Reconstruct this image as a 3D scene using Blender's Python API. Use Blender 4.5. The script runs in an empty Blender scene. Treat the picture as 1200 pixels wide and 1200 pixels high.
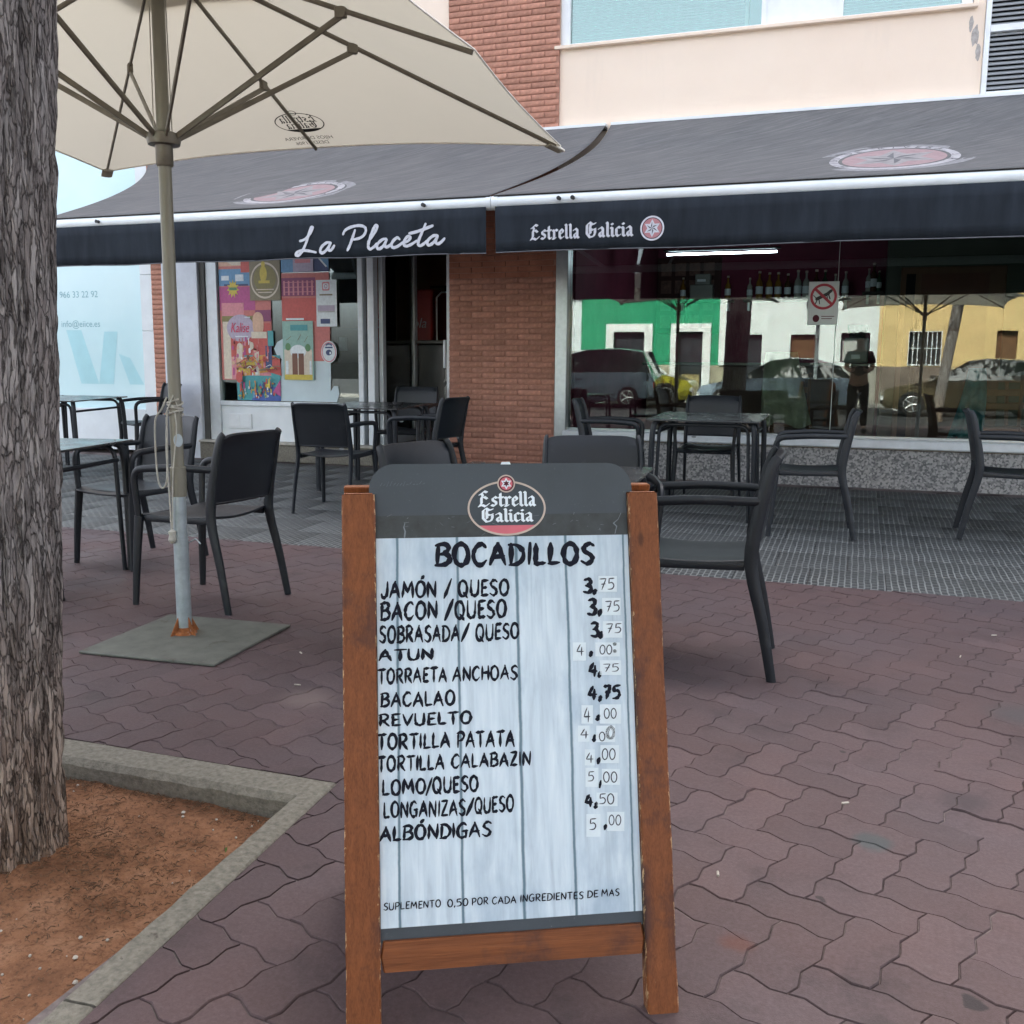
import bpy, bmesh, math, random
from math import sin, cos, pi, radians, atan2, hypot, sqrt
from mathutils import Vector, Matrix, noise
from mathutils.geometry import delaunay_2d_cdt
random.seed(7)
SC = bpy.context.scene
COL = SC.collection

# ------------------------------------------------------------------ camera
cam_d = bpy.data.cameras.new('camera'); cam = bpy.data.objects.new('camera', cam_d); COL.objects.link(cam)
YAW, PITCH, ROLL, FPX = .33716, .14882, .008045, 1144.65
fw = Vector((-sin(YAW)*cos(PITCH), cos(YAW)*cos(PITCH), -sin(PITCH)))
r0 = Vector((cos(YAW), sin(YAW), 0)); u0 = r0.cross(fw)
rt = r0*cos(ROLL) + u0*sin(ROLL); up = -r0*sin(ROLL) + u0*cos(ROLL)
cm = Matrix((rt, up, -fw)).transposed().to_4x4(); cm.translation = Vector((0, 0, 1.15))
cam.matrix_world = cm
cam_d.sensor_width = 36; cam_d.lens = FPX/1200*36; cam_d.clip_end = 300; cam_d.clip_start = .02
SC.camera = cam

# ------------------------------------------------------------------ world, sun, exposure
SUN_EL, SUN_AZ = radians(44), radians(-12)          # azimuth measured from +Y towards +X
w = bpy.data.worlds.new('World'); SC.world = w; w.use_nodes = True
nt = w.node_tree; bg = nt.nodes['Background']; sky = nt.nodes.new('ShaderNodeTexSky')
sky.sky_type = 'NISHITA'; sky.sun_disc = False; sky.sun_elevation = SUN_EL; sky.sun_rotation = SUN_AZ
sky.air_density = .55; sky.dust_density = 6.0; sky.ozone_density = .3; sky.altitude = 50
hz = nt.nodes.new('ShaderNodeHueSaturation'); hz.inputs['Saturation'].default_value = .42      # thin bright haze whitens the sky
nt.links.new(sky.outputs[0], hz.inputs['Color']); nt.links.new(hz.outputs[0], bg.inputs[0]); bg.inputs[1].default_value = .15
sd = bpy.data.lights.new('sun', 'SUN'); sd.energy = 2.4; sd.angle = radians(.5); sd.color = (1, .94, .84)
so = bpy.data.objects.new('sun', sd); COL.objects.link(so)
S = Vector((sin(SUN_AZ)*cos(SUN_EL), cos(SUN_AZ)*cos(SUN_EL), sin(SUN_EL)))
so.rotation_euler = S.to_track_quat('Z', 'Y').to_euler(); so.location = S*40
SC.view_settings.view_transform = 'Standard'; SC.view_settings.look = 'None'
SC.view_settings.exposure = 3.05; SC.view_settings.gamma = 1; SC.view_settings.use_curve_mapping = False
try:
    SC.cycles.max_bounces = 8; SC.cycles.transparent_max_bounces = 12; SC.cycles.use_denoising = True
except Exception: pass

# ------------------------------------------------------------------ materials
MATS = {}
def new_mat(name):
    m = bpy.data.materials.new(name); m.use_nodes = True
    nt = m.node_tree; return m, nt, nt.nodes['Principled BSDF']
def N(nt, t, **kw):
    n = nt.nodes.new(t)
    for k, v in kw.items():
        if k.startswith('i_'):
            key = k[2:]; key = int(key) if key.isdigit() else key.replace('_', ' ')
            n.inputs[key].default_value = v
        else: setattr(n, k, v)
    return n
def L(nt, a, b): nt.links.new(a, b)
def c4(c): return (c[0], c[1], c[2], 1)
def ramp(nt, fac, stops):
    r = nt.nodes.new('ShaderNodeValToRGB'); e = r.color_ramp.elements
    while len(e) < len(stops): e.new(.5)
    for i, (p, c) in enumerate(stops): e[i].position = p; e[i].color = c4(c)
    L(nt, fac, r.inputs[0]); return r.outputs[0]
def vecs(nt, scale=(1, 1, 1), coord='Object', rot=(0, 0, 0)):
    tc = N(nt, 'ShaderNodeTexCoord'); mp = N(nt, 'ShaderNodeMapping'); mp.inputs['Scale'].default_value = scale
    mp.inputs['Rotation'].default_value = rot
    if coord == 'World':
        g = N(nt, 'ShaderNodeNewGeometry'); L(nt, g.outputs['Position'], mp.inputs[0])
    else: L(nt, tc.outputs[coord], mp.inputs[0])
    return mp.outputs[0]
def noise_t(nt, vec, scale, detail=4, rough=.55, dist=0):
    n = N(nt, 'ShaderNodeTexNoise'); n.inputs['Scale'].default_value = scale; n.inputs['Detail'].default_value = detail
    n.inputs['Roughness'].default_value = rough; n.inputs['Distortion'].default_value = dist
    L(nt, vec, n.inputs['Vector']); return n.outputs[0]
def mixc(nt, fac, a, b, mode='MIX'):
    m = N(nt, 'ShaderNodeMix', data_type='RGBA', blend_type=mode)
    for s, v in ((m.inputs[0], fac), (m.inputs[6], a), (m.inputs[7], b)):
        if hasattr(v, 'links') or hasattr(v, 'is_linked'): L(nt, v, s)
        elif isinstance(v, (int, float)): s.default_value = v
        else: s.default_value = c4(v)
    return m.outputs[2]
def bump(nt, p, h, strength=.3, dist=.01, prev=None):
    b = N(nt, 'ShaderNodeBump'); b.inputs['Strength'].default_value = strength; b.inputs['Distance'].default_value = dist
    L(nt, h, b.inputs['Height'])
    if prev is not None: L(nt, prev, b.inputs['Normal'])
    L(nt, b.outputs[0], p.inputs['Normal']); return b.outputs[0]
def M(name, col, rough=.6, var=.15, scale=6, metal=0, bmp=0, bscale=60, rnd=0, spec=None, coord='Object', stretch=(1, 1, 1), bdist=.004, dirt=None, emit=None, coat=0):
    if name in MATS: return MATS[name]
    m, nt, p = new_mat(name)
    p.inputs['Roughness'].default_value = rough; p.inputs['Metallic'].default_value = metal
    if spec is None and rough >= .6: spec = .18
    if spec is not None: p.inputs['Specular IOR Level'].default_value = spec
    if coat: p.inputs['Coat Weight'].default_value = coat
    v = vecs(nt, stretch, coord)
    nz = noise_t(nt, v, scale, 6, .6)
    lo = [c*(1-var) for c in col]; hi = [min(c*(1+var), 1) for c in col]
    out = ramp(nt, nz, [(.3, lo), (.7, hi)])
    if rnd:
        oi = N(nt, 'ShaderNodeObjectInfo')
        mr = N(nt, 'ShaderNodeMapRange'); mr.inputs['To Min'].default_value = 1-rnd; mr.inputs['To Max'].default_value = 1+rnd
        L(nt, oi.outputs['Random'], mr.inputs[0])
        hs = N(nt, 'ShaderNodeHueSaturation'); L(nt, mr.outputs[0], hs.inputs['Value']); L(nt, out, hs.inputs['Color']); out = hs.outputs[0]
    if dirt:
        dn = noise_t(nt, v, dirt[0], 5, .65); f = ramp(nt, dn, [(dirt[1], (0, 0, 0)), (dirt[1]+.12, (1, 1, 1))])
        out = mixc(nt, f, out, dirt[2])
    L(nt, out, p.inputs['Base Color'])
    if bmp: bump(nt, p, noise_t(nt, v, bscale, 5, .6), bmp, bdist)
    if emit: p.inputs['Emission Color'].default_value = c4(emit[0]); p.inputs['Emission Strength'].default_value = emit[1]
    MATS[name] = m; return m

plastic = M('charcoal_plastic', (.008, .011, .015), .42, .12, 9, spec=.38, bmp=.12, bscale=300, dirt=(5, .60, (.030, .034, .038)))
plastic_tan = M('sunfaded_plastic', (.024, .025, .026), .45, .2, 5, bmp=.08, bscale=300)
def table_mat():
    m, nt, p = new_mat('dark_laminate'); v = vecs(nt)
    L(nt, ramp(nt, noise_t(nt, v, 14, 6), [(.3, (.030, .032, .033)), (.7, (.055, .058, .058))]), p.inputs['Base Color'])
    L(nt, ramp(nt, noise_t(nt, v, 5, 5), [(.3, (.14,)*3), (.7, (.32,)*3)]), p.inputs['Roughness']); return m
laminate = table_mat()
alu = M('brushed_aluminium', (.42, .45, .46), .35, .1, 20, metal=.7)
alu_pale = M('pale_aluminium', (.62, .66, .68), .45, .08, 12, metal=.1, dirt=(9, .66, (.3, .3, .28)))
white_frame = M('white_window_frame', (.74, .77, .78), .45, .05, 8)
steel_galv = M('galvanised_steel', (.36, .42, .44), .4, .18, 25, metal=.45, dirt=(14, .68, (.22, .13, .08)))
def peach_mat():
    m, nt, p = new_mat('peach_render'); v = vecs(nt, coord='World')
    a = ramp(nt, noise_t(nt, v, .9, 6, .6), [(.3, (.78, .64, .52)), (.7, (.83, .70, .58))])
    v2 = vecs(nt, (2.2, 2.2, .35), 'World')
    st = ramp(nt, noise_t(nt, v2, 2.4, 6, .65), [(.56, (0, 0, 0)), (.8, (.35, .35, .35))])
    L(nt, mixc(nt, st, a, (.66, .56, .48)), p.inputs['Base Color']); p.inputs['Roughness'].default_value = .9
    bump(nt, p, noise_t(nt, v, 110, 5, .6), .35, .004); return m
peach = peach_mat()
brick_m = M('red_brick', (.42, .21, .15), .85, .22, 30, rnd=.16, bmp=.5, bscale=90, dirt=(60, .66, (.42, .25, .18)))
brick_far = M('red_brick_field', (.35, .145, .09), .85, .3, 5, bmp=.5, bscale=90)
mortar = M('mortar', (.36, .19, .14), .95, .15, 40, bmp=.3, bscale=150)
def terrazzo_mat():
    m, nt, p = new_mat('terrazzo'); v = vecs(nt, coord='World')
    vo = N(nt, 'ShaderNodeTexVoronoi'); vo.inputs['Scale'].default_value = 60; L(nt, v, vo.inputs['Vector'])
    g = N(nt, 'ShaderNodeRGBToBW'); L(nt, vo.outputs['Color'], g.inputs[0])
    a = ramp(nt, g.outputs[0], [(.25, (.055, .058, .06)), (.45, (.2, .2, .195)), (.7, (.42, .41, .39))])
    L(nt, mixc(nt, .35, a, (.2, .2, .2)), p.inputs['Base Color']); p.inputs['Roughness'].default_value = .6
    return m
terrazzo = terrazzo_mat()
white_wall_m = M('whitewashed_plaster', (.62, .65, .70), .85, .08, 7, bmp=.3, bscale=80, dirt=(13, .68, (.42, .43, .46)))
white_door_m = M('white_painted_metal', (.70, .74, .75), .45, .05, 5, dirt=(11, .68, (.5, .52, .52)))
black_r = M('black_rubber', (.012, .012, .013), .5, .2, 20)
def glass_mat(name, refl, tint=(.80, .86, .84)):
    m = bpy.data.materials.new(name); m.use_nodes = True; nt = m.node_tree; nt.nodes.clear()
    o = N(nt, 'ShaderNodeOutputMaterial'); t = N(nt, 'ShaderNodeBsdfTransparent'); t.inputs[0].default_value = c4(tint)
    g = N(nt, 'ShaderNodeBsdfGlossy'); g.inputs['Roughness'].default_value = .0; g.inputs[0].default_value = (.93, 1, .97, 1)
    fr = N(nt, 'ShaderNodeFresnel'); fr.inputs[0].default_value = 1.5
    ad = N(nt, 'ShaderNodeMath', operation='MULTIPLY_ADD'); L(nt, fr.outputs[0], ad.inputs[0]); ad.inputs[1].default_value = 1.2; ad.inputs[2].default_value = refl; ad.use_clamp = True
    mx = N(nt, 'ShaderNodeMixShader'); L(nt, ad.outputs[0], mx.inputs[0]); L(nt, t.outputs[0], mx.inputs[1]); L(nt, g.outputs[0], mx.inputs[2]); L(nt, mx.outputs[0], o.inputs[0])
    return m
shop_glass = glass_mat('shop_window_glass', .012)
car_glass = M('car_glass', (.02, .028, .03), .05, .05, 3, coat=1)
def turquoise_mat():
    m, nt, p = new_mat('turquoise_frosted_glass'); v = vecs(nt, coord='World')
    L(nt, ramp(nt, noise_t(nt, v, .8, 3), [(.3, (.50, .72, .75)), (.7, (.60, .78, .80))]), p.inputs['Base Color'])
    p.inputs['Roughness'].default_value = .22; p.inputs['Coat Weight'].default_value = .6; p.inputs['Coat Roughness'].default_value = .03; return m
turq = turquoise_mat()
turq_d = M('turquoise_vinyl_letter', (.38, .64, .68), .3, .05, 3)
turq_t = M('grey_vinyl_text', (.22, .42, .46), .4, .05, 3)
def awning_mat():
    m, nt, p = new_mat('dusty_awning_cloth'); v = vecs(nt, (1, 1, 1), 'Object', (0, 0, radians(-38)))
    ms = N(nt, 'ShaderNodeMapping'); ms.inputs['Scale'].default_value = (.45, 9, 1); L(nt, v, ms.inputs[0])
    st = noise_t(nt, ms.outputs[0], 4.5, 8, .72, 1.2)
    a = ramp(nt, st, [(.28, (.080, .082, .086)), (.5, (.125, .127, .131)), (.74, (.21, .208, .21))])
    b = ramp(nt, noise_t(nt, v, 1.3, 4), [(.35, (0, 0, 0)), (.8, (.4, .4, .4))])
    L(nt, mixc(nt, b, a, (.175, .168, .166)), p.inputs['Base Color']); p.inputs['Roughness'].default_value = .9; p.inputs['Specular IOR Level'].default_value = .15
    tr = N(nt, 'ShaderNodeTexCoord')
    bump(nt, p, st, .35, .012); return m
awn_top = awning_mat()
valance_m = M('charcoal_valance_cloth', (.020, .026, .035), .8, .28, 4, bmp=.15, bscale=400, stretch=(3, 1, .6))
bar_m = M('white_enamel_bar', (.72, .77, .79), .35, .05, 6, dirt=(30, .72, (.45, .43, .38)))
def canopy_mat():
    m = bpy.data.materials.new('beige_canopy_cloth'); m.use_nodes = True; nt = m.node_tree; p = nt.nodes['Principled BSDF']; o = nt.nodes['Material Output']
    v = vecs(nt); col = ramp(nt, noise_t(nt, v, 2.5, 5), [(.3, (.48, .46, .41)), (.7, (.53, .51, .455))])
    L(nt, col, p.inputs['Base Color']); p.inputs['Roughness'].default_value = .9
    t = N(nt, 'ShaderNodeBsdfTranslucent'); t.inputs[0].default_value = (.37, .345, .285, 1)
    mx = N(nt, 'ShaderNodeMixShader'); mx.inputs[0].default_value = .62; L(nt, p.outputs[0], mx.inputs[1]); L(nt, t.outputs[0], mx.inputs[2]); L(nt, mx.outputs[0], o.inputs[0])
    bump(nt, p, noise_t(nt, v, 350, 3), .1, .002); return m
canopy_m = canopy_mat()
canopy_print = M('dark_print', (.03, .03, .03), .8, .1, 5)
canopy_trim = M('canopy_trim', (.72, .69, .62), .7, .08, 9)
rib_m = M('bronze_umbrella_metal', (.15, .135, .105), .42, .2, 14, metal=.35)
pole_m = M('beige_umbrella_pole', (.19, .18, .14), .45, .15, 16, metal=.25, stretch=(1, 1, .15), dirt=(22, .7, (.12, .09, .06)))
rope_m = M('grey_rope', (.42, .41, .36), .9, .15, 40, bmp=.6, bscale=350)
rust_m = M('rust', (.26, .095, .035), .9, .4, 40, bmp=.7, bscale=120, dirt=(30, .6, (.34, .37, .36)))
plate_m = M('weathered_steel_plate', (.125, .13, .113), .6, .22, 12, metal=.2, bmp=.35, bscale=130, dirt=(9, .62, (.075, .06, .045)))
def wood_mat(name='stained_pine', st=(15, 15, .5), edges=(0, .0600, .5340, .5905)):
    m, nt, p = new_mat(name); v = vecs(nt, st); v1 = vecs(nt)
    g = noise_t(nt, v, 7, 8, .68, .7)
    a = ramp(nt, g, [(.28, (.105, .032, .011)), (.5, (.175, .056, .019)), (.72, (.27, .092, .031))])
    a = mixc(nt, .4, a, ramp(nt, noise_t(nt, v, 34, 4, .6), [(.36, (.12, .038, .013)), (.64, (.25, .085, .028))]))
    wr = ramp(nt, noise_t(nt, v1, 7, 5, .65), [(.55, (0, 0, 0)), (.68, (.7, .7, .7))])
    a = mixc(nt, wr, a, (.055, .026, .022))
    sc = ramp(nt, noise_t(nt, vecs(nt, tuple(c*6 for c in st)), 2.0, 4, .6), [(.72, (0, 0, 0)), (.75, (.5, .5, .5))])
    a = mixc(nt, sc, a, (.40, .24, .13))
    vo = N(nt, 'ShaderNodeTexVoronoi'); vo.inputs['Scale'].default_value = 7.5; L(nt, vecs(nt, tuple(min(c, 2) for c in st)), vo.inputs['Vector'])
    kn = ramp(nt, vo.outputs[0], [(.05, (.8, .8, .8)), (.11, (0, 0, 0))]); a = mixc(nt, kn, a, (.06, .022, .010))
    if edges:      # knocked pale arrises of the posts
        tc = N(nt, 'ShaderNodeTexCoord'); sx = N(nt, 'ShaderNodeSeparateXYZ'); L(nt, tc.outputs['Object'], sx.inputs[0]); mn = None
        for e in edges:
            d = N(nt, 'ShaderNodeMath', operation='SUBTRACT'); L(nt, sx.outputs[0], d.inputs[0]); d.inputs[1].default_value = e
            ab = N(nt, 'ShaderNodeMath', operation='ABSOLUTE'); L(nt, d.outputs[0], ab.inputs[0])
            if mn is None: mn = ab.outputs[0]
            else: q = N(nt, 'ShaderNodeMath', operation='MINIMUM'); L(nt, mn, q.inputs[0]); L(nt, ab.outputs[0], q.inputs[1]); mn = q.outputs[0]
        nz = noise_t(nt, vecs(nt, (30, 30, 9)), 5, 6, .7); th = N(nt, 'ShaderNodeMapRange'); th.inputs['From Min'].default_value = .5; th.inputs['From Max'].default_value = .68; th.inputs['To Min'].default_value = -.001; th.inputs['To Max'].default_value = .0042; L(nt, nz, th.inputs[0])
        lt_ = N(nt, 'ShaderNodeMath', operation='LESS_THAN'); L(nt, mn, lt_.inputs[0]); L(nt, th.outputs[0], lt_.inputs[1])
        a = mixc(nt, lt_.outputs[0], a, (.46, .30, .16))
        dk = N(nt, 'ShaderNodeMapRange'); dk.inputs['From Min'].default_value = .0; dk.inputs['From Max'].default_value = .02; dk.inputs['To Min'].default_value = .9; dk.inputs['To Max'].default_value = 0; L(nt, mn, dk.inputs[0])
        dn = ramp(nt, noise_t(nt, v1, 4.5, 4, .6), [(.5, (0, 0, 0)), (.62, (1, 1, 1))]); dm = N(nt, 'ShaderNodeMath', operation='MULTIPLY'); L(nt, dk.outputs[0], dm.inputs[0]); L(nt, dn, dm.inputs[1])
        mm = N(nt, 'ShaderNodeMath', operation='SUBTRACT', use_clamp=True); L(nt, dm.outputs[0], mm.inputs[0]); L(nt, lt_.outputs[0], mm.inputs[1]); a = mixc(nt, mm.outputs[0], a, (.035, .022, .024))
    L(nt, a, p.inputs['Base Color']); p.inputs['Roughness'].default_value = .45; p.inputs['Specular IOR Level'].default_value = .25
    bump(nt, p, g, .3, .003); return m
wood_x = wood_mat('stained_pine_crosswise', (.5, 15, 15), None)
wood = wood_mat()
raw_wood = M('bare_pine', (.50, .32, .17), .7, .2, 60)
def board_mat():
    m, nt, p = new_mat('slate_grey_board'); v = vecs(nt)
    a = ramp(nt, noise_t(nt, v, 7, 6), [(.3, (.034, .045, .056)), (.7, (.046, .060, .074))])
    sp = ramp(nt, noise_t(nt, v, 190, 3, .7), [(.66, (0, 0, 0)), (.72, (.5, .5, .5))])
    L(nt, mixc(nt, sp, a, (.12, .14, .15)), p.inputs['Base Color']); p.inputs['Roughness'].default_value = .38; return m
board_m = board_mat()
board_film = M('scuffed_dark_film', (.030, .037, .040), .5, .35, 30, bmp=.2, bscale=200, dirt=(170, .68, (.16, .18, .18)))
board_core = M('pale_board_edge', (.35, .33, .30), .8, .1, 20)
def poster_mat():   # printed picture of white painted boards, flat print
    m, nt, p = new_mat('printed_white_boards'); tc = N(nt, 'ShaderNodeTexCoord')
    v = vecs(nt, (26, 1, 2.4)); v2 = vecs(nt, (1, 1, .45)); v3 = vecs(nt, (90, 1, 2))
    a = ramp(nt, noise_t(nt, v, 2.0, 8, .62, .4), [(.28, (.41, .50, .58)), (.5, (.55, .655, .735)), (.72, (.68, .77, .83))])
    cl = ramp(nt, noise_t(nt, v2, 7, 6, .65), [(.50, (0, 0, 0)), (.68, (.7, .7, .7))])
    a = mixc(nt, cl, a, (.30, .41, .52))
    fl = ramp(nt, noise_t(nt, v3, 1.6, 5, .7), [(.60, (0, 0, 0)), (.74, (.5, .5, .5))])
    a = mixc(nt, fl, a, (.26, .37, .46))
    sx = N(nt, 'ShaderNodeSeparateXYZ'); L(nt, tc.outputs['Object'], sx.inputs[0])
    wob = noise_t(nt, vecs(nt, (1, 1, 1)), 9, 5, .7)
    wo = N(nt, 'ShaderNodeMath', operation='MULTIPLY_ADD'); L(nt, wob, wo.inputs[0]); wo.inputs[1].default_value = .006; wo.inputs[2].default_value = -.003
    for k, (xs, tilt, wd) in enumerate(((.0990, .0076, .0036), (.2113, .0047, .0038), (.3220, .0038, .0044), (.4168, .002, .0038), (.5235, .0062, .0030))):
        z = N(nt, 'ShaderNodeMath', operation='MULTIPLY_ADD'); L(nt, sx.outputs[2], z.inputs[0]); z.inputs[1].default_value = tilt; z.inputs[2].default_value = xs-.0076*.8
        d = N(nt, 'ShaderNodeMath', operation='SUBTRACT'); L(nt, sx.outputs[0], d.inputs[0]); L(nt, z.outputs[0], d.inputs[1])
        d2 = N(nt, 'ShaderNodeMath', operation='ADD'); L(nt, d.outputs[0], d2.inputs[0]); L(nt, wo.outputs[0], d2.inputs[1])
        ab = N(nt, 'ShaderNodeMath', operation='ABSOLUTE'); L(nt, d2.outputs[0], ab.inputs[0])
        mr = N(nt, 'ShaderNodeMapRange', interpolation_type='SMOOTHSTEP'); mr.inputs['From Min'].default_value = wd*.25; mr.inputs['From Max'].default_value = wd
        mr.inputs['To Min'].default_value = .93; mr.inputs['To Max'].default_value = 0; L(nt, ab.outputs[0], mr.inputs[0])
        a = mixc(nt, mr.outputs[0], a, (.075, .15, .20))
    L(nt, a, p.inputs['Base Color']); p.inputs['Roughness'].default_value = .33
    return m
poster_m = poster_mat()
ink = M('black_print_ink', (.007, .009, .018), .6, .3, 60, spec=.15)
pen_ink = M('marker_ink', (.03, .035, .055), .5, .2, 60)
white_ink = M('white_print', (.72, .80, .86), .5, .06, 30)
cloth_ink = M('white_cloth_print', (.60, .62, .68), .8, .12, 60)
gold_ink = M('pale_gold_print', (.50, .42, .36), .45, .1, 30)
pink_ink = M('pink_red_print', (.58, .13, .17), .5, .08, 20)
pinkd_ink = M('faded_pink_print', (.46, .22, .24), .85, .1, 20)
pale_faded = M('faded_white_print', (.40, .39, .41), .85, .2, 30)
dark_faded = M('faded_dark_print', (.10, .10, .12), .85, .1, 20)
maroon_ink = M('maroon_print', (.10, .018, .03), .6, .1, 30)
sticker_m = M('white_sticker_paper', (.68, .77, .82), .55, .05, 60)
def paver_mat():
    m, nt, p = new_mat('dusty_red_concrete'); v = vecs(nt, coord='World')
    oi = N(nt, 'ShaderNodeObjectInfo')
    a = ramp(nt, noise_t(nt, v, 95, 7, .85), [(.36, (.038, .027, .030)), (.5, (.078, .057, .063)), (.66, (.135, .104, .110))])
    b = ramp(nt, noise_t(nt, v, 1.1, 6, .6), [(.35, (0, 0, 0)), (.7, (1, 1, 1))])
    a = mixc(nt, .6, a, mixc(nt, b, (.112, .068, .064), (.086, .070, .076)))
    st = ramp(nt, noise_t(nt, v, 4.3, 7, .7), [(.54, (0, 0, 0)), (.72, (.6, .6, .6))])
    a = mixc(nt, st, a, (.040, .031, .033))
    pl = ramp(nt, noise_t(nt, v, 17, 6, .75), [(.60, (0, 0, 0)), (.74, (.35, .35, .35))])
    a = mixc(nt, pl, a, (.135, .11, .11))
    wn = N(nt, 'ShaderNodeTexNoise'); wn.inputs['Scale'].default_value = 22; wn.inputs['Detail'].default_value = 5; L(nt, v, wn.inputs['Vector'])
    wa = N(nt, 'ShaderNodeVectorMath', operation='MULTIPLY_ADD'); L(nt, wn.outputs[1], wa.inputs[0]); wa.inputs[1].default_value = (.05, .05, 0); L(nt, v, wa.inputs[2])
    # old spills and trodden gum, each at its own place
    for (x, y, r, soft, col, am) in ((.095, 2.42, .060, .5, (.058, .070, .072), .8), (.265, 1.835, .026, .6, (.030, .026, .028), .85), (-.012, 2.10, .014, .5, (.028, .022, .024), .8), (-.165, 1.87, .045, .3, (.12, .045, .032), .6), (.58, 3.54, .16, .2, (.055, .058, .062), .6), (.10, 1.70, .05, .3, (.045, .036, .038), .5), (-1.05, 2.75, .02, .5, (.03, .025, .026), .7), (.33, 2.75, .10, .2, (.05, .042, .046), .6), (-1.75, 2.85, .14, .2, (.17, .13, .12), .6), (-.95, 1.15, .06, .3, (.045, .035, .038), .6), (.02, 3.0, .013, .5, (.03, .024, .026), .8), (.42, 2.15, .012, .5, (.03, .024, .026), .8)):
        sb = N(nt, 'ShaderNodeVectorMath', operation='DISTANCE'); L(nt, wa.outputs[0], sb.inputs[0]); sb.inputs[1].default_value = (x+.025, y+.025, 0)
        ms = N(nt, 'ShaderNodeMapRange', interpolation_type='SMOOTHSTEP'); ms.inputs['From Min'].default_value = r*soft; ms.inputs['From Max'].default_value = r; ms.inputs['To Min'].default_value = am; ms.inputs['To Max'].default_value = 0; L(nt, sb.outputs['Value'], ms.inputs[0])
        a = mixc(nt, ms.outputs[0], a, col)
    mr = N(nt, 'ShaderNodeMapRange'); mr.inputs['To Min'].default_value = .88; mr.inputs['To Max'].default_value = 1.12; L(nt, oi.outputs['Random'], mr.inputs[0])
    p.inputs['Specular IOR Level'].default_value = .22
    hs = N(nt, 'ShaderNodeHueSaturation'); L(nt, mr.outputs[0], hs.inputs['Value']); L(nt, a, hs.inputs['Color'])
    L(nt, hs.outputs[0], p.inputs['Base Color']); L(nt, ramp(nt, noise_t(nt, v, 2.1, 5), [(.3, (.5,)*3), (.7, (.8,)*3)]), p.inputs['Roughness'])
    b1 = bump(nt, p, noise_t(nt, v, 320, 4, .7), .45, .002); bump(nt, p, noise_t(nt, v, 30, 5, .6), .12, .003, b1); return m
paver_m = paver_mat()
joint_m = M('sandy_joint', (.15, .125, .12), .95, .3, 35, bmp=.5, bscale=120, coord='World', dirt=(3.5, .54, (.05, .040, .039)))
def tile_mat():
    m, nt, p = new_mat('ribbed_grey_paving'); v = vecs(nt, (1, 1, 1), 'World', (0, 0, radians(90)))
    br = N(nt, 'ShaderNodeTexBrick'); br.offset = .5; br.inputs['Scale'].default_value = 1
    br.inputs['Brick Width'].default_value = .062; br.inputs['Row Height'].default_value = .034; br.inputs['Mortar Size'].default_value = .0045; br.inputs['Mortar Smooth'].default_value = .3
    br.inputs['Color1'].default_value = (.036, .039, .040, 1); br.inputs['Color2'].default_value = (.056, .060, .060, 1); br.inputs['Mortar'].default_value = (.19, .20, .195, 1)
    wb = noise_t(nt, v, 5, 3); va = N(nt, 'ShaderNodeVectorMath', operation='MULTIPLY_ADD')
    cx = N(nt, 'ShaderNodeCombineXYZ'); L(nt, wb, cx.inputs[0]); L(nt, wb, cx.inputs[1])
    L(nt, cx.outputs[0], va.inputs[0]); va.inputs[1].default_value = (.02, .02, 0); L(nt, v, va.inputs[2]); L(nt, va.outputs[0], br.inputs['Vector'])
    vw = vecs(nt, coord='World')
    a = mixc(nt, ramp(nt, noise_t(nt, vw, 1.6, 6), [(.35, (0, 0, 0)), (.7, (.55, .55, .55))]), br.outputs[0], (.075, .08, .08))
    a = mixc(nt, ramp(nt, noise_t(nt, vw, 60, 4, .7), [(.5, (0, 0, 0)), (.75, (.5, .5, .5))]), a, (.035, .035, .035))
    oi = N(nt, 'ShaderNodeObjectInfo'); mr = N(nt, 'ShaderNodeMapRange'); mr.inputs['To Min'].default_value = .9; mr.inputs['To Max'].default_value = 1.1; L(nt, oi.outputs['Random'], mr.inputs[0])
    hs = N(nt, 'ShaderNodeHueSaturation'); L(nt, mr.outputs[0], hs.inputs['Value']); L(nt, a, hs.inputs['Color'])
    L(nt, hs.outputs[0], p.inputs['Base Color']); p.inputs['Roughness'].default_value = .62; p.inputs['Specular IOR Level'].default_value = .25
    bump(nt, p, br.outputs[1], .6, -.004); return m
tile_m = tile_mat()
kerb_m = M('weathered_concrete', (.185, .172, .142), .9, .32, 60, bmp=.8, bscale=130, dirt=(30, .60, (.085, .075, .06)), coord='World', bdist=.006)
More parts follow.
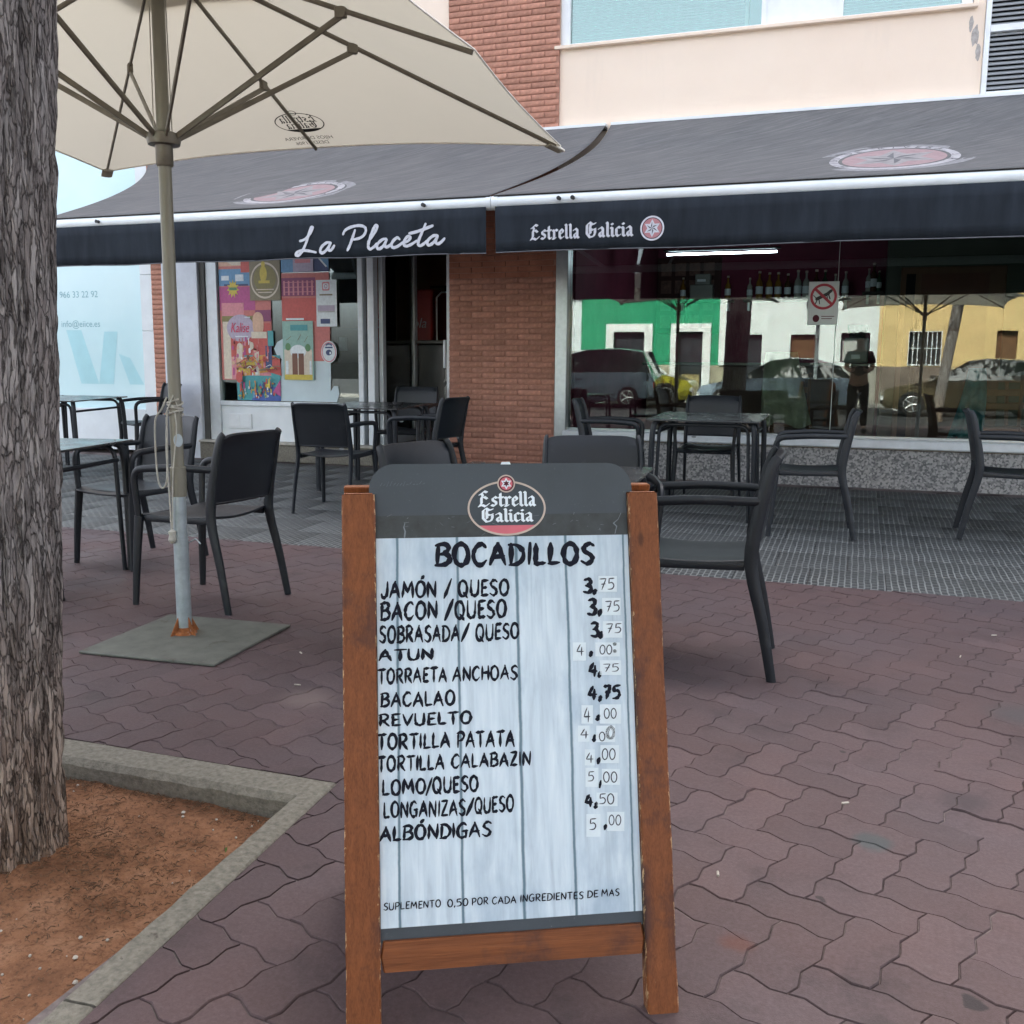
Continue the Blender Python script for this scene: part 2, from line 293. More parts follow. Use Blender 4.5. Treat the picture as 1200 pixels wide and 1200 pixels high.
def soil_mat():
    m, nt, p = new_mat('red_clay_soil'); v = vecs(nt, coord='World')
    a = ramp(nt, noise_t(nt, v, 6, 8, .65), [(.32, (.15, .072, .040)), (.52, (.28, .138, .076)), (.72, (.39, .215, .13))])
    sp = ramp(nt, noise_t(nt, v, 70, 8, .8), [(.50, (0, 0, 0)), (.62, (.75, .75, .75))])
    a = mixc(nt, sp, a, (.085, .045, .028)); a = mixc(nt, ramp(nt, noise_t(nt, v, 150, 5, .8), [(.60, (0, 0, 0)), (.68, (.6, .6, .6))]), a, (.42, .26, .17))
    vo = N(nt, 'ShaderNodeTexVoronoi', feature='DISTANCE_TO_EDGE'); vo.inputs['Scale'].default_value = 13
    dv = N(nt, 'ShaderNodeTexNoise'); dv.inputs['Scale'].default_value = 12; L(nt, v, dv.inputs['Vector'])
    vm = N(nt, 'ShaderNodeVectorMath', operation='MULTIPLY_ADD'); L(nt, dv.outputs[1], vm.inputs[0]); vm.inputs[1].default_value = (.12, .12, .12); L(nt, v, vm.inputs[2]); L(nt, vm.outputs[0], vo.inputs['Vector'])
    cr = ramp(nt, vo.outputs[0], [(.0, (.0, .0, .0)), (.035, (1, 1, 1))])
    msk = ramp(nt, noise_t(nt, v, 3.1, 3), [(.48, (0, 0, 0)), (.6, (1, 1, 1))])
    cr2 = mixc(nt, msk, (1, 1, 1), cr)
    a = mixc(nt, .22, a, cr2, 'MULTIPLY')
    L(nt, a, p.inputs['Base Color']); p.inputs['Roughness'].default_value = .95; p.inputs['Specular IOR Level'].default_value = .1
    b1 = bump(nt, p, noise_t(nt, v, 55, 7, .7), 1, .012); bump(nt, p, cr2, .5, .006, b1); return m
soil_m = soil_mat()
twig_m = M('dry_litter', (.13, .075, .045), .9, .4, 30)
pebble_m = M('pale_pebble', (.5, .46, .4), .8, .2, 30, rnd=.3)
leafy = M('green_sprout', (.10, .17, .04), .6, .3, 30)
def bark_mat():
    m, nt, p = new_mat('ridged_bark'); v = vecs(nt, (1, 1, .11)); v2 = vecs(nt, (1, 1, .3))
    dn = N(nt, 'ShaderNodeTexNoise'); dn.inputs['Scale'].default_value = 16; dn.inputs['Detail'].default_value = 6; L(nt, v2, dn.inputs['Vector'])
    va = N(nt, 'ShaderNodeVectorMath', operation='MULTIPLY_ADD'); L(nt, dn.outputs[1], va.inputs[0]); va.inputs[1].default_value = (.06, .06, .06); L(nt, v, va.inputs[2])
    vo = N(nt, 'ShaderNodeTexVoronoi', feature='DISTANCE_TO_EDGE'); vo.inputs['Scale'].default_value = 95; L(nt, va.outputs[0], vo.inputs['Vector'])
    vc = N(nt, 'ShaderNodeTexVoronoi'); vc.inputs['Scale'].default_value = 95; L(nt, va.outputs[0], vc.inputs['Vector']); bw = N(nt, 'ShaderNodeRGBToBW'); L(nt, vc.outputs['Color'], bw.inputs[0])
    n1 = noise_t(nt, v, 40, 10, .75, .6); n2 = noise_t(nt, v2, 130, 6, .75)
    tc = N(nt, 'ShaderNodeTexCoord'); sx = N(nt, 'ShaderNodeSeparateXYZ'); L(nt, tc.outputs['Object'], sx.inputs[0])
    f = ramp(nt, sx.outputs[2], [(.0, (1, 1, 1)), (.75, (0, 0, 0))])
    a = ramp(nt, bw.outputs[0], [(.2, (.24, .215, .205)), (.5, (.31, .285, .275)), (.8, (.42, .395, .38))])
    a2 = ramp(nt, bw.outputs[0], [(.2, (.25, .17, .12)), (.5, (.34, .245, .18)), (.8, (.48, .37, .28))])
    a = mixc(nt, f, a, a2)
    a = mixc(nt, .8, a, ramp(nt, n1, [(.38, (.14, .13, .125)), (.56, (1.0, 1.0, 1.0))]), 'MULTIPLY')
    hl = ramp(nt, n2, [(.54, (0, 0, 0)), (.70, (.7, .7, .7))]); a = mixc(nt, hl, a, (.42, .39, .37))
    ck = ramp(nt, vo.outputs[0], [(.0, (.25, .25, .25)), (.11, (1, 1, 1))]); a = mixc(nt, ck, (.022, .018, .017), a)
    br = ramp(nt, noise_t(nt, v2, 3, 4), [(.62, (0, 0, 0)), (.72, (.6, .6, .6))]); a = mixc(nt, br, a, (.16, .075, .04))
    L(nt, a, p.inputs['Base Color']); p.inputs['Roughness'].default_value = .95; p.inputs['Specular IOR Level'].default_value = .15
    b1 = bump(nt, p, ck, .9, .008); b2 = bump(nt, p, n1, .9, .012, b1); bump(nt, p, n2, .6, .003, b2); return m
bark = bark_mat()
def leaf_mat():
    m = bpy.data.materials.new('tree_leaf'); m.use_nodes = True; nt = m.node_tree; p = nt.nodes['Principled BSDF']; o = nt.nodes['Material Output']
    col = ramp(nt, noise_t(nt, vecs(nt), 2.5, 4), [(.3, (.03, .055, .016)), (.7, (.075, .12, .035))]); L(nt, col, p.inputs['Base Color']); p.inputs['Roughness'].default_value = .5
    t = N(nt, 'ShaderNodeBsdfTranslucent'); L(nt, col, t.inputs[0]); mx = N(nt, 'ShaderNodeMixShader'); mx.inputs[0].default_value = .3
    L(nt, p.outputs[0], mx.inputs[1]); L(nt, t.outputs[0], mx.inputs[2]); L(nt, mx.outputs[0], o.inputs[0]); return m
leaf_m = leaf_mat()
asphalt = M('asphalt', (.05, .05, .052), .85, .25, 8, bmp=.4, bscale=150, coord='World')
tyre_m = M('tyre_rubber', (.02, .02, .02), .7, .1, 10); rim_m = M('alloy_rim', (.5, .5, .5), .3, .1, 10, metal=.8)

# ------------------------------------------------------------------ mesh builder
class MB:
    def __init__(s): s.v = []; s.f = []; s.m = []
    def add(s, vs, fs, m=0):
        o = len(s.v); s.v += [tuple(v) for v in vs]; s.f += [tuple(i+o for i in f) for f in fs]; s.m += [m]*len(fs); return s
    def box(s, x0, y0, z0, x1, y1, z1, m=0, b=0):
        if b <= 0:
            vs = [(x, y, z) for z in (z0, z1) for y in (y0, y1) for x in (x0, x1)]
            return s.add(vs, [(0, 2, 3, 1), (4, 5, 7, 6), (0, 1, 5, 4), (1, 3, 7, 5), (3, 2, 6, 7), (2, 0, 4, 6)], m)
        b = min(b, (x1-x0)/2.01, (y1-y0)/2.01, (z1-z0)/2.01)
        X = (x0, x1); Y = (y0, y1); Z = (z0, z1); vs = []; idx = {}
        for i in (0, 1):
            for j in (0, 1):
                for k in (0, 1):
                    sx, sy, sz = (1-2*i)*b, (1-2*j)*b, (1-2*k)*b
                    for a, p in (('x', (X[i], Y[j]+sy, Z[k]+sz)), ('y', (X[i]+sx, Y[j], Z[k]+sz)), ('z', (X[i]+sx, Y[j]+sy, Z[k]))):
                        idx[(i, j, k, a)] = len(vs); vs.append(p)
        g = idx; f = []
        for i in (0, 1): f.append(tuple(g[(i, j, k, 'x')] for j, k in (((0, 0), (0, 1), (1, 1), (1, 0)) if i == 0 else ((0, 0), (1, 0), (1, 1), (0, 1)))))
        for j in (0, 1): f.append(tuple(g[(i, j, k, 'y')] for i, k in (((0, 0), (1, 0), (1, 1), (0, 1)) if j == 0 else ((0, 0), (0, 1), (1, 1), (1, 0)))))
        for k in (0, 1): f.append(tuple(g[(i, j, k, 'z')] for i, j in (((0, 0), (0, 1), (1, 1), (1, 0)) if k == 0 else ((0, 0), (1, 0), (1, 1), (0, 1)))))
        for i in (0, 1):
            for j in (0, 1):
                q = (g[(i, j, 0, 'x')], g[(i, j, 1, 'x')], g[(i, j, 1, 'y')], g[(i, j, 0, 'y')]); f.append(q if i != j else q[::-1])
            for k in (0, 1):
                q = (g[(i, 0, k, 'x')], g[(i, 1, k, 'x')], g[(i, 1, k, 'z')], g[(i, 0, k, 'z')]); f.append(q if i == k else q[::-1])
        for j in (0, 1):
            for k in (0, 1):
                q = (g[(0, j, k, 'y')], g[(1, j, k, 'y')], g[(1, j, k, 'z')], g[(0, j, k, 'z')]); f.append(q if j != k else q[::-1])
        for i in (0, 1):
            for j in (0, 1):
                for k in (0, 1):
                    q = (g[(i, j, k, 'x')], g[(i, j, k, 'y')], g[(i, j, k, 'z')]); f.append(q if (i+j+k) % 2 else q[::-1])
        return s.add(vs, f, m)
    def tube(s, path, r, n=8, m=0, sq=(1, 1), cap=True, upv=None):
        P = [Vector(p) for p in path]; R = r if isinstance(r, (list, tuple)) else [r]*len(P)
        t0 = (P[1]-P[0]).normalized(); a = Vector(upv) if upv else (Vector((0, 0, 1)) if abs(t0.z) < .9 else Vector((1, 0, 0)))
        nrm = (a-t0*a.dot(t0)).normalized(); vs = []
        for i, p in enumerate(P):
            t = ((P[min(i+1, len(P)-1)]-P[max(i-1, 0)])).normalized()
            nrm = (nrm-t*nrm.dot(t)).normalized(); b = t.cross(nrm)
            for k in range(n):
                an = 2*pi*k/n+pi/n; vs.append(p+nrm*cos(an)*R[i]*sq[0]+b*sin(an)*R[i]*sq[1])
        f = []
        for i in range(len(P)-1):
            for k in range(n): f.append((i*n+k, i*n+(k+1) % n, (i+1)*n+(k+1) % n, (i+1)*n+k))
        if cap: f.append(tuple(range(n))[::-1]); f.append(tuple((len(P)-1)*n+k for k in range(n)))
        return s.add(vs, f, m)
    def lathe(s, prof, cx=0, cy=0, n=16, m=0):
        vs = [(cx+r*cos(2*pi*k/n), cy+r*sin(2*pi*k/n), z) for r, z in prof for k in range(n)]; f = []
        for i in range(len(prof)-1):
            for k in range(n): f.append((i*n+k, i*n+(k+1) % n, (i+1)*n+(k+1) % n, (i+1)*n+k))
        f.append(tuple(range(n))[::-1]); f.append(tuple((len(prof)-1)*n+k for k in range(n)))
        return s.add(vs, f, m)
    def prism(s, pts, z0, z1, m=0):
        n = len(pts); return s.add([(x, y, z0) for x, y in pts]+[(x, y, z1) for x, y in pts], [tuple(range(n))[::-1], tuple(range(n, 2*n))]+[(i, (i+1) % n, n+(i+1) % n, n+i) for i in range(n)], m)
    def tf(s, fn): s.v = [tuple(fn(v)) for v in s.v]; return s
    def build(s, name, mats, parent=None, smooth=40, loc=None):
        me = bpy.data.meshes.new(name); me.from_pydata(s.v, [], s.f)
        mats = mats if isinstance(mats, (list, tuple)) else [mats]
        for m in mats: me.materials.append(m)
        if len(mats) > 1: me.polygons.foreach_set('material_index', s.m)
        if smooth:
            me.polygons.foreach_set('use_smooth', [True]*len(me.polygons))
            try: me.set_sharp_from_angle(angle=radians(smooth))
            except Exception: pass
        if smooth and len(s.f) < 20000:
            bm = bmesh.new(); bm.from_mesh(me); bmesh.ops.recalc_face_normals(bm, faces=bm.faces); bm.to_mesh(me); bm.free()
            try: me.set_sharp_from_angle(angle=radians(smooth))
            except Exception: pass
        me.update(); o = bpy.data.objects.new(name, me); COL.objects.link(o)
        if parent: o.parent = parent
        if loc: o.location = loc
        return o
def tag(o, label=None, cat=None, group=None, kind=None):
    if label: o['label'] = label
    if cat: o['category'] = cat
    if group: o['group'] = group
    if kind: o['kind'] = kind
    return o
def thing(name, label, cat, loc=(0, 0, 0), rz=0, group=None):
    o = bpy.data.objects.new(name, None); COL.objects.link(o); o.empty_display_size = .1
    o.location = loc; o.rotation_euler = (0, 0, rz); return tag(o, label, cat, group)
def struct(name, mb, mat, parent=None, smooth=40):
    o = mb.build(name, mat, parent, smooth)
    if not parent: o['kind'] = 'structure'
    return o
def copy_tree(o, parent=None):
    c = o.copy(); COL.objects.link(c); c.parent = parent
    for ch in KIDS.get(o.name, []) or list(o.children): copy_tree(ch, c)
    return c
KIDS = {}
def mesh_obj(name, me, parent=None, loc=(0, 0, 0), rz=0):
    o = bpy.data.objects.new(name, me); COL.objects.link(o); o.location = loc; o.rotation_euler = (0, 0, rz)
    if parent: o.parent = parent
    return o
def smooth_path(pts, k=4, closed=False):
    if len(pts) < 3: return [tuple(p) for p in pts]
    out = []; n = len(pts); P = [Vector(p) for p in pts]
    rng = range(n if closed else n-1)
    for i in rng:
        if closed: a, b, c, d = P[(i-1) % n], P[i], P[(i+1) % n], P[(i+2) % n]
        else: a, b, c, d = P[max(i-1, 0)], P[i], P[i+1], P[min(i+2, n-1)]
        for j in range(k):
            t = j/k; out.append(tuple(.5*((2*b)+(c-a)*t+(2*a-5*b+4*c-d)*t*t+(3*b-a-3*c+d)*t**3)))
    if not closed: out.append(tuple(P[-1]))
    return out
def round_path(pts, r=.04, k=4):
    P = [Vector(p) for p in pts]; out = [tuple(P[0])]
    for i in range(1, len(P)-1):
        a = (P[i-1]-P[i]); b = (P[i+1]-P[i]); ra = min(r, a.length*.45); rb = min(r, b.length*.45)
        p, q = P[i]+a.normalized()*ra, P[i]+b.normalized()*rb
        for j in range(k+1):
            t = j/k; out.append(tuple(p*(1-t)**2+P[i]*2*t*(1-t)+q*t*t))
    out.append(tuple(P[-1])); return out

# ------------------------------------------------------------------ lettering: pen strokes merged into clean flat meshes
O_ = [(.36, 1), (.14, .86), (.05, .5), (.14, .13), (.36, .0), (.58, .14), (.67, .5), (.58, .86)]
GL = {  # width, list of (curved?, points)
 'A': (.74, [(0, [(.02, 0), (.40, 1)]), (0, [(.36, 1), (.70, -.03)]), (0, [(.08, .34), (.66, .40)])]),
 'B': (.64, [(0, [(.07, 0), (.12, 1)]), (1, [(.0, .93), (.38, 1), (.56, .82), (.42, .6), (.12, .52)]), (1, [(.12, .52), (.48, .52), (.62, .28), (.42, .06), (.0, .02)])]),
 'C': (.64, [(1, [(.60, .84), (.42, 1), (.14, .78), (.05, .4), (.18, .07), (.40, .01), (.62, .22)])]),
 'D': (.68, [(0, [(.08, 0), (.10, 1)]), (1, [(0, .96), (.38, .93), (.64, .62), (.60, .26), (.36, .05), (.0, .0)])]),
 'E': (.56, [(0, [(.09, 0), (.09, 1)]), (0, [(.05, .96), (.56, 1)]), (0, [(.09, .5), (.46, .55)]), (0, [(.04, .02), (.56, .06)])]),
 'G': (.70, [(1, [(.60, .86), (.40, 1), (.14, .78), (.05, .4), (.18, .06), (.42, .0), (.60, .16)]), (0, [(.61, -.02), (.61, .46)]), (0, [(.36, .44), (.72, .47)])]),
 'H': (.66, [(0, [(.07, 0), (.08, 1)]), (0, [(.60, -.02), (.59, 1)]), (0, [(.05, .48), (.62, .54)])]),
 'I': (.16, [(0, [(.08, 0), (.09, 1)])]),
 'J': (.46, [(1, [(.42, 1), (.42, .5), (.36, .14), (.20, .0), (.06, .06), (.0, .26)])]),
 'L': (.52, [(0, [(.08, 1), (.07, .02)]), (0, [(.03, .02), (.52, .07)])]),
 'M': (.86, [(0, [(.04, 0), (.13, 1)]), (0, [(.13, 1), (.42, .30)]), (0, [(.42, .3), (.70, 1)]), (0, [(.70, 1), (.80, -.02)])]),
 'N': (.68, [(0, [(.06, 0), (.08, 1)]), (0, [(.08, 1), (.58, .02)]), (0, [(.58, 0), (.62, 1.02)])]),
 'O': (.72, [(2, O_)]), 'Q': (.76, [(2, O_), (0, [(.38, .26), (.68, -.10)])]),
 'Ó': (.72, [(2, O_), (0, [(.38, 1.16), (.58, 1.38)])]),
 'P': (.60, [(0, [(.09, 0), (.11, 1)]), (1, [(.0, .93), (.38, 1), (.58, .78), (.42, .5), (.10, .42)])]),
 'R': (.66, [(0, [(.09, 0), (.11, 1)]), (1, [(.0, .93), (.38, 1), (.57, .78), (.42, .52), (.12, .46)]), (0, [(.24, .48), (.64, -.02)])]),
 'S': (.58, [(1, [(.56, .88), (.36, 1), (.12, .84), (.14, .62), (.42, .44), (.52, .22), (.30, .0), (.02, .14)])]),
 'T': (.66, [(0, [(.34, -.02), (.33, .98)]), (0, [(0, .95), (.68, 1)])]),
 'U': (.66, [(1, [(.06, 1), (.05, .4), (.14, .08), (.34, .0), (.54, .12), (.60, .45), (.61, 1)])]),
 'V': (.66, [(0, [(.02, 1), (.33, 0)]), (0, [(.31, 0), (.64, 1)])]),
 'Z': (.60, [(0, [(.04, .96), (.56, 1)]), (0, [(.56, 1), (.04, .03)]), (0, [(.02, .02), (.58, .05)])]),
 '/': (.42, [(0, [(.02, -.03), (.40, 1.03)])]),
 ',': (.2, [(0, [(.14, 1), (.06, .0)])]), ':': (.3, [(0, [(.12, .95), (.15, .78)]), (0, [(.12, .2), (.15, .02)])]),
 '0': (.62, [(2, [(.31, 1), (.10, .82), (.03, .48), (.12, .12), (.31, 0), (.50, .14), (.59, .5), (.51, .84)])]),
 '3': (.58, [(1, [(.04, .92), (.34, 1), (.50, .82), (.36, .58), (.16, .52)]), (1, [(.16, .52), (.44, .48), (.54, .25), (.36, .02), (.02, .08)])]),
 '4': (.64, [(0, [(.34, 1), (.03, .36)]), (0, [(.03, .36), (.64, .38)]), (0, [(.47, .78), (.45, 0)])]),
 '5': (.60, [(0, [(.12, .97), (.09, .54)]), (0, [(.10, .96), (.58, 1)]), (1, [(.09, .54), (.38, .62), (.56, .38), (.42, .08), (.03, .03)])]),
 '7': (.62, [(0, [(.03, .94), (.60, .98)]), (0, [(.60, .98), (.24, 0)]), (0, [(.18, .48), (.54, .52)])]),
}
def circ(x, y, r, n=8): return [(x+r*cos(2*pi*k/n), y+r*sin(2*pi*k/n)) for k in range(n)]
def brush(pts, wd, jit=.25, taper=.3, rnd=random):
    """polygons of a round brush dragged along pts"""
    out = []; n = len(pts); R = []
    for i in range(n):
        t = i/max(1, n-1); e = 1-taper*max(0, abs(2*t-1)-.6)/.4
        R.append(wd*.5*e*(1+rnd.uniform(-jit, jit)))
    for i in range(n):
        out.append(circ(pts[i][0], pts[i][1], R[i]))
        if i:
            (x0, y0), (x1, y1) = pts[i-1], pts[i]; d = hypot(x1-x0, y1-y0)
            if d < 1e-6: continue
            nx, ny = -(y1-y0)/d, (x1-x0)/d; a, b = R[i-1], R[i]
            out.append([(x0-nx*a, y0-ny*a), (x1-nx*b, y1-ny*b), (x1+nx*b, y1+ny*b), (x0+nx*a, y0+ny*a)])
    return out
def nib(pts, wd, ang, th=.3):
    """polygons of a broad nib (a thin rectangle held at angle ang) dragged along pts"""
    ux, uy = cos(ang)*wd/2, sin(ang)*wd/2; vx, vy = -sin(ang)*wd*th/2, cos(ang)*wd*th/2
    cor = [(-ux-vx, -uy-vy), (ux-vx, uy-vy), (ux+vx, uy+vy), (-ux+vx, -uy+vy)]; out = []
    for i in range(len(pts)-1):
        P = [(p[0]+c[0], p[1]+c[1]) for p in (pts[i], pts[i+1]) for c in cor]; out.append(hull(P))
    return out
def hull(P):
    P = sorted(set((round(x, 7), round(y, 7)) for x, y in P))
    def half(Q):
        h = []
        for p in Q:
            while len(h) > 1 and (h[-1][0]-h[-2][0])*(p[1]-h[-2][1])-(h[-1][1]-h[-2][1])*(p[0]-h[-2][0]) <= 0: h.pop()
            h.append(p)
        return h[:-1]
    return half(P)+half(P[::-1])
def word_polys(s, bold, jit=.18, gap=.13):
    """polygons in a unit-height strip, x scaled 0..1"""
    x = 0; polys = []
    for ch in s:
        if ch == ' ': x += .35; continue
        wd, strokes = GL[ch]
        if ch == ',' and len(s) > 1: wd, strokes = .16, [(0, [(.12, .16), (.05, -.12)])]
        dy = random.uniform(-.03, .03); sl = random.uniform(-.02, .04)
        for kind, pts in strokes:
            pts = [(x+p[0]+sl*p[1], p[1]+dy) for p in pts]
            if kind == 0:
                (a, b), (c, d) = pts[0], pts[-1]; k = 4; ox = random.uniform(-.02, .02)
                pts = [(a+(c-a)*t/k+ox*sin(pi*t/k), b+(d-b)*t/k) for t in range(k+1)]
            elif kind == 1: pts = [(p[0], p[1]) for p in smooth_path([(a, b, 0) for a, b in pts], 3)]
            else:
                pts = [(p[0], p[1]) for p in smooth_path([(a, b, 0) for a, b in pts], 2, True)]; pts.append(pts[0])
            polys += brush(pts, bold, jit, .55 if kind != 2 else 0)
        x += wd+gap
    W = x-gap
    return [[(p[0]/W, p[1]) for p in q] for q in polys], W
def union_mesh(polys):
    vs = []; fs = []
    for q in polys:
        if len(q) < 3: continue
        a = sum(q[i][0]*q[(i+1) % len(q)][1]-q[(i+1) % len(q)][0]*q[i][1] for i in range(len(q)))
        if abs(a) < 1e-12: continue
        if a < 0: q = q[::-1]
        fs.append(list(range(len(vs), len(vs)+len(q)))); vs += [Vector(p) for p in q]
    def area(P, F): return sum(abs(sum(P[f[i]][0]*P[f[(i+1) % len(f)]][1]-P[f[(i+1) % len(f)]][0]*P[f[i]][1] for i in range(len(f))))/2 for f in F)
    tot = area([(p.x, p.y) for p in vs], fs)
    for eps in (1e-7, 1e-6, 1e-8, 5e-6, 1e-5):       # an unlucky tolerance can fill the whole outline: retry with another
        r = delaunay_2d_cdt(vs, [], fs, 0, eps); P = [(p.x, p.y) for p in r[0]]; F = [tuple(f) for f, o in zip(r[2], r[5]) if o]
        a = area(P, F)
        if .3*tot < a < 1.01*tot: break
        vs = [p+Vector((random.uniform(-1, 1), random.uniform(-1, 1)))*1e-6 for p in vs]
    return P, F
def flat(name, polys, to3d, mat, parent, label=None, kind=None, mb=None):
    """union of polygons mapped through to3d(x,y) -> point; the faces wind to face the viewer side"""
    vs, fs = union_mesh(polys); m = MB(); m.add([to3d(x, y) for x, y in vs], fs)
    o = m.build(name, mat, parent, smooth=0)
    if label: o['label'] = label
    return o
BL = {  # blackletter, x-height 1
 'E': (1.02, [[(.72, 1.42), (.48, 1.52), (.25, 1.3), (.36, 1.08), (.24, .86), (.24, .32), (.06, .04)], [(.02, .02), (.30, .14), (.58, .0), (.86, .26)], [(.28, .84), (.50, .96), (.72, .78)], [(.10, 1.2), (.30, 1.3)]]),
 'G': (1.12, [[(.92, 1.40), (.66, 1.30), (.40, 1.52), (.15, 1.26), (.14, .40), (.42, .02), (.78, .12), (.90, .44), (.90, .74)], [(.44, .86), (.66, .74), (.92, .86)], [(.50, 1.4), (.44, 1.0), (.46, .4)]]),
 's': (.60, [[(.50, .84), (.34, .96), (.16, .80), (.18, .60), (.44, .42), (.44, .18), (.28, .04), (.06, .14)]]),
 't': (.50, [[(.20, 1.28), (.20, .18), (.32, .03), (.46, .14)], [(.03, .90), (.44, .90)]]),
 'r': (.58, [[(.06, .90), (.20, .84), (.20, .18), (.08, .05), (.20, .03), (.34, .10)], [(.22, .76), (.38, .96), (.54, .84)]]),
 'e': (.60, [[(.34, .98), (.15, .80), (.15, .22), (.32, .03), (.54, .20)], [(.32, .97), (.50, .80), (.46, .64), (.18, .46)]]),
 'l': (.38, [[(.10, 1.44), (.19, 1.36), (.19, .16), (.34, .04)]]),
 'i': (.38, [[(.06, .92), (.19, .84), (.19, .16), (.34, .04)], [(.14, 1.30), (.24, 1.22)]]),
 'c': (.54, [[(.48, .86), (.32, .97), (.15, .80), (.15, .22), (.32, .03), (.50, .18)]]),
 'a': (.66, [[(.10, .84), (.30, .98), (.46, .82), (.46, .16), (.60, .04)], [(.44, .60), (.20, .46), (.14, .24), (.28, .04), (.44, .18)]]),
}
def black_polys(s, nibw=.235, gap=.05):
    x = 0; out = []
    for ch in s:
        wd, st = BL[ch]
        for p in st: out += nib([(x+a, b) for a, b in p], nibw, radians(38))
        x += wd+gap
    W = x-gap
    return [[(p[0]/W, p[1]) for p in q] for q in out], W
def place_polys(polys, x0, y0, wd, ht): return [[(x0+p[0]*wd, y0+p[1]*ht) for p in q] for q in polys]
def ring(cx, cy, rx, ry, t, n=48):
    out = []
    for k in range(n):
        a, b = 2*pi*k/n, 2*pi*(k+1)/n
        out.append([(cx+rx*cos(a), cy+ry*sin(a)), (cx+rx*cos(b), cy+ry*sin(b)), (cx+(rx-t)*cos(b), cy+(ry-t)*sin(b)), (cx+(rx-t)*cos(a), cy+(ry-t)*sin(a))])
    return out
def disc(cx, cy, rx, ry=None, n=40): ry = ry or rx; return [[(cx+rx*cos(2*pi*k/n), cy+ry*sin(2*pi*k/n)) for k in range(n)]]
def star(cx, cy, R, r, n=6, rot=pi/2):
    c = (cx, cy); out = []
    for k in range(n):
        a = rot+2*pi*k/n
        out.append([c, (cx+r*cos(a-pi/n), cy+r*sin(a-pi/n)), (cx+R*cos(a), cy+R*sin(a)), (cx+r*cos(a+pi/n), cy+r*sin(a+pi/n))])
    return out
def half_star(cx, cy, R, r, n=6, rot=pi/2):
    return [[(cx, cy), (cx+R*cos(rot+2*pi*k/n), cy+R*sin(rot+2*pi*k/n)), (cx+r*cos(rot+2*pi*k/n+pi/n), cy+r*sin(rot+2*pi*k/n+pi/n))] for k in range(n)]
FONT_CACHE = {}
def text_polys(body, size=1, align='LEFT'):
    """outline faces of the built-in font as (verts2d, faces)"""
    cu = bpy.data.curves.new('lettering_tmp', 'FONT'); cu.body = body; cu.size = size; cu.align_x = align; cu.resolution_u = 3
    o = bpy.data.objects.new('lettering_tmp', cu); COL.objects.link(o); dg = bpy.context.evaluated_depsgraph_get(); dg.update()
    me = bpy.data.meshes.new_from_object(o.evaluated_get(dg)); vs = [(v.co.x, v.co.y) for v in me.vertices]; fs = [tuple(p.vertices) for p in me.polygons]
    bpy.data.objects.remove(o); bpy.data.curves.remove(cu); bpy.data.meshes.remove(me); return vs, fs
def circle_text(body, cx, cy, r, size, a0, a1, inward=False):
    V = []; F = []; n = len(body)
    for i, ch in enumerate(body):
        if ch == ' ': continue
        vs, fs = text_polys(ch, size, 'CENTER'); a = a0+(a1-a0)*i/(n-1); rot = a-pi/2 if not inward else a+pi/2
        bx, by = cx+r*cos(a), cy+r*sin(a); o = len(V)
        V += [(bx+x*cos(rot)-y*sin(rot), by+x*sin(rot)+y*cos(rot)) for x, y in vs]; F += [tuple(k+o for k in f) for f in fs]
    return V, F

# ------------------------------------------------------------------ ground, kerbs, paving
YE, SL, WY = 5.37, .028, 9.2        # edge of the grey terrace, its fall, the shop front
def gz(y): return max(0, (y-YE)*SL)
g = MB(); g.add([(-60, -60, -.16), (60, -60, -.16), (60, 60, -.16), (-60, 60, -.16)], [(0, 1, 2, 3)])
struct('ground', g, asphalt)
m = MB(); m.box(-14, -3.2, -.14, -1.40, 1.0, -.0042); m.box(-1.32, -3.2, -.14, 9, 2.27, -.0042); m.box(-14, 2.26, -.14, 9, YE-.004, -.0045)
plaza = struct('plaza_paving', m, joint_m)
U = .1125; TH = radians(-20.5); cT, sT = cos(TH), sin(TH)
def wv(t):
    t = t % 1; P = ((0, 0), (.28, 1), (.72, -1), (1, 0))
    for (a, b), (c, d) in zip(P, P[1:]):
        if t <= c: return (b+(d-b)*(t-a)/(c-a))*.066
def warp(x, y): return (x+wv(y), y+wv(x))
def paver_outline(w, h):
    pts = []; T = (0, .28, .72)
    for i in range(w): pts += [(i+t, 0) for t in T]
    for j in range(h): pts += [(w, j+t) for t in T]
    for i in range(w): pts += [(w-i-t, h) for t in T]
    for j in range(h): pts += [(0, h-j-t) for t in T]
    return [warp(*p) for p in pts]
def inset(pts, d):
    n = len(pts); out = []
    for i in range(n):
        a, b, c = Vector(pts[i-1]), Vector(pts[i]), Vector(pts[(i+1) % n])
        e1 = (b-a).normalized(); e2 = (c-b).normalized(); n1 = Vector((-e1.y, e1.x)); n2 = Vector((-e2.y, e2.x)); q = (n1+n2)
        q = q.normalized()*d/max(.5, sqrt((1+n1.dot(n2))/2)); out.append((b.x+q.x, b.y+q.y))
    return out
def paver_geo(w, h):
    o = [(x*U, y*U) for x, y in paver_outline(w, h)]; cx, cy = w*U/2, h*U/2
    o = [(x-cx, y-cy) for x, y in o]; A = inset(o, .0009); B = inset(o, .0028)
    r = lambda P, z: [(x*cT-y*sT, x*sT+y*cT, z) for x, y in P]; n = len(o)
    vs = r(B, 0)+r(A, -.0026)+r(A, -.014); f = [tuple(range(n))]
    for k in range(2):
        for i in range(n): f.append((k*n+(i+1) % n, k*n+i, (k+1)*n+i, (k+1)*n+(i+1) % n))
    return vs, f
PG = {'H': paver_geo(2, 1), 'V': paver_geo(1, 2)}
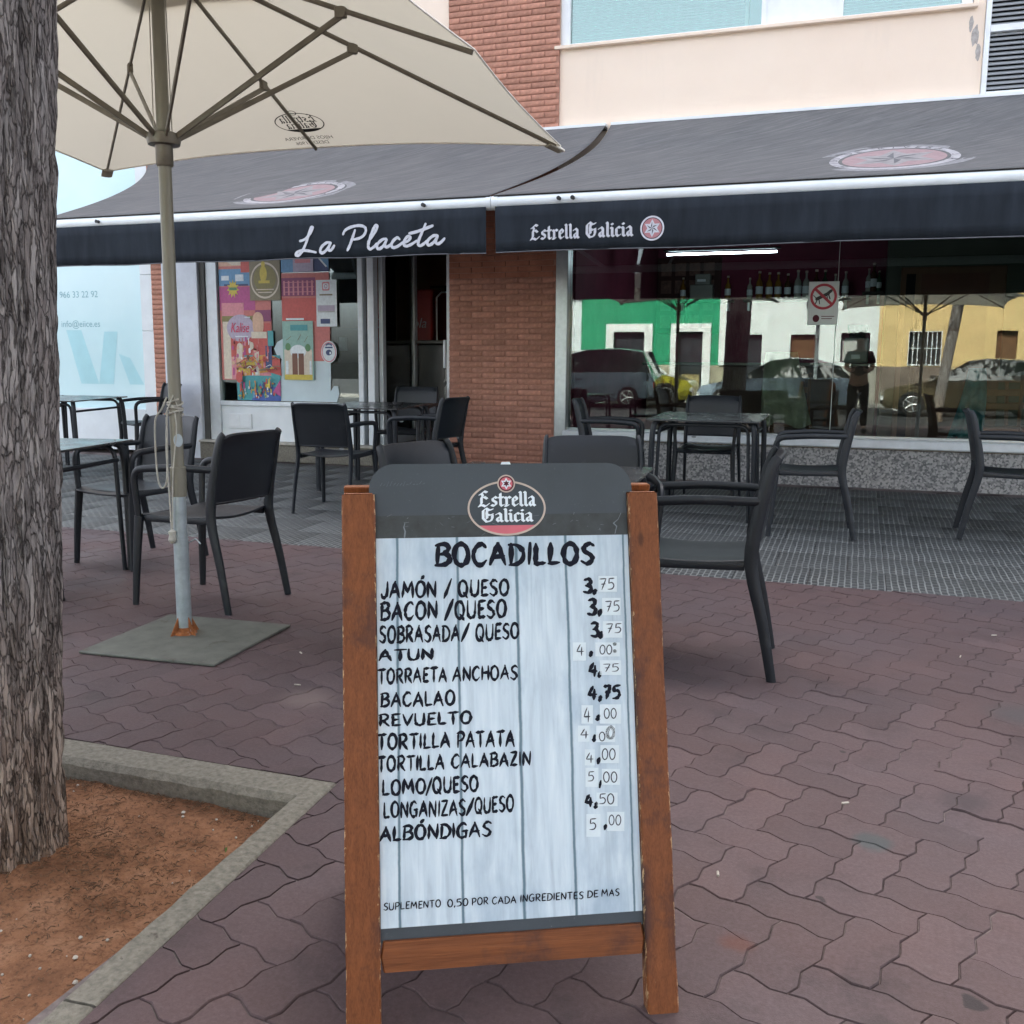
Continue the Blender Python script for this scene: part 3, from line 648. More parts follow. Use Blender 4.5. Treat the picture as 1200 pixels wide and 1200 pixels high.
def cam_uv(p):
    d = Vector(p)-Vector((0, 0, 1.15)); z = d.dot(fw)
    if z < .2: return None
    return 600+FPX*d.dot(rt)/z, 600-FPX*d.dot(up)/z, z
def in_bed(x, y, mrg=0):    # the tree bed with its kerb
    xr = -1.304+(2.269-y)*.0689
    return x < xr+mrg and y < 2.262+mrg and y > .75 and x > -3.3
cand = []
for i in range(-150, 150):
    for j in range(-150, 150):
        k = (i-j) % 4
        if k == 0: c = (i+1, j+.5, 'H')
        elif k == 3: c = (i+.5, j+1, 'V')
        else: continue
        lx, ly = c[0]*U, c[1]*U; x, y = lx*cT-ly*sT+.02, lx*sT+ly*cT+.03
        if not (-9 < x < 6 and -3.1 < y < YE+.12): continue
        if in_bed(x, y, -.13): continue
        cand.append((x, y, c[2]))
def clip_poly(P, a, b, c):      # keep a*x+b*y<=c
    out = []
    for i in range(len(P)):
        p, q = P[i-1], P[i]; dp, dq = a*p[0]+b*p[1]-c, a*q[0]+b*q[1]-c
        if (dp <= 0) != (dq <= 0):
            t = dp/(dp-dq); out.append((p[0]+(q[0]-p[0])*t, p[1]+(q[1]-p[1])*t))
        if dq <= 0: out.append(q)
    return out
pm = {k: (lambda mb: mb)(MB().add(*PG[k])) for k in PG}
def bake_mesh(mb, name, mat):
    o = mb.build(name, mat, None, 50); me = o.data; bpy.data.objects.remove(o); return me
PME = {k: bake_mesh(pm[k], 'paver', paver_m) for k in pm}
vis = []; rest = []
for x, y, t in cand:
    u = cam_uv((x, y, 0)); edge = y > YE-.13 or in_bed(x, y, .14)
    if u and -40 < u[0] < 1240 and 500 < u[1] < 1260 and not edge: vis.append((u[2], x, y, t))
    else: rest.append((x, y, t, edge))
vis.sort(); rest += [(x, y, t, False) for _, x, y, t in vis[295:]]
for _, x, y, t in vis[:295]:
    o = mesh_obj('paver', PME[t], plaza, (x, y, random.gauss(0, .0011)))
    o.rotation_euler = (random.gauss(0, .004), random.gauss(0, .004), 0)
pb = MB()
for x, y, t, edge in rest:
    dz = random.gauss(0, .001); tx, ty = random.gauss(0, .004), random.gauss(0, .004); vs, fs = PG[t]; n = len(fs[0])
    if edge:       # pavers cut along the terrace edge and the kerb
        P = clip_poly([(x+v[0], y+v[1]) for v in vs[:n]], 0, 1, YE-.006); PS = [P]
        if in_bed(x, y, .2) and len(P) > 2:
            PS = [clip_poly(P, 0, -1, -2.2685), clip_poly(clip_poly(P, 0, 1, 2.2683), -1, -.0689, -(-1.304+2.269*.0689)-.004)]
        for P in PS:
          if len(P) < 3: continue
          nn = len(P); pb.add([(a, b, dz) for a, b in P]+[(a, b, dz-.014) for a, b in P], [tuple(range(nn))]+[((i+1) % nn, i, nn+i, nn+(i+1) % nn) for i in range(nn)])
    else: pb.add([(x+v[0], y+v[1], v[2]+dz+v[0]*tx+v[1]*ty) for v in vs], fs)
o = pb.build('paver_field', paver_m, plaza, 50); o['kind'] = 'stuff'; o['label'] = 'the further and off-frame interlocking red pavers of the plaza'
# kerb of the tree bed
kb = thing('tree_bed_kerb', 'worn grey concrete kerb framing the square bed of red soil round the tree', 'kerb', (-1.3, 2.2, 0))
def kerbstone(x0, y0, x1, y1, wd, side, z=.002, seed=0):
    mb = MB(); L_ = hypot(x1-x0, y1-y0); n = max(6, int(L_/.035)); dx, dy = (x1-x0)/L_, (y1-y0)/L_; nx, ny = side*-dy, side*dx; vs = []
    for i in range(n+1):
        t = i/n*L_; e = noise.noise((t*9+seed, seed, 0))*.004; c = .012+noise.noise((t*14, seed+3, 1))*.006
        for a, zz in ((-.001, -.14), (0, z-.004), (.005, z+e*.5), (wd-c-.004, z+e*.5), (wd+e, z-c-.006), (wd+.004+e, -.14)):
            vs.append((x0+dx*t+nx*a+1.3, y0+dy*t+ny*a-2.2, zz))
    f = []
    for i in range(n):
        for k in range(5): f.append((i*6+k, i*6+k+1, (i+1)*6+k+1, (i+1)*6+k))
    f += [tuple(range(6))[::-1], tuple(n*6+k for k in range(6))]
    if side < 0: f = [q[::-1] for q in f]
    mb.add(vs, f); return mb.build('kerbstone', kerb_m, kb, 35)
kerbstone(-2.29, 2.262, -1.306, 2.266, .125, -1, seed=1); kerbstone(-3.3, 2.258, -2.30, 2.262, .125, -1, seed=2)
kerbstone(-1.303, 2.262, -1.2355, 1.275, .082, -1, seed=3); kerbstone(-1.2345, 1.268, -1.18, .55, .082, -1, seed=4)
# soil
sb = MB(); nx_, ny_ = 150, 110; vs = []
for j in range(ny_+1):
    for i in range(nx_+1):
        x = -3.3+2.1*i/nx_; y = .6+1.6*j/ny_; p = Vector((x, y, 0))
        h = noise.fractal(p*3.2, 1, 2, 4)*.014+noise.fractal(p*22, 1, 2, 3)*.0045
        d = hypot(x+1.93, y-1.70); h += .05*max(0, 1-d/.45)**1.5; vs.append((x, y, -.062+h))
sb.add(vs, [(j*(nx_+1)+i, j*(nx_+1)+i+1, (j+1)*(nx_+1)+i+1, (j+1)*(nx_+1)+i) for j in range(ny_) for i in range(nx_)])
soil = struct('bed_soil', sb, soil_m, smooth=180)
lt = MB()
for k in range(2600):
    x, y = random.uniform(-2.9, -1.33), random.uniform(.9, 2.12)
    if random.random() < .55: x = min(-1.35, max(-2.6, random.gauss(-1.75, .2))); y = min(2.1, random.gauss(1.75, .16))
    if k % 5 == 0: y = 2.13-abs(random.gauss(0, .03)); x = random.uniform(-2.6, -1.38)
    p = Vector((x, y, 0)); h = noise.fractal(p*3.2, 1, 2, 4)*.014-.059+.05*max(0, 1-hypot(x+1.93, y-1.70)/.45)**1.5
    a = random.uniform(0, pi); l = random.uniform(.004, .022); r = random.uniform(.0006, .0016)
    dx, dy = cos(a)*l/2, sin(a)*l/2; b = random.uniform(-.004, .006)
    lt.tube([(x-dx, y-dy, h+.003), (x, y, h+.004+b), (x+dx, y+dy, h+.003)], r, 3)
o = lt.build('leaf_litter', twig_m, None, 0); tag(o, 'dry needles and twig litter scattered on the red soil of the tree bed', 'litter', kind='stuff')
pbm = MB()
for k in range(190):
    x, y = random.uniform(-2.9, -1.33), random.uniform(.9, 2.12); r = random.uniform(.0015, .0052) if k > 6 else .006
    h = noise.fractal(Vector((x, y, 0))*3.2, 1, 2, 4)*.014-.060; pbm.lathe([(r*.5, h-.001), (r, h+r*.5), (r*.6, h+r*1.1)], x, y, 6)
o = pbm.build('gravel', pebble_m, None, 60); tag(o, 'small pale pebbles lying on the red soil under the tree', 'gravel', kind='stuff')
sp = MB()
for k in range(14):
    a = random.uniform(0, 2*pi); l = random.uniform(.008, .02); x, y = -1.375+random.gauss(0, .02), 1.93+random.gauss(0, .02)
    sp.add([(x, y, -.055), (x+cos(a)*l*.5-sin(a)*.003, y+sin(a)*l*.5+cos(a)*.003, -.045), (x+cos(a)*l, y+sin(a)*l, -.042), (x+cos(a)*l*.5+sin(a)*.003, y+sin(a)*l*.5-cos(a)*.003, -.047)], [(0, 1, 2, 3)])
o = sp.build('weed_sprout', leafy, None, 0); tag(o, 'tiny green weed sprouting in the soil corner beside the kerb', 'weed')
# cigarette butts and chips on the paving
bt = [(.03, 2.62, 30), (-.24, 2.13, 100), (-.92, 2.9, 50), (-1.85, 2.95, 10), (-2.05, 3.3, 140), (.62, 4.6, 20), (.45, 4.2, 75), (.62, 2.05, 0), (-1.52, 2.75, 60)]
wh = ['by the stray chair leg', 'near the board foot', 'behind the menu board', 'left of the menu board', 'beside the parasol plate', 'below the right-hand chairs', 'midway on the right paving', 'low on the right paving', 'between kerb and parasol plate']
for k, (x, y, a) in enumerate(bt):
    b = MB(); a = radians(a); l = random.uniform(.006, .012); b.tube([(-cos(a)*l, -sin(a)*l, .0035), (cos(a)*l, sin(a)*l, .0035)], .003, 6)
    o = b.build('cigarette_butt', pebble_m, None, 60, (x, y, 0)); tag(o, 'tiny pale cigarette butt lying on red pavers '+wh[k], 'litter', 'cigarette butts on the paving')
# grey terrace
t = MB(); t.add([(-14, YE, -.008), (9, YE, -.008), (9, 13.6, (13.6-YE)*SL-.008), (-14, 13.6, (13.6-YE)*SL-.008), (-14, YE, -.14), (9, YE, -.14)], [(0, 1, 2, 3), (4, 5, 1, 0)])
terr = struct('terrace', t, joint_m)
TS = .4; tl = MB().box(-TS/2+.0012, -TS/2+.0012, -.02, TS/2-.0012, TS/2-.0012, 0, b=.002)
TME = bake_mesh(tl, 'floor_tile', tile_m); tb = MB(); nt_ = 0
for j in range(10):
    for i in range(-34, 22):
        x = i*TS+(.2 if j % 2 else 0); y = YE+.001+TS*(j+.5)
        if y+TS/2 > WY+.03: continue
        z = (y-YE)*SL; u = cam_uv((x, y, z))
        if u and -60 < u[0] < 1260 and nt_ < 290:
            o = mesh_obj('floor_tile', TME, terr, (x, y, z+random.gauss(0, .0006))); o.rotation_euler = (math.atan(SL), 0, 0); nt_ += 1
        else:
            c = MB().box(-TS/2+.0012, -TS/2+.0012, -.02, TS/2-.0012, TS/2-.0012, 0); tb.add([(v[0]+x, v[1]+y, v[2]+z+v[1]*SL) for v in c.v], c.f)
o = tb.build('floor_tile_field', tile_m, terr, 0); o['kind'] = 'stuff'

# ------------------------------------------------------------------ the building with the bar
B = thing('bar_building', 'peach rendered building with red brick columns and ground floor bar behind the terrace', 'building', (0, WY, 0))
def bp(name, mb, mat, parent=None, smooth=40):       # coordinates in world; stored relative to the building
    mb.tf(lambda v: (v[0], v[1]-WY, v[2])); return mb.build(name, mat, parent or B, smooth)
def W_(*bx):                                          # x0,z0,x1,z1 wall panels
    mb = MB()
    for x0, z0, x1, z1 in bx: mb.box(x0, WY, z0, x1, WY+.25, z1)
    return mb
bp('upper_wall', W_((-3.9, 3.36, -2.79, 11), (-2.79, 2.95, .71, 4.06), (-2.79, 5.6, .71, 11), (.71, 2.95, .80, 11), (.80, 5.3, 2.4, 11), (.80, 2.95, 2.4, 3.34), (2.4, 2.95, 12, 11), (-7.25, 2.75, -3.9, 11), (-18, 3.62, -7.25, 11)), peach)
# brick column between entrance and shop window
bc = bp('brick_column', MB().box(-3.893, WY-.028, .02, -2.787, WY+.2, 3.36).box(-3.893, WY-.028, 3.36, -2.787, WY-.001, 11), mortar)
BW, BH, J = .2345, .0455, .0085
BME = bake_mesh(MB().box(-BW/2, -.006, -BH/2, BW/2, .035, BH/2, b=.0025), 'brick', brick_m)
BME2 = bake_mesh(MB().box(-.105/2, -.006, -BH/2, .105/2, .035, BH/2, b=.0025), 'brick', brick_m)
fb = MB(); nb = 0; z = .13; row = 0
while z < 11:
    x = -3.893
    pieces = []
    if row % 2: pieces.append((x+.0525, .105)); x += .105+J
    while x+BW < -2.78: pieces.append((x+BW/2, BW)); x += BW+J
    if -2.787-x > .06: pieces.append((x+(-2.787-x)/2, -2.787-x))
    for cx, wd in pieces:
        vis_ = z < 1.98 or 3.33 < z < 4.62
        yy = -.031+random.gauss(0, .0012)
        if vis_ and nb < 292:
            me = BME if wd > .2 else BME2; o = mesh_obj('brick', me, bc, (cx, yy, z)); o.rotation_euler = (0, random.gauss(0, .004), random.gauss(0, .004))
            if abs(wd-BW) > .01 and abs(wd-.105) > .01: o.scale = (wd/(.105 if me is BME2 else BW), 1, 1)
            nb += 1
        else: fb.box(cx-wd/2, WY+yy-.006, z-BH/2, cx+wd/2, WY+yy+.03, z+BH/2)
    z += BH+J; row += 1
o = bp('brick_field', fb, brick_far, bc, 0); o['kind'] = 'stuff'
bpz = bp('brick_pier', MB().box(-7.50, WY-.02, .02, -7.335, WY+.2, 3.3), mortar)
PME = bake_mesh(MB().box(-.079, -.006, -BH/2, .079, .035, BH/2, b=.0025), 'brick', brick_m)
z = .14
while z < 3.25:
    mesh_obj('brick', PME, bpz, (-7.418, -.024+random.gauss(0, .001), z)); z += BH+J
bp('entrance_pier', MB().box(-7.335, WY-.06, .02, -6.865, WY+.3, 2.75, b=.006), white_wall_m)
# side and rear shell so that the building really stands there
bp('shell', MB().box(-18, WY+6.5, 0, 12, WY+6.7, 11).box(-18, WY, 11, 12, WY+6.7, 11.2).box(-18, WY+.25, 0, -17.8, WY+6.5, 11).box(11.8, WY+.25, 0, 12, WY+6.5, 11).box(-17.8, WY+.25, 2.98, 11.8, WY+6.5, 3.1), peach)
# upstairs window
def part(name, parent, loc=(0, 0, 0)):
    o = bpy.data.objects.new(name, None); COL.objects.link(o); o.empty_display_size = .1; o.parent = parent; o.location = loc; return o
win = part('upper_window', B)
bp('window_sill', MB().box(-2.83, WY-.05, 4.045, .74, WY+.06, 4.075, b=.004), peach, win)
bp('frame', MB().box(-2.788, WY+.02, 4.08, -2.70, WY+.09, 5.6, b=.004).box(.62, WY+.02, 4.08, .705, WY+.09, 5.6, b=.004).box(-2.70, WY+.02, 4.078, .62, WY+.09, 4.10).box(-.975, WY+.02, 4.10, -.935, WY+.09, 5.6).box(-.34, WY+.02, 4.10, -.30, WY+.09, 5.6).box(-2.70, WY+.02, 5.55, .62, WY+.09, 5.6), white_frame, win)
bp('infill_panel', MB().box(-.935, WY+.035, 4.10, -.34, WY+.06, 5.55), white_frame, win)
blind_glass = M('tinted_blind_glass', (.16, .36, .35), .16, .12, 2, coat=.7)
for a, b in ((-2.70, -1.12), (-1.085, -.975), (-.30, .62)):
    bp('pane', MB().box(a, WY+.055, 4.10, b, WY+.062, 5.55), glass_mat('window_pane_glass', .10, (.72, .92, .88)), win)
bp('mullion', MB().box(-1.12, WY+.05, 4.10, -1.085, WY+.07, 5.55), M('teal_mullion', (.35, .52, .5), .4), win)
slat_m = M('pale_green_blind', (.34, .58, .54), .45, .1, 3)
bl = MB(); z = 4.11
sl_me = bake_mesh(MB().add([(-.79, -.009, -.006), (.79, -.009, -.006), (.79, .009, .006), (-.79, .009, .006)], [(0, 1, 2, 3)]), 'blind_slat', slat_m)
while z < 5.5:
    o = mesh_obj('blind_slat', sl_me, win, (-1.91, .10, z)); o2 = mesh_obj('blind_slat', sl_me, win, (.16, .10, z)); o2.scale = (.58, 1, 1); z += .025
bp('blind_backing', MB().box(-2.75, WY+.16, 4.08, .68, WY+.17, 5.58), M('teal_shade', (.10, .25, .24), .8), win)
# louvre at the right
lv = part('louvre', B); z = 3.42
bp('frame', MB().box(.803, WY-.03, 3.345, .845, WY+.1, 5.3, b=.004).box(.845, WY-.03, 3.345, 2.4, WY+.1, 3.385).box(.845, WY-.03, 3.845, 2.4, WY+.1, 3.895).box(.845, WY+.1, 3.385, 2.4, WY+.12, 5.3, m=1), [white_frame, M('dark_void', (.02, .022, .025), .9)], lv)
LME = bake_mesh(MB().box(-.775, -.02, -.004, .775, .02, .004), 'louvre_slat', M('grey_louvre_slat', (.36, .38, .40), .5, .1, 10))
while z < 5.25:
    if not (3.835 < z < 3.905):
        o = mesh_obj('louvre_slat', LME, lv, (1.62, .01, z)); o.rotation_euler = (radians(38), 0, 0)
    z += .0375
# bare cement patches beside the louvre
pt = MB()
for k in range(3):
    cx, cz, r = ((.735, 3.83, .05), (.765, 3.70, .035), (.70, 3.93, .03))[k]
    pt.add([(cx+r*(.7+.3*noise.noise((cos(a)*2, sin(a)*2, k)))*cos(a)*.8, WY-.0015-.0003*k, cz+r*2.2*(.8+.5*noise.noise((cos(a)*1.5, sin(a)*1.5, k+4)))*sin(a)) for a in [2*pi*i/18 for i in range(18)]], [tuple(range(18))])
bp('cement_patch', pt, M('bare_cement', (.40, .37, .35), .95, .25, 30), None, 0)
# shop front of the bar (right)
sf = part('shop_window', B)
bp('plinth', MB().box(-2.68, WY-.02, .02, 9, WY+.22, .445, b=.004), terrazzo, sf)
bp('sill', MB().box(-2.69, WY-.075, .452, 9, WY+.1, .535, b=.012).box(-2.69, WY-.04, .445, 9, WY+.1, .452, m=1), [alu_pale, M('sealant', (.25, .2, .13), .9)], sf)
bp('frame', MB().box(-2.785, WY-.045, .2, -2.665, WY+.12, 2.95, b=.006).box(-2.665, WY+.02, .535, 9, WY+.08, .555).box(-2.665, WY, 2.62, 9, WY+.2, 2.95), alu, sf)
bp('pane', MB().box(-2.664, WY+.045, .555, -.2235, WY+.053, 2.62), shop_glass, sf)
bp('pane', MB().box(-.2165, WY+.045, .555, 2.4, WY+.053, 2.62), shop_glass, sf)
bp('pane', MB().box(2.41, WY+.045, .555, 9, WY+.053, 2.62), shop_glass, sf)
bp('glass_joint', MB().box(-.223, WY+.043, .555, -.217, WY+.055, 2.62), M('clear_silicone', (.35, .4, .38), .4), sf)
# neighbouring shop front (left)
ns = part('frosted_shop_window', B); ns['label'] = 'pale turquoise frosted shop window with lettering, left of the brick pier'
bp('pane', MB().box(-18, WY+.05, .3, -7.66, WY+.06, 3.62), turq, ns)
bp('frame', MB().box(-7.659, WY-.02, .3, -7.502, WY+.1, 1.5, b=.004).box(-7.659, WY-.02, 1.503, -7.502, WY+.1, 2.12, b=.004).box(-7.659, WY-.02, 2.123, -7.502, WY+.1, 3.62, b=.004).box(-18, WY-.02, .15, -7.66, WY+.1, .62, b=.004), white_door_m, ns)
def facade_text(body, x, z, size, mat, name, parent, sx=1):
    vs, fs = text_polys(body, size); m = MB(); m.add([(x+a*sx, WY+.048, z+b) for a, b in vs], fs); return bp(name, m, mat, parent, 0)
facade_text('966 33 22 92', -8.87, 1.89, .105, turq_t, 'lettering', ns)
facade_text('info@eiice.es', -8.87, 1.555, .105, turq_t, 'lettering', ns)
wl = MB(); yv = WY+.0485
wl.add([(-8.80, yv, 1.52), (-8.58, yv, 1.52), (-8.36, yv, .90), (-8.62, yv, .90)], [(0, 1, 2, 3)]).add([(-8.36, yv, .90), (-8.15, yv, .90), (-8.06, yv, 1.50), (-8.25, yv, 1.50)], [(0, 1, 2, 3)])
wl.add([(-8.06, yv-.0004, 1.25), (-7.9, yv-.0004, 1.20), (-7.72, yv-.0004, .90), (-7.92, yv-.0004, .90)], [(0, 1, 2, 3)])
bp('letter_decal', wl, turq_d, ns, 0)
# entrance window with posters (left of the door)
ew = part('entrance_window', B); ew['label'] = 'entrance window with posters above a white kick panel'
bp('jamb', MB().box(-6.865, WY-.02, .13, -6.80, WY+.3, 2.75), M('dark_jamb', (.10, .10, .095), .8), ew)
bp('frame', MB().box(-6.80, WY+.0, .13, -6.66, WY+.08, 2.75, b=.005).box(-6.66, WY+.0, .69, -4.94, WY+.08, .74, b=.004).box(-4.94, WY, .13, -4.88, WY+.09, 2.75, b=.006).box(-4.83, WY+.0, .13, -4.75, WY+.09, 2.75, b=.006).box(-6.66, WY, 2.6, -3.9, WY+.1, 2.75), alu_pale, ew)
bp('kick_panel', MB().box(-6.66, WY+.02, .30, -4.94, WY+.06, .69, b=.004), white_door_m, ew)
bp('vent', MB().box(-6.56, WY+.008, .44, -6.27, WY+.019, .60, b=.003).box(-6.54, WY+.004, .46, -6.425, WY+.0075, .58).box(-6.405, WY+.004, .46, -6.29, WY+.0075, .58), white_frame, ew)
bp('threshold', MB().box(-6.86, WY-.13, .10, -3.9, WY+.3, .285, b=.01).box(-6.86, WY-.15, .285, -3.9, WY+.3, .31, b=.006, m=1), [kerb_m, M('stone_threshold', (.40, .38, .33), .7, .15, 20)], ew)
bp('pane', MB().box(-6.66, WY+.04, .74, -4.94, WY+.048, 2.6), glass_mat('entrance_glass', .06), ew)
bp('door_post', MB().box(-3.935, WY-.01, .30, -3.90, WY+.06, 2.75, b=.004), alu_pale, ew)
bp('door_handle', MB().box(-3.965, WY-.03, 1.12, -3.94, WY+.02, 1.40, b=.006), alu_pale, ew)
# open door leaf swung outwards edge on, with glass
dl = part('open_door', B); bp('leaf_frame', MB().box(-4.745, WY+.1, .31, -4.70, WY+.95, .42).box(-4.745, WY+.1, 2.5, -4.70, WY+.95, 2.6).box(-4.745, WY+.1, .42, -4.70, WY+.17, 2.5).box(-4.745, WY+.88, .42, -4.70, WY+.95, 2.5), alu_pale, dl)
bp('pane', MB().box(-4.727, WY+.17, .42, -4.719, WY+.88, 2.5), glass_mat('entrance_glass2', .06), dl)
# interior shells
rm = part('bar_room', B); maroon = M('maroon_paint', (.16, .03, .06), .8, .15, 4); dkgreen = M('dull_green_paint', (.075, .085, .07), .8, .15, 3)
fl_m = M('dark_floor_tiles', (.12, .11, .10), .4, .3, 5)
bp('floor', MB().box(-2.66, WY+.25, .13, 9, WY+6.5, .15), fl_m, rm); bp('ceiling', MB().box(-2.66, WY+.25, 2.80, 9, WY+6.5, 2.9), M('grey_ceiling', (.20, .19, .18), .9), rm)
bp('back_wall', MB().box(-2.66, 13.5, .15, .25, 13.6, 2.8), maroon, rm)
bp('side_wall', MB().box(-2.78, WY+.25, .15, -2.67, 13.6, 2.8), maroon, rm)
bp('side_wall', MB().box(.25, 12.6, .15, 9, 12.75, 2.8).box(.25, 12.75, .15, .4, 13.5, 2.8), dkgreen, rm)
bp('inner_door', MB().box(.40, 12.55, .15, 1.52, 12.597, 2.32, b=.01).box(.46, 12.53, .15, .56, 12.55, 2.24, m=1).box(.62, 12.535, .2, 1.34, 12.549, 2.24, m=2), [M('dark_wood_frame', (.10, .045, .02), .5), M('void', (.01, .01, .01), .9), M('dark_red_wood', (.085, .025, .012), .45, .3, 3)], rm)
rl = part('entrance_room', B)
bp('floor', MB().box(-6.86, WY+.3, .25, -2.9, WY+6.5, .30), fl_m, rl); bp('ceiling', MB().box(-6.86, WY+.25, 2.7, -2.9, WY+6.5, 2.8), M('brown_ceiling', (.35, .27, .2), .9), rl)
bp('back_wall', MB().box(-7.2, 13.4, .25, -2.9, 13.5, 2.8), M('brown_wall', (.40, .27, .18), .9, .2, 3), rl)
bp('side_wall', MB().box(-7.3, WY+.3, .25, -7.2, 13.5, 2.8), M('brown_wall2', (.36, .25, .17), .9), rl)

# ------------------------------------------------------------------ things seen through the glass
def tube_lamp():
    t = thing('ceiling_lamp', 'lit white fluorescent tube lamp on the ceiling inside the bar', 'lamp', (-1.47, 10.9, 2.36))
    MB().box(-.62, -.02, .03, .62, .02, .05, b=.005).build('housing', plastic, t)
    MB().tube([(-.58, 0, .0), (.58, 0, .0)], .010, 10).build('tube', M('lit_tube', (.8, .85, .9), .4, emit=((.82, .9, 1), 10)), t)
    MB().tube([(-.5, 0, .07), (-.5, 0, .46)], .006, 6).tube([(.5, 0, .07), (.5, 0, .46)], .006, 6).build('hanger', white_frame, t)
tube_lamp()
def bottle(x, y, z, h, col, label, group):
    t = thing('bottle', label, 'bottle', (x, y, z), 0, group); r = h*.13
    MB().lathe([(r*.9, 0), (r, .01), (r, h*.55), (r*.9, h*.62), (r*.34, h*.75), (r*.32, h*.95)], n=10).build('glass', col, t)
    MB().lathe([(r*.4, h*.93), (r*.42, h), (r*.3, h*1.01)], n=8).build('cap', gold_ink, t)
    MB().lathe([(r*1.02, h*.18), (r*1.02, h*.45)], n=10).build('label_band', sticker_m, t)
bcols = [M('green_bottle_glass', (.02, .06, .03), .1, coat=1), M('brown_bottle_glass', (.07, .03, .01), .1, coat=1), M('clear_bottle_glass', (.35, .36, .33), .1, coat=1), M('amber_liquor', (.25, .13, .02), .1, coat=1)]
bn = ['green', 'brown', 'clear', 'amber']
def shelf(x0, x1, z, label, what, n, rel):
    t = thing('wall_shelf', label, 'shelf', ((x0+x1)/2, 13.35, z))
    MB().box(-(x1-x0)/2, -.13, -.03, (x1-x0)/2, .13, 0, b=.004).build('board', M('dark_shelf', (.03, .022, .018), .5), t)
    MB().box(-(x1-x0)/2+.05, -.02, -.14, -(x1-x0)/2+.08, .12, -.031).box((x1-x0)/2-.08, -.02, -.14, (x1-x0)/2-.05, .12, -.031).build('bracket', alu, t)
    for i in range(n):
        k = random.randrange(4); o_ = ['leftmost', 'second', 'third', 'fourth', 'fifth', 'sixth', 'seventh', 'eighth', 'ninth', 'tenth', 'eleventh'][i]
        lab = '%s glass bottle, %s %s' % (bn[k], 'leftmost' if i == 0 else ('rightmost' if i == n-1 else o_+' from the left'), rel)
        bottle(x0+.08+(x1-x0-.16)*i/max(1, n-1)+random.uniform(-.012, .012), 13.33, z+.002, random.uniform(.25, .36), bcols[k], lab, what)
shelf(-1.48, -.15, 2.03, 'dark wall shelf holding a dense row of bottles, left of the no-dogs notice', 'the long bottle row left of the notice', 11, 'in the long bottle row')
shelf(-.02, .24, 2.10, 'short dark shelf of bottles behind the right half of the no-dogs notice', 'the short shelf behind the notice', 3, 'on the shelf behind the notice')
shelf(-2.35, -1.62, 2.03, 'dark wall shelf carrying a grey till below the fluorescent tube', 'the till shelf', 2, 'on the till shelf')
t = thing('cash_till', 'small grey till with white display on the wall shelf under the tube lamp', 'till', (-2.02, 13.3, 2.032))
MB().box(-.15, -.1, 0, .15, .1, .19, b=.01).build('body', M('till_plastic', (.20, .215, .195), .5), t); MB().box(-.09, -.06, .19, .11, .05, .33, b=.008).build('display_head', M('till_plastic', (.30, .32, .29)), t)
MB().box(-.06, -.066, .23, .05, -.061, .26).build('display', white_ink, t)
t = thing('menu_rack', 'dark board of framed notices on the maroon wall, left inside the bar', 'notice board', (-2.55, 13.46, 1.6))
MB().box(-.1, -.01, 0, .75, .03, 1.0, b=.005).build('backing', M('rack_wood', (.05, .02, .018), .6), t)
for i in range(4):
    for j in range(4): MB().box(-.05+i*.19, -.018, .07+j*.23, .09+i*.19, -.011, .24+j*.23).build('card', M('dim_card', (.16, .09, .075), .6, .4, 20), t)
# bar counter
t = thing('bar_counter', 'dark wooden bar counter along the maroon wall inside', 'counter', (-1.2, 12.9, .15))
MB().box(-1.4, -.25, 0, 1.4, .2, 1.02, b=.01).build('body', M('counter_wood', (.05, .022, .014), .5, .3, 4), t); MB().box(-1.45, -.3, 1.022, 1.45, .22, 1.06, b=.01).build('worktop', M('counter_top', (.10, .10, .09), .25), t)
def beam_col(): 
    t = thing('coffee_grinder', 'grey box-shaped appliance standing at the right end of the bar counter', 'appliance', (-.05, 12.9, 1.215))
    MB().box(-.14, -.12, 0, .14, .12, .30, b=.015).build('body', M('till_plastic', (.3, .32, .29)), t); MB().lathe([(.09, .30), (.12, .42), (.12, .46), (.03, .48)], n=12).build('hopper', car_glass, t); MB().box(-.05, -.17, .05, .05, -.121, .1).build('tray', alu, t)
beam_col()
# wooden chairs, coat and bag behind the glass
wch = M('indoor_chair_wood', (.16, .06, .022), .45, .25, 5)
def wood_chair(x, y, rz, label):
    t = thing('wooden_chair', label, 'chair', (x, y, .15), rz, 'wooden chairs inside the bar')
    MB().box(-.2, -.2, .43, .2, .2, .46, b=.008).build('seat', wch, t)
    for sx in (-1, 1):
        MB().tube([(sx*.18, .18, 0), (sx*.17, .17, .43)], .018, 6).build('leg', wch, t)
        MB().tube([(sx*.18, -.22, 0), (sx*.175, -.18, .45), (sx*.175, -.24, .95)], .018, 6).build('leg', wch, t)
    for z in (.62, .75, .88): MB().box(-.165, -.235-(z-.62)*.1, z, .165, -.215-(z-.62)*.1, z+.06, b=.004).build('back_slat', wch, t)
wood_chair(1.62, 10.6, radians(200), 'brown wooden chair inside the bar, just right of the hanging teal bag')
wood_chair(1.25, 10.2, radians(170), 'brown wooden chair inside the bar carrying the hanging teal bag')
wood_chair(-.62, 10.1, radians(185), 'brown wooden chair inside the bar under the olive coat')
wood_chair(2.15, 10.9, radians(160), 'brown wooden chair inside the bar nearest the right edge')
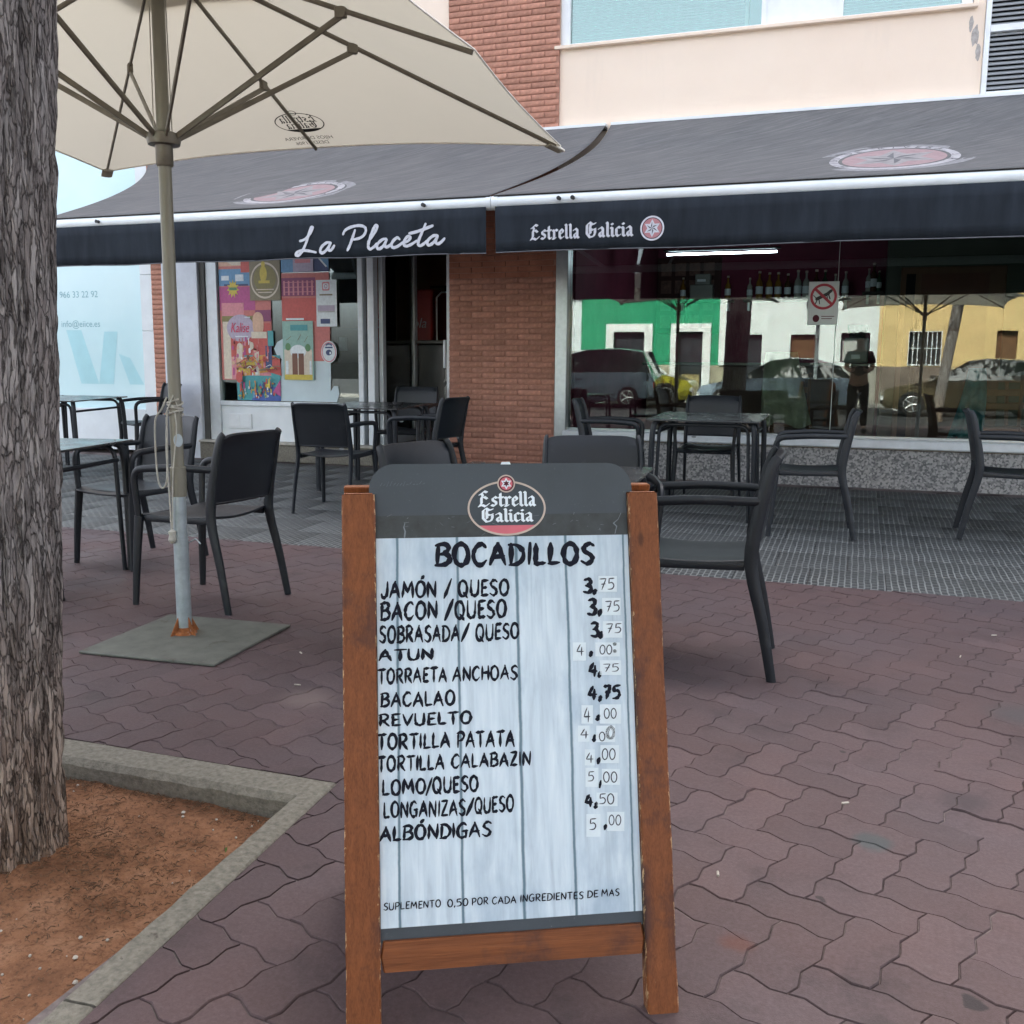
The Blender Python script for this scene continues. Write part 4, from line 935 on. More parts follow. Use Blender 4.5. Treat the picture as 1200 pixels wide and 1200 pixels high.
def drape(name, cx, cy, z0, z1, wt, wb, mat, label, cat, depth=.10, seed=0, sweep=0):
    m = MB(); nu, nv = 36, 24; vs = []
    for j in range(nv+1):
        t = j/nv; z = z1+(z0-z1)*t; wd = wt+(wb-wt)*(t**.7)
        for i in range(nu):
            a = 2*pi*i/nu; f = 1+.16*sin(5*a+seed+t*2)*t+.1*sin(9*a+seed*2)*t
            vs.append((cx+wd*.5*cos(a)*f+sweep*t*t, cy+depth*sin(a)*f, z+.03*sin(3*a+seed)*t))
    f = [(j*nu+i, j*nu+(i+1) % nu, (j+1)*nu+(i+1) % nu, (j+1)*nu+i) for j in range(nv) for i in range(nu)]; f.append(tuple(range(nu)))
    m.add([(v[0]-cx, v[1]-cy, v[2]-z0) for v in vs], f); o = m.build(name, mat, None, 180, (cx, cy, z0)); tag(o, label, cat); return o
drape('coat', -.72, 9.92, .60, 1.30, .30, .40, M('olive_cloth', (.24, .25, .18), .9, .25, 9, bmp=.3, bscale=30), 'pale olive coat draped over a chair behind the shop window', 'coat', .12, 1, .08)
drape('cloth_bag', 1.02, 9.95, .52, 1.16, .14, .26, M('teal_cloth', (.05, .17, .19), .9, .35, 9, bmp=.3, bscale=30), 'teal cloth bag hanging from a chair behind the shop window', 'bag', .09, 3, -.06)
# notice stuck on the glass: no dogs
nt2 = thing('no_dogs_notice', 'square notice with a red crossed-out ring over a dog, stuck on the shop glass', 'notice', (-.335, WY+.039, 1.54))
MB().box(-.128, -.001, -.01, .128, .001, .365).build('sheet', M('notice_sheet', (.62, .68, .66), .5, .05, 20), nt2)
def nf(k): return lambda x, y: (x, -.0015-.0004*k, y)
flat('prohibition_ring', ring(0, .235, .113, .113, .022)+brush([(-.07, .30), (.075, .165)], .024, 0, 0), nf(1), M('sign_red', (.42, .03, .05), .5), nt2)
dog = brush([(-.055, .215), (.04, .262)], .03, .1, 0)+brush([(.035, .262), (.062, .285)], .026, 0, 0)+brush([(-.05, .21), (-.066, .175)], .012)+brush([(-.038, .215), (-.03, .172)], .012)+brush([(.028, .25), (.035, .205)], .012)+brush([(.04, .258), (.055, .215)], .012)+brush([(-.06, .222), (-.085, .245)], .009)
flat('dog_symbol', dog, nf(0), M('sign_black', (.02, .02, .02), .5), nt2)
flat('small_logo', disc(-.055, .045, .028, .032)+[[(-.01, .06), (.1, .06), (.1, .066), (-.01, .066)], [(-.01, .04), (.08, .04), (.08, .046), (-.01, .046)]], nf(0), maroon_ink, nt2)
# ------------------------------------------------------------------ posters in the entrance window (stuck inside the glass)
PC = {k: M('poster_'+k, c, .5, .12, 30) for k, c in dict(red=(.50, .085, .07), coral=(.52, .16, .14), pink=(.62, .24, .27), cream=(.60, .53, .42), peachy=(.60, .38, .26), lilac=(.42, .36, .46), plum=(.22, .04, .12), sky=(.12, .28, .46), navy=(.04, .06, .16), orange=(.58, .27, .05), yellow=(.56, .44, .06), teal=(.06, .30, .32), green=(.10, .24, .10), blue=(.05, .10, .34), kraft=(.20, .17, .10), olive=(.22, .19, .06), brown=(.16, .06, .03), mint=(.26, .44, .38), white=(.66, .72, .74), magenta=(.42, .07, .22)).items()}
def FX(x): return -6.645+(x+6.66)*.81
def poster(name, label, x0, z0, x1, z1, base, shapes, cat='poster', y=.031, outline=None):
    cx = (x0+x1)/2; o = thing(name, label, cat, (FX(cx), WY+y, z0)); o.scale = (.81, 1, 1)
    if outline is None: MB().box(x0-cx, -.0008, 0, x1-cx, .0008, z1-z0).build('sheet', PC[base], o, 0)
    else: flat('sheet', outline, lambda a, b: (a-cx, 0, b-z0), PC[base], o)
    by = {}
    for i, (c, polys) in enumerate(shapes): flat('printed_shape', polys, lambda a, b, i=i: (a-cx, -.0014-.00035*i, b-z0), PC[c], o)
    return o
def rc(x0, z0, x1, z1): return [[(x0, z0), (x1, z0), (x1, z1), (x0, z1)]]
def rrc(x0, z0, x1, z1, r):
    P = []
    for cx, cz, a in ((x1-r, z1-r, 0), (x0+r, z1-r, 1), (x0+r, z0+r, 2), (x1-r, z0+r, 3)): P += [(cx+r*cos(pi/2*(a+k/5)), cz+r*sin(pi/2*(a+k/5))) for k in range(6)]
    return [P]
def lolly(x, z, w, h): return rrc(x-w/2, z, x+w/2, z+h, w*.49)
rnd = random.Random(5)
# ice cream poster: plum top with lilac oval, coral ground with many ices
sh = [('sky', rc(-6.66, 1.98, -6.16, 2.16)), ('peachy', rc(-6.66, 2.19, -6.31, 2.42)), ('cream', [[(-6.66, 2.42), (-6.66, 2.3), (-6.45, 2.2), (-6.31, 2.2), (-6.31, 2.42)]]), ('red', rc(-6.31, 2.12, -6.1, 2.42)), ('magenta', rc(-6.66, 1.72, -6.10, 1.97)),
      ('navy', rc(-6.58, 1.98, -6.2, 2.0)), ('white', rc(-6.62, 2.04, -6.5, 2.09)+rc(-6.4, 2.03, -6.27, 2.1)), ('yellow', star(-6.44, 1.95, .10, .06, 11)), ('green', rc(-6.50, 1.935, -6.38, 1.965)),
      ('pink', rc(-6.63, 1.66, -6.28, 1.80)), ('olive', rc(-6.63, 1.58, -6.14, 1.66)), ('cream', rc(-6.62, .98, -6.50, 1.60)), ('red', rc(-6.50, 1.0, -5.88, 1.58)), ('pink', rc(-6.50, .98, -5.88, 1.22)), ('plum', rc(-6.1, 1.60, -5.86, 1.72)),
      ('lilac', disc(-6.34, 1.53, .215, .145)), ('teal', rc(-5.92, 1.34, -5.83, 1.5)), ('navy', rc(-5.96, 1.1, -5.86, 1.34))]
poster('ice_cream_poster', 'large red and pink ice cream poster with lilac oval at the window left', -6.66, .97, -5.86, 2.42, 'coral', sh)
po = [o for o in bpy.data.objects if o.name.startswith('ice_cream_poster')][0]
def on_poster(c, polys, k): flat('printed_shape', polys, lambda a, b: (a+6.26, -.009-.00035*k, b-.97), PC[c], po)
on_poster('peachy', lolly(-6.06, 1.46, .17, .24)+lolly(-6.37, 1.12, .08, .2), 0); on_poster('cream', lolly(-6.36, 1.2, .09, .17)+rc(-6.17, 1.42, -5.93, 1.49)+lolly(-6.17, 1.3, .06, .08)+rc(-6.13, 1.02, -6.06, 1.28), 1)
for i in range(70):
    x, z = rnd.uniform(-6.47, -5.91), rnd.uniform(1.0, 1.38); on_poster(rnd.choice(['pink', 'cream', 'magenta', 'white', 'peachy', 'red', 'coral', 'brown']), lolly(x, z, rnd.uniform(.014, .036), rnd.uniform(.03, .09)) if i % 2 else disc(x, z, rnd.uniform(.012, .03), rnd.uniform(.012, .025), 10), 2+i % 3)
kv = text_polys('Kalise', .15, 'CENTER'); kb_ = MB().add([(a*.82+b*.22-.09, -.0115, b+.515) for a, b in kv[0]], kv[1]); kb_.build('lettering', M('kalise_red', (.62, .05, .12), .5), po, 0)
flat('printed_shape', rc(-6.42, 1.435, -6.22, 1.445)+rc(-6.27, 1.64, -6.18, 1.65), lambda a, b: (a+6.26, -.0115, b-.97), PC['white'], po)
# lower orange/teal poster with generic figures
sh = [('teal', rc(-6.42, .75, -5.74, 1.02)), ('orange', [[(-6.42, 1.0), (-5.76, 1.08), (-5.74, 1.2), (-5.9, 1.25), (-6.42, 1.2)]]), ('red', [[(-6.02, 1.08), (-5.72, 1.02), (-5.74, 1.2), (-5.95, 1.24)]]), ('yellow', [[(-6.42, 1.08), (-6.25, 1.22), (-6.05, 1.16), (-6.2, 1.04)]]),
      ('blue', rc(-5.98, .75, -5.74, .9)+[[(-6.2, .75), (-6.05, .95), (-5.98, .75)]]), ('magenta', [[(-5.86, .84), (-5.74, .98), (-5.74, .8)]])]
for i in range(80): sh.append((rnd.choice(['red', 'yellow', 'green', 'white', 'magenta', 'navy', 'orange', 'sky', 'teal']), disc(rnd.uniform(-6.38, -5.8), rnd.uniform(.78, 1.0), rnd.uniform(.006, .026), rnd.uniform(.006, .022), 9) if i % 2 else rrc(*(lambda x, z: (x, z, x+rnd.uniform(.008, .035), z+rnd.uniform(.02, .10)))(rnd.uniform(-6.38, -5.82), rnd.uniform(.76, .9)), .009)))
for i in range(30):
    x, z = rnd.uniform(-6.40, -5.80), rnd.uniform(1.05, 1.2); a = rnd.uniform(.1, .9); l = rnd.uniform(.03, .09)
    sh.append((rnd.choice(['white', 'brown', 'red', 'cream', 'yellow', 'kraft', 'orange', 'coral']), brush([(x, z), (x+l*cos(a), z+l*sin(a)*.5), (x+l*1.4*cos(a), z)], rnd.uniform(.006, .016), .4, 0)))
sh.append(('red', disc(-6.35, 1.0, .05, .06)))
poster('comic_poster', 'orange and teal comic-style poster low in the entrance window', -6.42, .75, -5.74, 1.24, 'teal', sh, y=.026)
poster('beer_poster', 'kraft brown poster with golden emblem at the top of the entrance window', -6.17, 1.82, -5.70, 2.42, 'kraft', [('cream', ring(-5.935, 2.03, .22, .19, .02)), ('olive', disc(-5.935, 2.05, .17, .14)), ('yellow', disc(-5.955, 2.10, .055, .085)+disc(-5.955, 2.2, .03)+rc(-6.03, 2.0, -5.86, 2.03)), ('cream', rc(-6.07, 1.93, -5.80, 1.94)+rc(-6.04, 1.90, -5.83, 1.91)+rc(-6.1, 2.33, -5.77, 2.35))], y=.02)
poster('market_poster', 'coral poster with dark criss-cross print beside the kraft poster', -5.69, 1.18, -4.98, 2.10, 'coral', [('plum', rc(-5.69, 1.86, -5.18, 2.05)), ('red', rc(-5.69, 1.60, -5.18, 1.84))]+[('pink', rc(-5.66+i*.07, 1.87, -5.635+i*.07, 2.02)+rc(-5.66, 1.9+.05*(i % 3), -5.2, 1.907+.05*(i % 3))) for i in range(7)], y=.028)
poster('parasol_poster', 'blue poster with white sail shapes at the top right of the entrance window', -5.69, 2.11, -4.98, 2.42, 'sky', [('cream', [[(-5.67, 2.42), (-5.67, 2.33), (-5.25, 2.33), (-5.1, 2.42)]]), ('navy', [[(-5.4, 2.11), (-5.2, 2.3), (-4.98, 2.14), (-4.98, 2.11)]]), ('white', [[(-5.2, 2.3), (-5.17, 2.3), (-5.0, 2.16), (-5.02, 2.15)]])], y=.027)
poster('lilac_leaflet', 'small lilac leaflet overlapping the blue poster', -5.50, 2.11, -5.20, 2.32, 'lilac', [('pink', rc(-5.47, 2.2, -5.24, 2.26)), ('magenta', ring(-5.35, 2.29, .06, .03, .01, 20))], y=.018)
poster('instagram_card', 'white social media card with pink camera symbol on the coral poster', -5.16, 1.54, -4.86, 2.02, 'white', [('pink', rrc(-5.07, 1.91, -4.96, 2.0, .02)), ('white', rrc(-5.055, 1.925, -4.975, 1.985, .015)), ('magenta', ring(-5.015, 1.955, .022, .022, .006, 20)), ('kraft', rc(-5.11, 1.86, -4.92, 1.875)+rc(-5.14, 1.69, -4.89, 1.695)), ('lilac', rc(-5.14, 1.70, -4.89, 1.76)), ('navy', rc(-5.10, 1.57, -4.96, 1.62))], y=.012)
poster('garden_poster', 'pale green poster showing brown doors with a yellow base, lower middle of the entrance window', -5.68, .98, -5.22, 1.60, 'mint', [('cream', rc(-5.66, 1.02, -5.24, 1.30)), ('yellow', rc(-5.66, .98, -5.24, 1.035)), ('white', disc(-5.45, 1.28, .12, .07)), ('brown', rc(-5.54, 1.035, -5.46, 1.26)+rc(-5.445, 1.035, -5.365, 1.26)), ('teal', rc(-5.56, 1.50, -5.30, 1.56)), ('white', rc(-5.62, 1.61, -5.35, 1.63)), ('green', disc(-5.6, 1.33, .04)+disc(-5.3, 1.32, .04)), ('white', rc(-5.64, 1.04, -5.60, 1.18)+rc(-5.28, 1.04, -5.25, 1.18)), ('kraft', brush([(-5.62, 1.40), (-5.55, 1.44)], .01)+brush([(-5.3, 1.44), (-5.35, 1.38)], .01)+brush([(-5.45, 1.4), (-5.40, 1.46)], .01))], y=.014)
poster('round_sticker', 'round white sticker with dark smiling emblem low on the coral poster', -5.10, 1.15, -4.90, 1.40, 'white', [('pink', ring(-4.985, 1.275, .105, .105, .012)), ('navy', disc(-4.985, 1.27, .045, .03)+rc(-5.04, 1.315, -4.93, 1.33)), ('white', disc(-4.965, 1.265, .014)), ('navy', [q for a in range(5) for q in disc(-4.985+.075*cos(radians(60+15*a)), 1.285+.075*sin(radians(60+15*a)), .009, .014, 8)])], y=.008, outline=disc(-4.985, 1.275, .115))
# frosted white decal with wavy outline
P = [(-5.86, .75), (-5.84, .82), (-5.80, .9), (-5.74, .95), (-5.78, 1.0), (-5.80, 1.08), (-5.74, 1.12), (-5.72, 1.2), (-5.80, 1.25), (-5.83, 1.31), (-5.78, 1.38), (-5.68, 1.42), (-5.6, 1.38), (-5.4, 1.32), (-5.2, 1.30), (-5.05, 1.28), (-4.98, 1.2), (-4.98, 1.0), (-4.99, .86), (-4.94, .92), (-4.88, .92), (-4.86, .84), (-4.9, .75)]
o = MB(); vs2, fs2 = union_mesh([P[:11]+[(-5.4, .75)], P[10:14]+[(-5.4, .75)], P[13:19]+[(-5.2, .75), (-5.4, .75)], P[18:]+[(-5.2, .75)]]); o.add([(FX(a), WY+.033, b) for a, b in vs2], fs2)
o = o.build('frosted_decal', M('frosted_white', (.50, .60, .63), .5, .06, 4), None, 0); tag(o, 'frosted white wavy-edged decal across the bottom of the entrance window', 'decal')
# behind the doorway
for k, (zz, cc) in enumerate(((1.78, 'plum'), (1.95, 'kraft'))):
    t = thing('wall_notice', ['small dark framed notice low on the wall behind the entrance glass', 'small dark framed notice high on the wall behind the entrance glass'][k], 'notice', (-5.95+k*.3, 12.9, zz)); MB().box(-.12, -.01, 0, .12, .01, .3).build('frame', M('rack_wood', (.05, .02, .018)), t); MB().box(-.1, -.013, .03, .1, -.0105, .27).build('print', PC[cc], t)
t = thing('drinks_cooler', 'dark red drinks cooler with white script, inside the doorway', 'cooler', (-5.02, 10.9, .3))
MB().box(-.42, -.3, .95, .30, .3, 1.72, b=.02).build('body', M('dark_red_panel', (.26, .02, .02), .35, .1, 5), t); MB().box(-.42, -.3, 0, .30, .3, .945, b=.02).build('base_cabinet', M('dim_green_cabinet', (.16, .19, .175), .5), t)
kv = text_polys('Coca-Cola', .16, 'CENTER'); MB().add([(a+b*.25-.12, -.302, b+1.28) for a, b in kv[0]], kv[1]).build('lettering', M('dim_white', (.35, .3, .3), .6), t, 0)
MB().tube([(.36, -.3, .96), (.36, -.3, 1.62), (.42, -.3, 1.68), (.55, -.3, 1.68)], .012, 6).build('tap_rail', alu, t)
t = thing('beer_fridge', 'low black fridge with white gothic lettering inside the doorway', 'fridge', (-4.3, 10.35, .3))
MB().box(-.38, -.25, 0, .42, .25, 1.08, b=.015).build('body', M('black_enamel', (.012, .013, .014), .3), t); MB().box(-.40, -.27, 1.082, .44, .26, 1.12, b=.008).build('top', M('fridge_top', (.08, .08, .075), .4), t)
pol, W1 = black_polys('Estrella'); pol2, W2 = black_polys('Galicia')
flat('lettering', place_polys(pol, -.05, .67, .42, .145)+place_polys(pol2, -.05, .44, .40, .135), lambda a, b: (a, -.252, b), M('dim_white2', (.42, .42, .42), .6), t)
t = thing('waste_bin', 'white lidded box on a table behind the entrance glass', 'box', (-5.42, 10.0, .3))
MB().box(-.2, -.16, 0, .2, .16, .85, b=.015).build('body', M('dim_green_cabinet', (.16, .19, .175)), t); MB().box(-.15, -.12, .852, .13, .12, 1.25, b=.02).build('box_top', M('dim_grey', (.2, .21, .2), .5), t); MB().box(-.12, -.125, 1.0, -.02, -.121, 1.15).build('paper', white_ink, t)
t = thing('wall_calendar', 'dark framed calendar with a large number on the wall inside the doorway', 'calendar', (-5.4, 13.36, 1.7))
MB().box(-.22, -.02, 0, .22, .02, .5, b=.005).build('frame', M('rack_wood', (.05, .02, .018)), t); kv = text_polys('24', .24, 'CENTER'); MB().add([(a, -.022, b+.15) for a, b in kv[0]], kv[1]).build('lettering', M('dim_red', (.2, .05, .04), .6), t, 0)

# ------------------------------------------------------------------ awnings
def emblem(parent, to3, R, rings, pinkm, whitem, darkm, txt=None, tsize=.1):
    """round star badge: pale rim, pink field, pale six-point star with dark facets"""
    flat('emblem_rim', ring(0, 0, R, R, R*.14), lambda a, b: to3(a, b, 1), rings, parent)
    flat('emblem_field', disc(0, 0, R*.80), lambda a, b: to3(a, b, 1), pinkm, parent)
    flat('emblem_star', star(0, 0, R*.72, R*.40), lambda a, b: to3(a, b, 2), whitem, parent)
    flat('emblem_facets', half_star(0, 0, R*.52, R*.22), lambda a, b: to3(a, b, 3), darkm, parent)
    if txt:
        V, F = circle_text(txt, 0, 0, R*.87, tsize, radians(215), radians(-35)); m = MB(); m.add([to3(a, b, 4) for a, b in V], F); m.build('emblem_lettering', darkm, parent, 0)
def awning(x0f, x1f, x0b, x1b, label, sagl=0, sagr=0, ex=0, kind='left'):
    t = thing('awning', label, 'awning', (0, 6.8, 2.3), 0, 'dark shop awnings over the terrace')
    def S_(u, v):          # v 0 front .. 1 wall
        xf = x0f+(x1f-x0f)*u; xb = x0b+(x1b-x0b)*u; x = xf+(xb-xf)*v
        x += (sagl*(1-u)**3+sagr*u**3)*sin(pi*v)
        z = .048+.985*v-.075*sin(pi*v)*(.5+.5*sin(pi*u)); z += .004*sin(u*31+v*5)*sin(pi*v)+.0022*sin(u*57-v*9)*sin(pi*v)
        return (x, -.03+2.36*v, z)
    nu, nv = 70, 22; m = MB(); m.add([S_(i/nu, j/nv) for j in range(nv+1) for i in range(nu+1)], [(j*(nu+1)+i, j*(nu+1)+i+1, (j+1)*(nu+1)+i+1, (j+1)*(nu+1)+i) for j in range(nv) for i in range(nu)])
    o = m.build('fabric', awn_top, t, 180); sm = o.modifiers.new('thickness', 'SOLIDIFY'); sm.thickness = .003; sm.offset = -1
    mb = MB().tube([(x0f, 0, 0), (x1f, 0, 0)], .045, 16); mb.tube([(x0f-.012, 0, 0), (x0f+.03, 0, 0)], .049, 12, 0); mb.tube([(x1f-.03, 0, 0), (x1f+.012, 0, 0)], .049, 12); mb.build('front_bar', bar_m, t)
    MB().box(x0f, -.02, .038, x1f, .02, .052).build('keder_strip', black_r, t)
    for kx in (x0f+.6, x1f-.5 if x1f < 0 else x0f+.50): MB().lathe([(.012, 0), (.014, .01), (.008, .03), (.015, .034)], n=8).tf(lambda v: (kx+v[0], -.044-v[2], .002+v[1])).build('knob', black_r, t)
    va = MB(); n = int((x1f-x0f)*14)
    def V_(u, s): return (x0f+.02+(x1f-x0f-.04)*u, -.046+.018*s+.006*sin(u*37)*s+.004*sin(u*91+1)*s, -.03-.318*s+.004*sin(u*23)*s)
    for k in range(n+1):
        for j in range(5): va.v.append(V_(k/n, j/4))
    for k in range(n):
        for j in range(4): va.f.append((k*5+j, (k+1)*5+j, (k+1)*5+j+1, k*5+j+1)); va.m.append(0)
    o = va.build('valance', valance_m, t, 180); sm = o.modifiers.new('thickness', 'SOLIDIFY'); sm.thickness = .0025; sm.offset = 1
    MB().tube([V_(k/24, 1.0) for k in range(25)], .0045, 5).build('hem', M('grey_hem', (.12, .125, .14), .8), o)
    MB().box(x0b, 2.31, 1.00, x1b, 2.40, 1.03, b=.004).box(x0b, 2.315, 1.03, x1b, 2.40, 1.055, m=1).build('wall_housing', [black_r, white_frame], t)
    for xa in (x0f+.35, x1f-.35):
        if xa > 2.5: continue
        MB().tube([(xa, 2.36, .80), (xa+(.5 if xa < (x0f+x1f)/2 else -.5), 1.2, .42), (xa, .03, -.0)], .018, 8, sq=(1.5, .8)).build('folding_arm', bar_m, t)
    val = o
    return t, val, S_
aw1, va1, S1 = awning(-6.62, -2.565, -7.42, -2.32, 'left dark awning with white handwritten name on its valance', .32, .13)
aw2, va2, S2 = awning(-2.535, 4.6, -2.27, 4.6, 'right dark awning with white gothic lettering and star badge on its valance', .17, 0)
def on_slope(cx, S_, ex):
    def f(a, b, k):
        v = (7.42+b-6.77)/2.36; xl, xr = (ex[0]+(ex[2]-ex[0])*v, ex[1]+(ex[3]-ex[1])*v); x = cx+a; u = (x-xl)/(xr-xl)
        p = S_(u, v); return (x, p[1], p[2]+.0035+.0007*k)
    return f
def subdiv(vs, fs, mx=.05):
    vs = list(vs); out = []; st = [f for f in fs]; cache = {}
    def mid(i, j):
        k = (min(i, j), max(i, j))
        if k not in cache: cache[k] = len(vs); vs.append(((vs[i][0]+vs[j][0])/2, (vs[i][1]+vs[j][1])/2))
        return cache[k]
    while st:
        f = st.pop()
        if len(f) > 3: st += [(f[0], f[i], f[i+1]) for i in range(1, len(f)-1)]; continue
        a, b, c = f; d = [hypot(vs[p][0]-vs[q][0], vs[p][1]-vs[q][1]) for p, q in ((a, b), (b, c), (c, a))]; m_ = max(d)
        if m_ < mx: out.append(f); continue
        i = d.index(m_); p, q, r = ((a, b, c), (b, c, a), (c, a, b))[i]; m = mid(p, q); st += [(p, m, r), (m, q, r)]
    return vs, out
_um = union_mesh
def union_fine(p): return subdiv(*_um(p))
union_mesh = union_fine
for aw, cx, S_, ex in ((aw1, -4.56, S1, (-6.62, -2.565, -7.42, -2.32)), (aw2, .14, S2, (-2.535, 4.6, -2.27, 4.6))):
    f = on_slope(cx, S_, ex); emblem(aw, f, .42, pale_faded, M('faded_rose', (.33, .24, .25), .9, .12, 20), M('faded_star', (.30, .285, .29), .9, .15, 20), M('star_facet', (.16, .16, .17), .9), 'HIJOS DE RIVERA, S.A.', .085)
    flat('emblem_halo', ring(0, 0, .52, .48, .075), lambda a, b: f(a, b, 0), M('faded_halo', (.25, .25, .262), .9, .25, 30), aw)
union_mesh = _um
# valance lettering, hand script
Q = [(347, 301, -4.166, 1.97), (525, 285, -2.889, 2.031), (347, 268, -4.16, 2.181), (525, 260, -2.889, 2.182)]
def zp(x, y):     # tracing coordinates of the script to metres on the cloth
    px, py = 330+x/5.714, 240+y/5.714; X = -4.166+(px-347)/178*1.277; s = (px-347)/178; y0 = 301-16*s; y1 = 268-8*s; z0 = 1.97+.061*s; z1 = 2.181+.001*s
    return X, z0+(z1-z0)*(y0-py)/(y0-y1)
SCR = [[(140, 245), (170, 235), (205, 205), (232, 160), (222, 156), (205, 195), (180, 260), (150, 315), (120, 342), (104, 336), (118, 318), (150, 308), (195, 310), (246, 320)],
 [(345, 254), (322, 256), (288, 283), (276, 312), (292, 324), (322, 302), (345, 268), (352, 256)], [(350, 258), (334, 292), (342, 308), (358, 298), (374, 276)],
 [(520, 172), (500, 225), (482, 270), (463, 306)], [(438, 200), (455, 172), (500, 150), (550, 142), (585, 152), (592, 178), (575, 208), (545, 226), (508, 234)],
 [(604, 248), (640, 205), (668, 155), (660, 140), (642, 165), (618, 225), (604, 275), (614, 298), (640, 284), (660, 262)],
 [(724, 230), (700, 234), (668, 262), (662, 288), (678, 296), (706, 274), (728, 236)], [(726, 236), (714, 272), (726, 284), (748, 272), (762, 258)],
 [(812, 232), (796, 222), (768, 246), (758, 272), (770, 288), (800, 278), (832, 254)],
 [(836, 256), (866, 244), (882, 222), (868, 212), (846, 236), (838, 264), (854, 278), (884, 268), (922, 244)],
 [(982, 132), (960, 184), (936, 238), (932, 266), (944, 276), (966, 264), (988, 244)], [(876, 194), (920, 184), (970, 166), (1026, 144)],
 [(1056, 208), (1030, 210), (998, 236), (990, 262), (1004, 272), (1034, 250), (1056, 214)], [(1058, 212), (1044, 248), (1056, 264), (1078, 252), (1100, 228)]]
pol = []
for st in SCR:
    P = [zp(x, y) for x, y in st]; P = [(p[0], p[1]) for p in smooth_path([(a, b, 0) for a, b in P], 4)]; pol += brush(P, .022, .12, .2)
flat('lettering', pol, lambda a, b: (a, -.046+.018*((2.27-b)/.318)-.010, b-2.3), cloth_ink, va1)
vf = lambda a, b: (a, -.046+.018*((2.27-b)/.318)-.010, b-2.3)
p1, _ = black_polys('Estrella', .25); p2, _ = black_polys('Galicia', .25)
flat('lettering', place_polys(p1, -2.245, 2.030, .355, .066)+place_polys(p2, -1.845, 2.032, .335, .066), vf, cloth_ink, va2)
emblem(va2, lambda a, b, k: (a-1.378, -.046+.018*.6-.010-.0006*k, b+2.078-2.3), .082, cloth_ink, pinkd_ink, cloth_ink, dark_faded, None)

# ------------------------------------------------------------------ parasols
def parasol(label, loc, rz, tilt=0):
    """square parasol; local corners lie on the x and y axes"""
    t = thing('parasol', label, 'parasol', loc, rz, 'square beige parasols on the plaza')
    AP, RC, ZC, RM, ZM = 2.72, 1.835, 2.185, 1.295, 2.245; HZ = 2.02
    def zr(k, r):       # height of rib k at radius r
        R, Z = (RC, ZC) if k % 2 == 0 else (RM, ZM); return AP+(Z-AP)*(r/R)**1.0
    def pt(k, s):
        R, Z = (RC, ZC) if k % 2 == 0 else (RM, ZM); a = pi/4*k; return Vector((R*s*cos(a), R*s*sin(a), AP+(Z-AP)*s))
    m = MB(); n, q = 10, 8
    for k in range(8):
        o = len(m.v)
        for i in range(n+1):
            s = max(i/n, .03)
            for j in range(q+1):
                u = j/q; a, b = pt(k, s), pt((k+1) % 8, s); p = a*(1-u)+b*u
                if s > .999: p = p*(1-.022*sin(pi*u)); p.z = (a.z*(1-u)+b.z*u)
                p.z -= -.012*sin(pi*u)*s; m.v.append((p.x, p.y, p.z+.016))
        for i in range(n):
            for j in range(q): m.f.append((o+i*(q+1)+j, o+i*(q+1)+j+1, o+(i+1)*(q+1)+j+1, o+(i+1)*(q+1)+j)); m.m.append(0)
    can = m.build('canopy', canopy_m, t, 25)
    vt = MB(); vt.add([tuple(pt(k, .24)+Vector((0, 0, .06))) for k in range(8)]+[(0, 0, AP+.10)], [(k, (k+1) % 8, 8) for k in range(8)]); vt.build('vent_flap', canopy_m, t, 25)
    hem = MB()
    for k in range(8):
        a, b = pt(k, 1), pt((k+1) % 8, 1); P = []
        for j in range(9):
            u = j/8; p = (a*(1-u)+b*u)*(1-.022*sin(pi*u)); p.z = a.z*(1-u)+b.z*u+.012*sin(pi*u)+.014; P.append(tuple(p))
        hem.tube(P, .004, 5)
    hem.build('hem', canopy_trim, can)
    for k in range(8):
        L_ = .985 if k % 2 == 0 else .995; d = Vector((cos(pi/4*k), sin(pi/4*k), 0)); zo = Vector((0, 0, .002))
        rb = MB().tube([pt(k, .03)+zo, pt(k, L_)+zo], .0085, 6, sq=(1.25, .8)).build('rib', rib_m, t)
        sj = .43 if k % 2 == 0 else .60
        j = pt(k, sj)+zo; MB().box(-.022, -.011, -.03, .022, .011, .012, b=.003).tf(lambda v: (j.x+d.x*v[0]-d.y*v[1], j.y+d.y*v[0]+d.x*v[1], j.z+v[2])).build('joint', rib_m, rb)
        MB().tube([Vector((d.x*.055, d.y*.055, HZ+.01)), j-Vector((0, 0, .022))], .0095, 6, sq=(1.3, .8)).build('strut', rib_m, t)
        if k % 2 == 0:
            e = pt(k, .985); f = pt(k, 1.012); MB().tube([e, f], [.013, .006], 8).build('rib_tip', canopy_trim, rb)
            MB().tube([tuple(pt(k, .96)-Vector((0, 0, .012))), tuple(pt(k, 1.0)-Vector((0, 0, .012)))], .022, 8, sq=(.3, 1.4)).build('corner_pocket', canopy_m, rb)
    MB().tube([(0, 0, .55), (0, 0, AP+.03)], .0255, 14).build('pole', pole_m, t)
    MB().lathe([(.030, HZ-.10), (.034, HZ-.095), (.034, HZ-.02), (.062, HZ-.018), (.066, HZ), (.066, HZ+.022), (.045, HZ+.03), (.03, HZ+.035)], n=16).build('runner', rib_m, t)
    cr = MB().lathe([(.05, AP-.06), (.07, AP-.05), (.07, AP-.01), (.04, AP+.01)], n=16).build('crown_hub', rib_m, t)
    cd = MB().tube([(.030, .012, AP-.05), (.036, .014, HZ+.03)], .0022, 5).tube([(-.030, .01, AP-.05), (-.034, .012, HZ+.03)], .0022, 5); cd.build('cord', rope_m, t)
    return t, pt
par, ppt = parasol('beige square parasol opened above the left tables, its pole on a steel plate', (-2.648, 3.352, 0), radians(48))
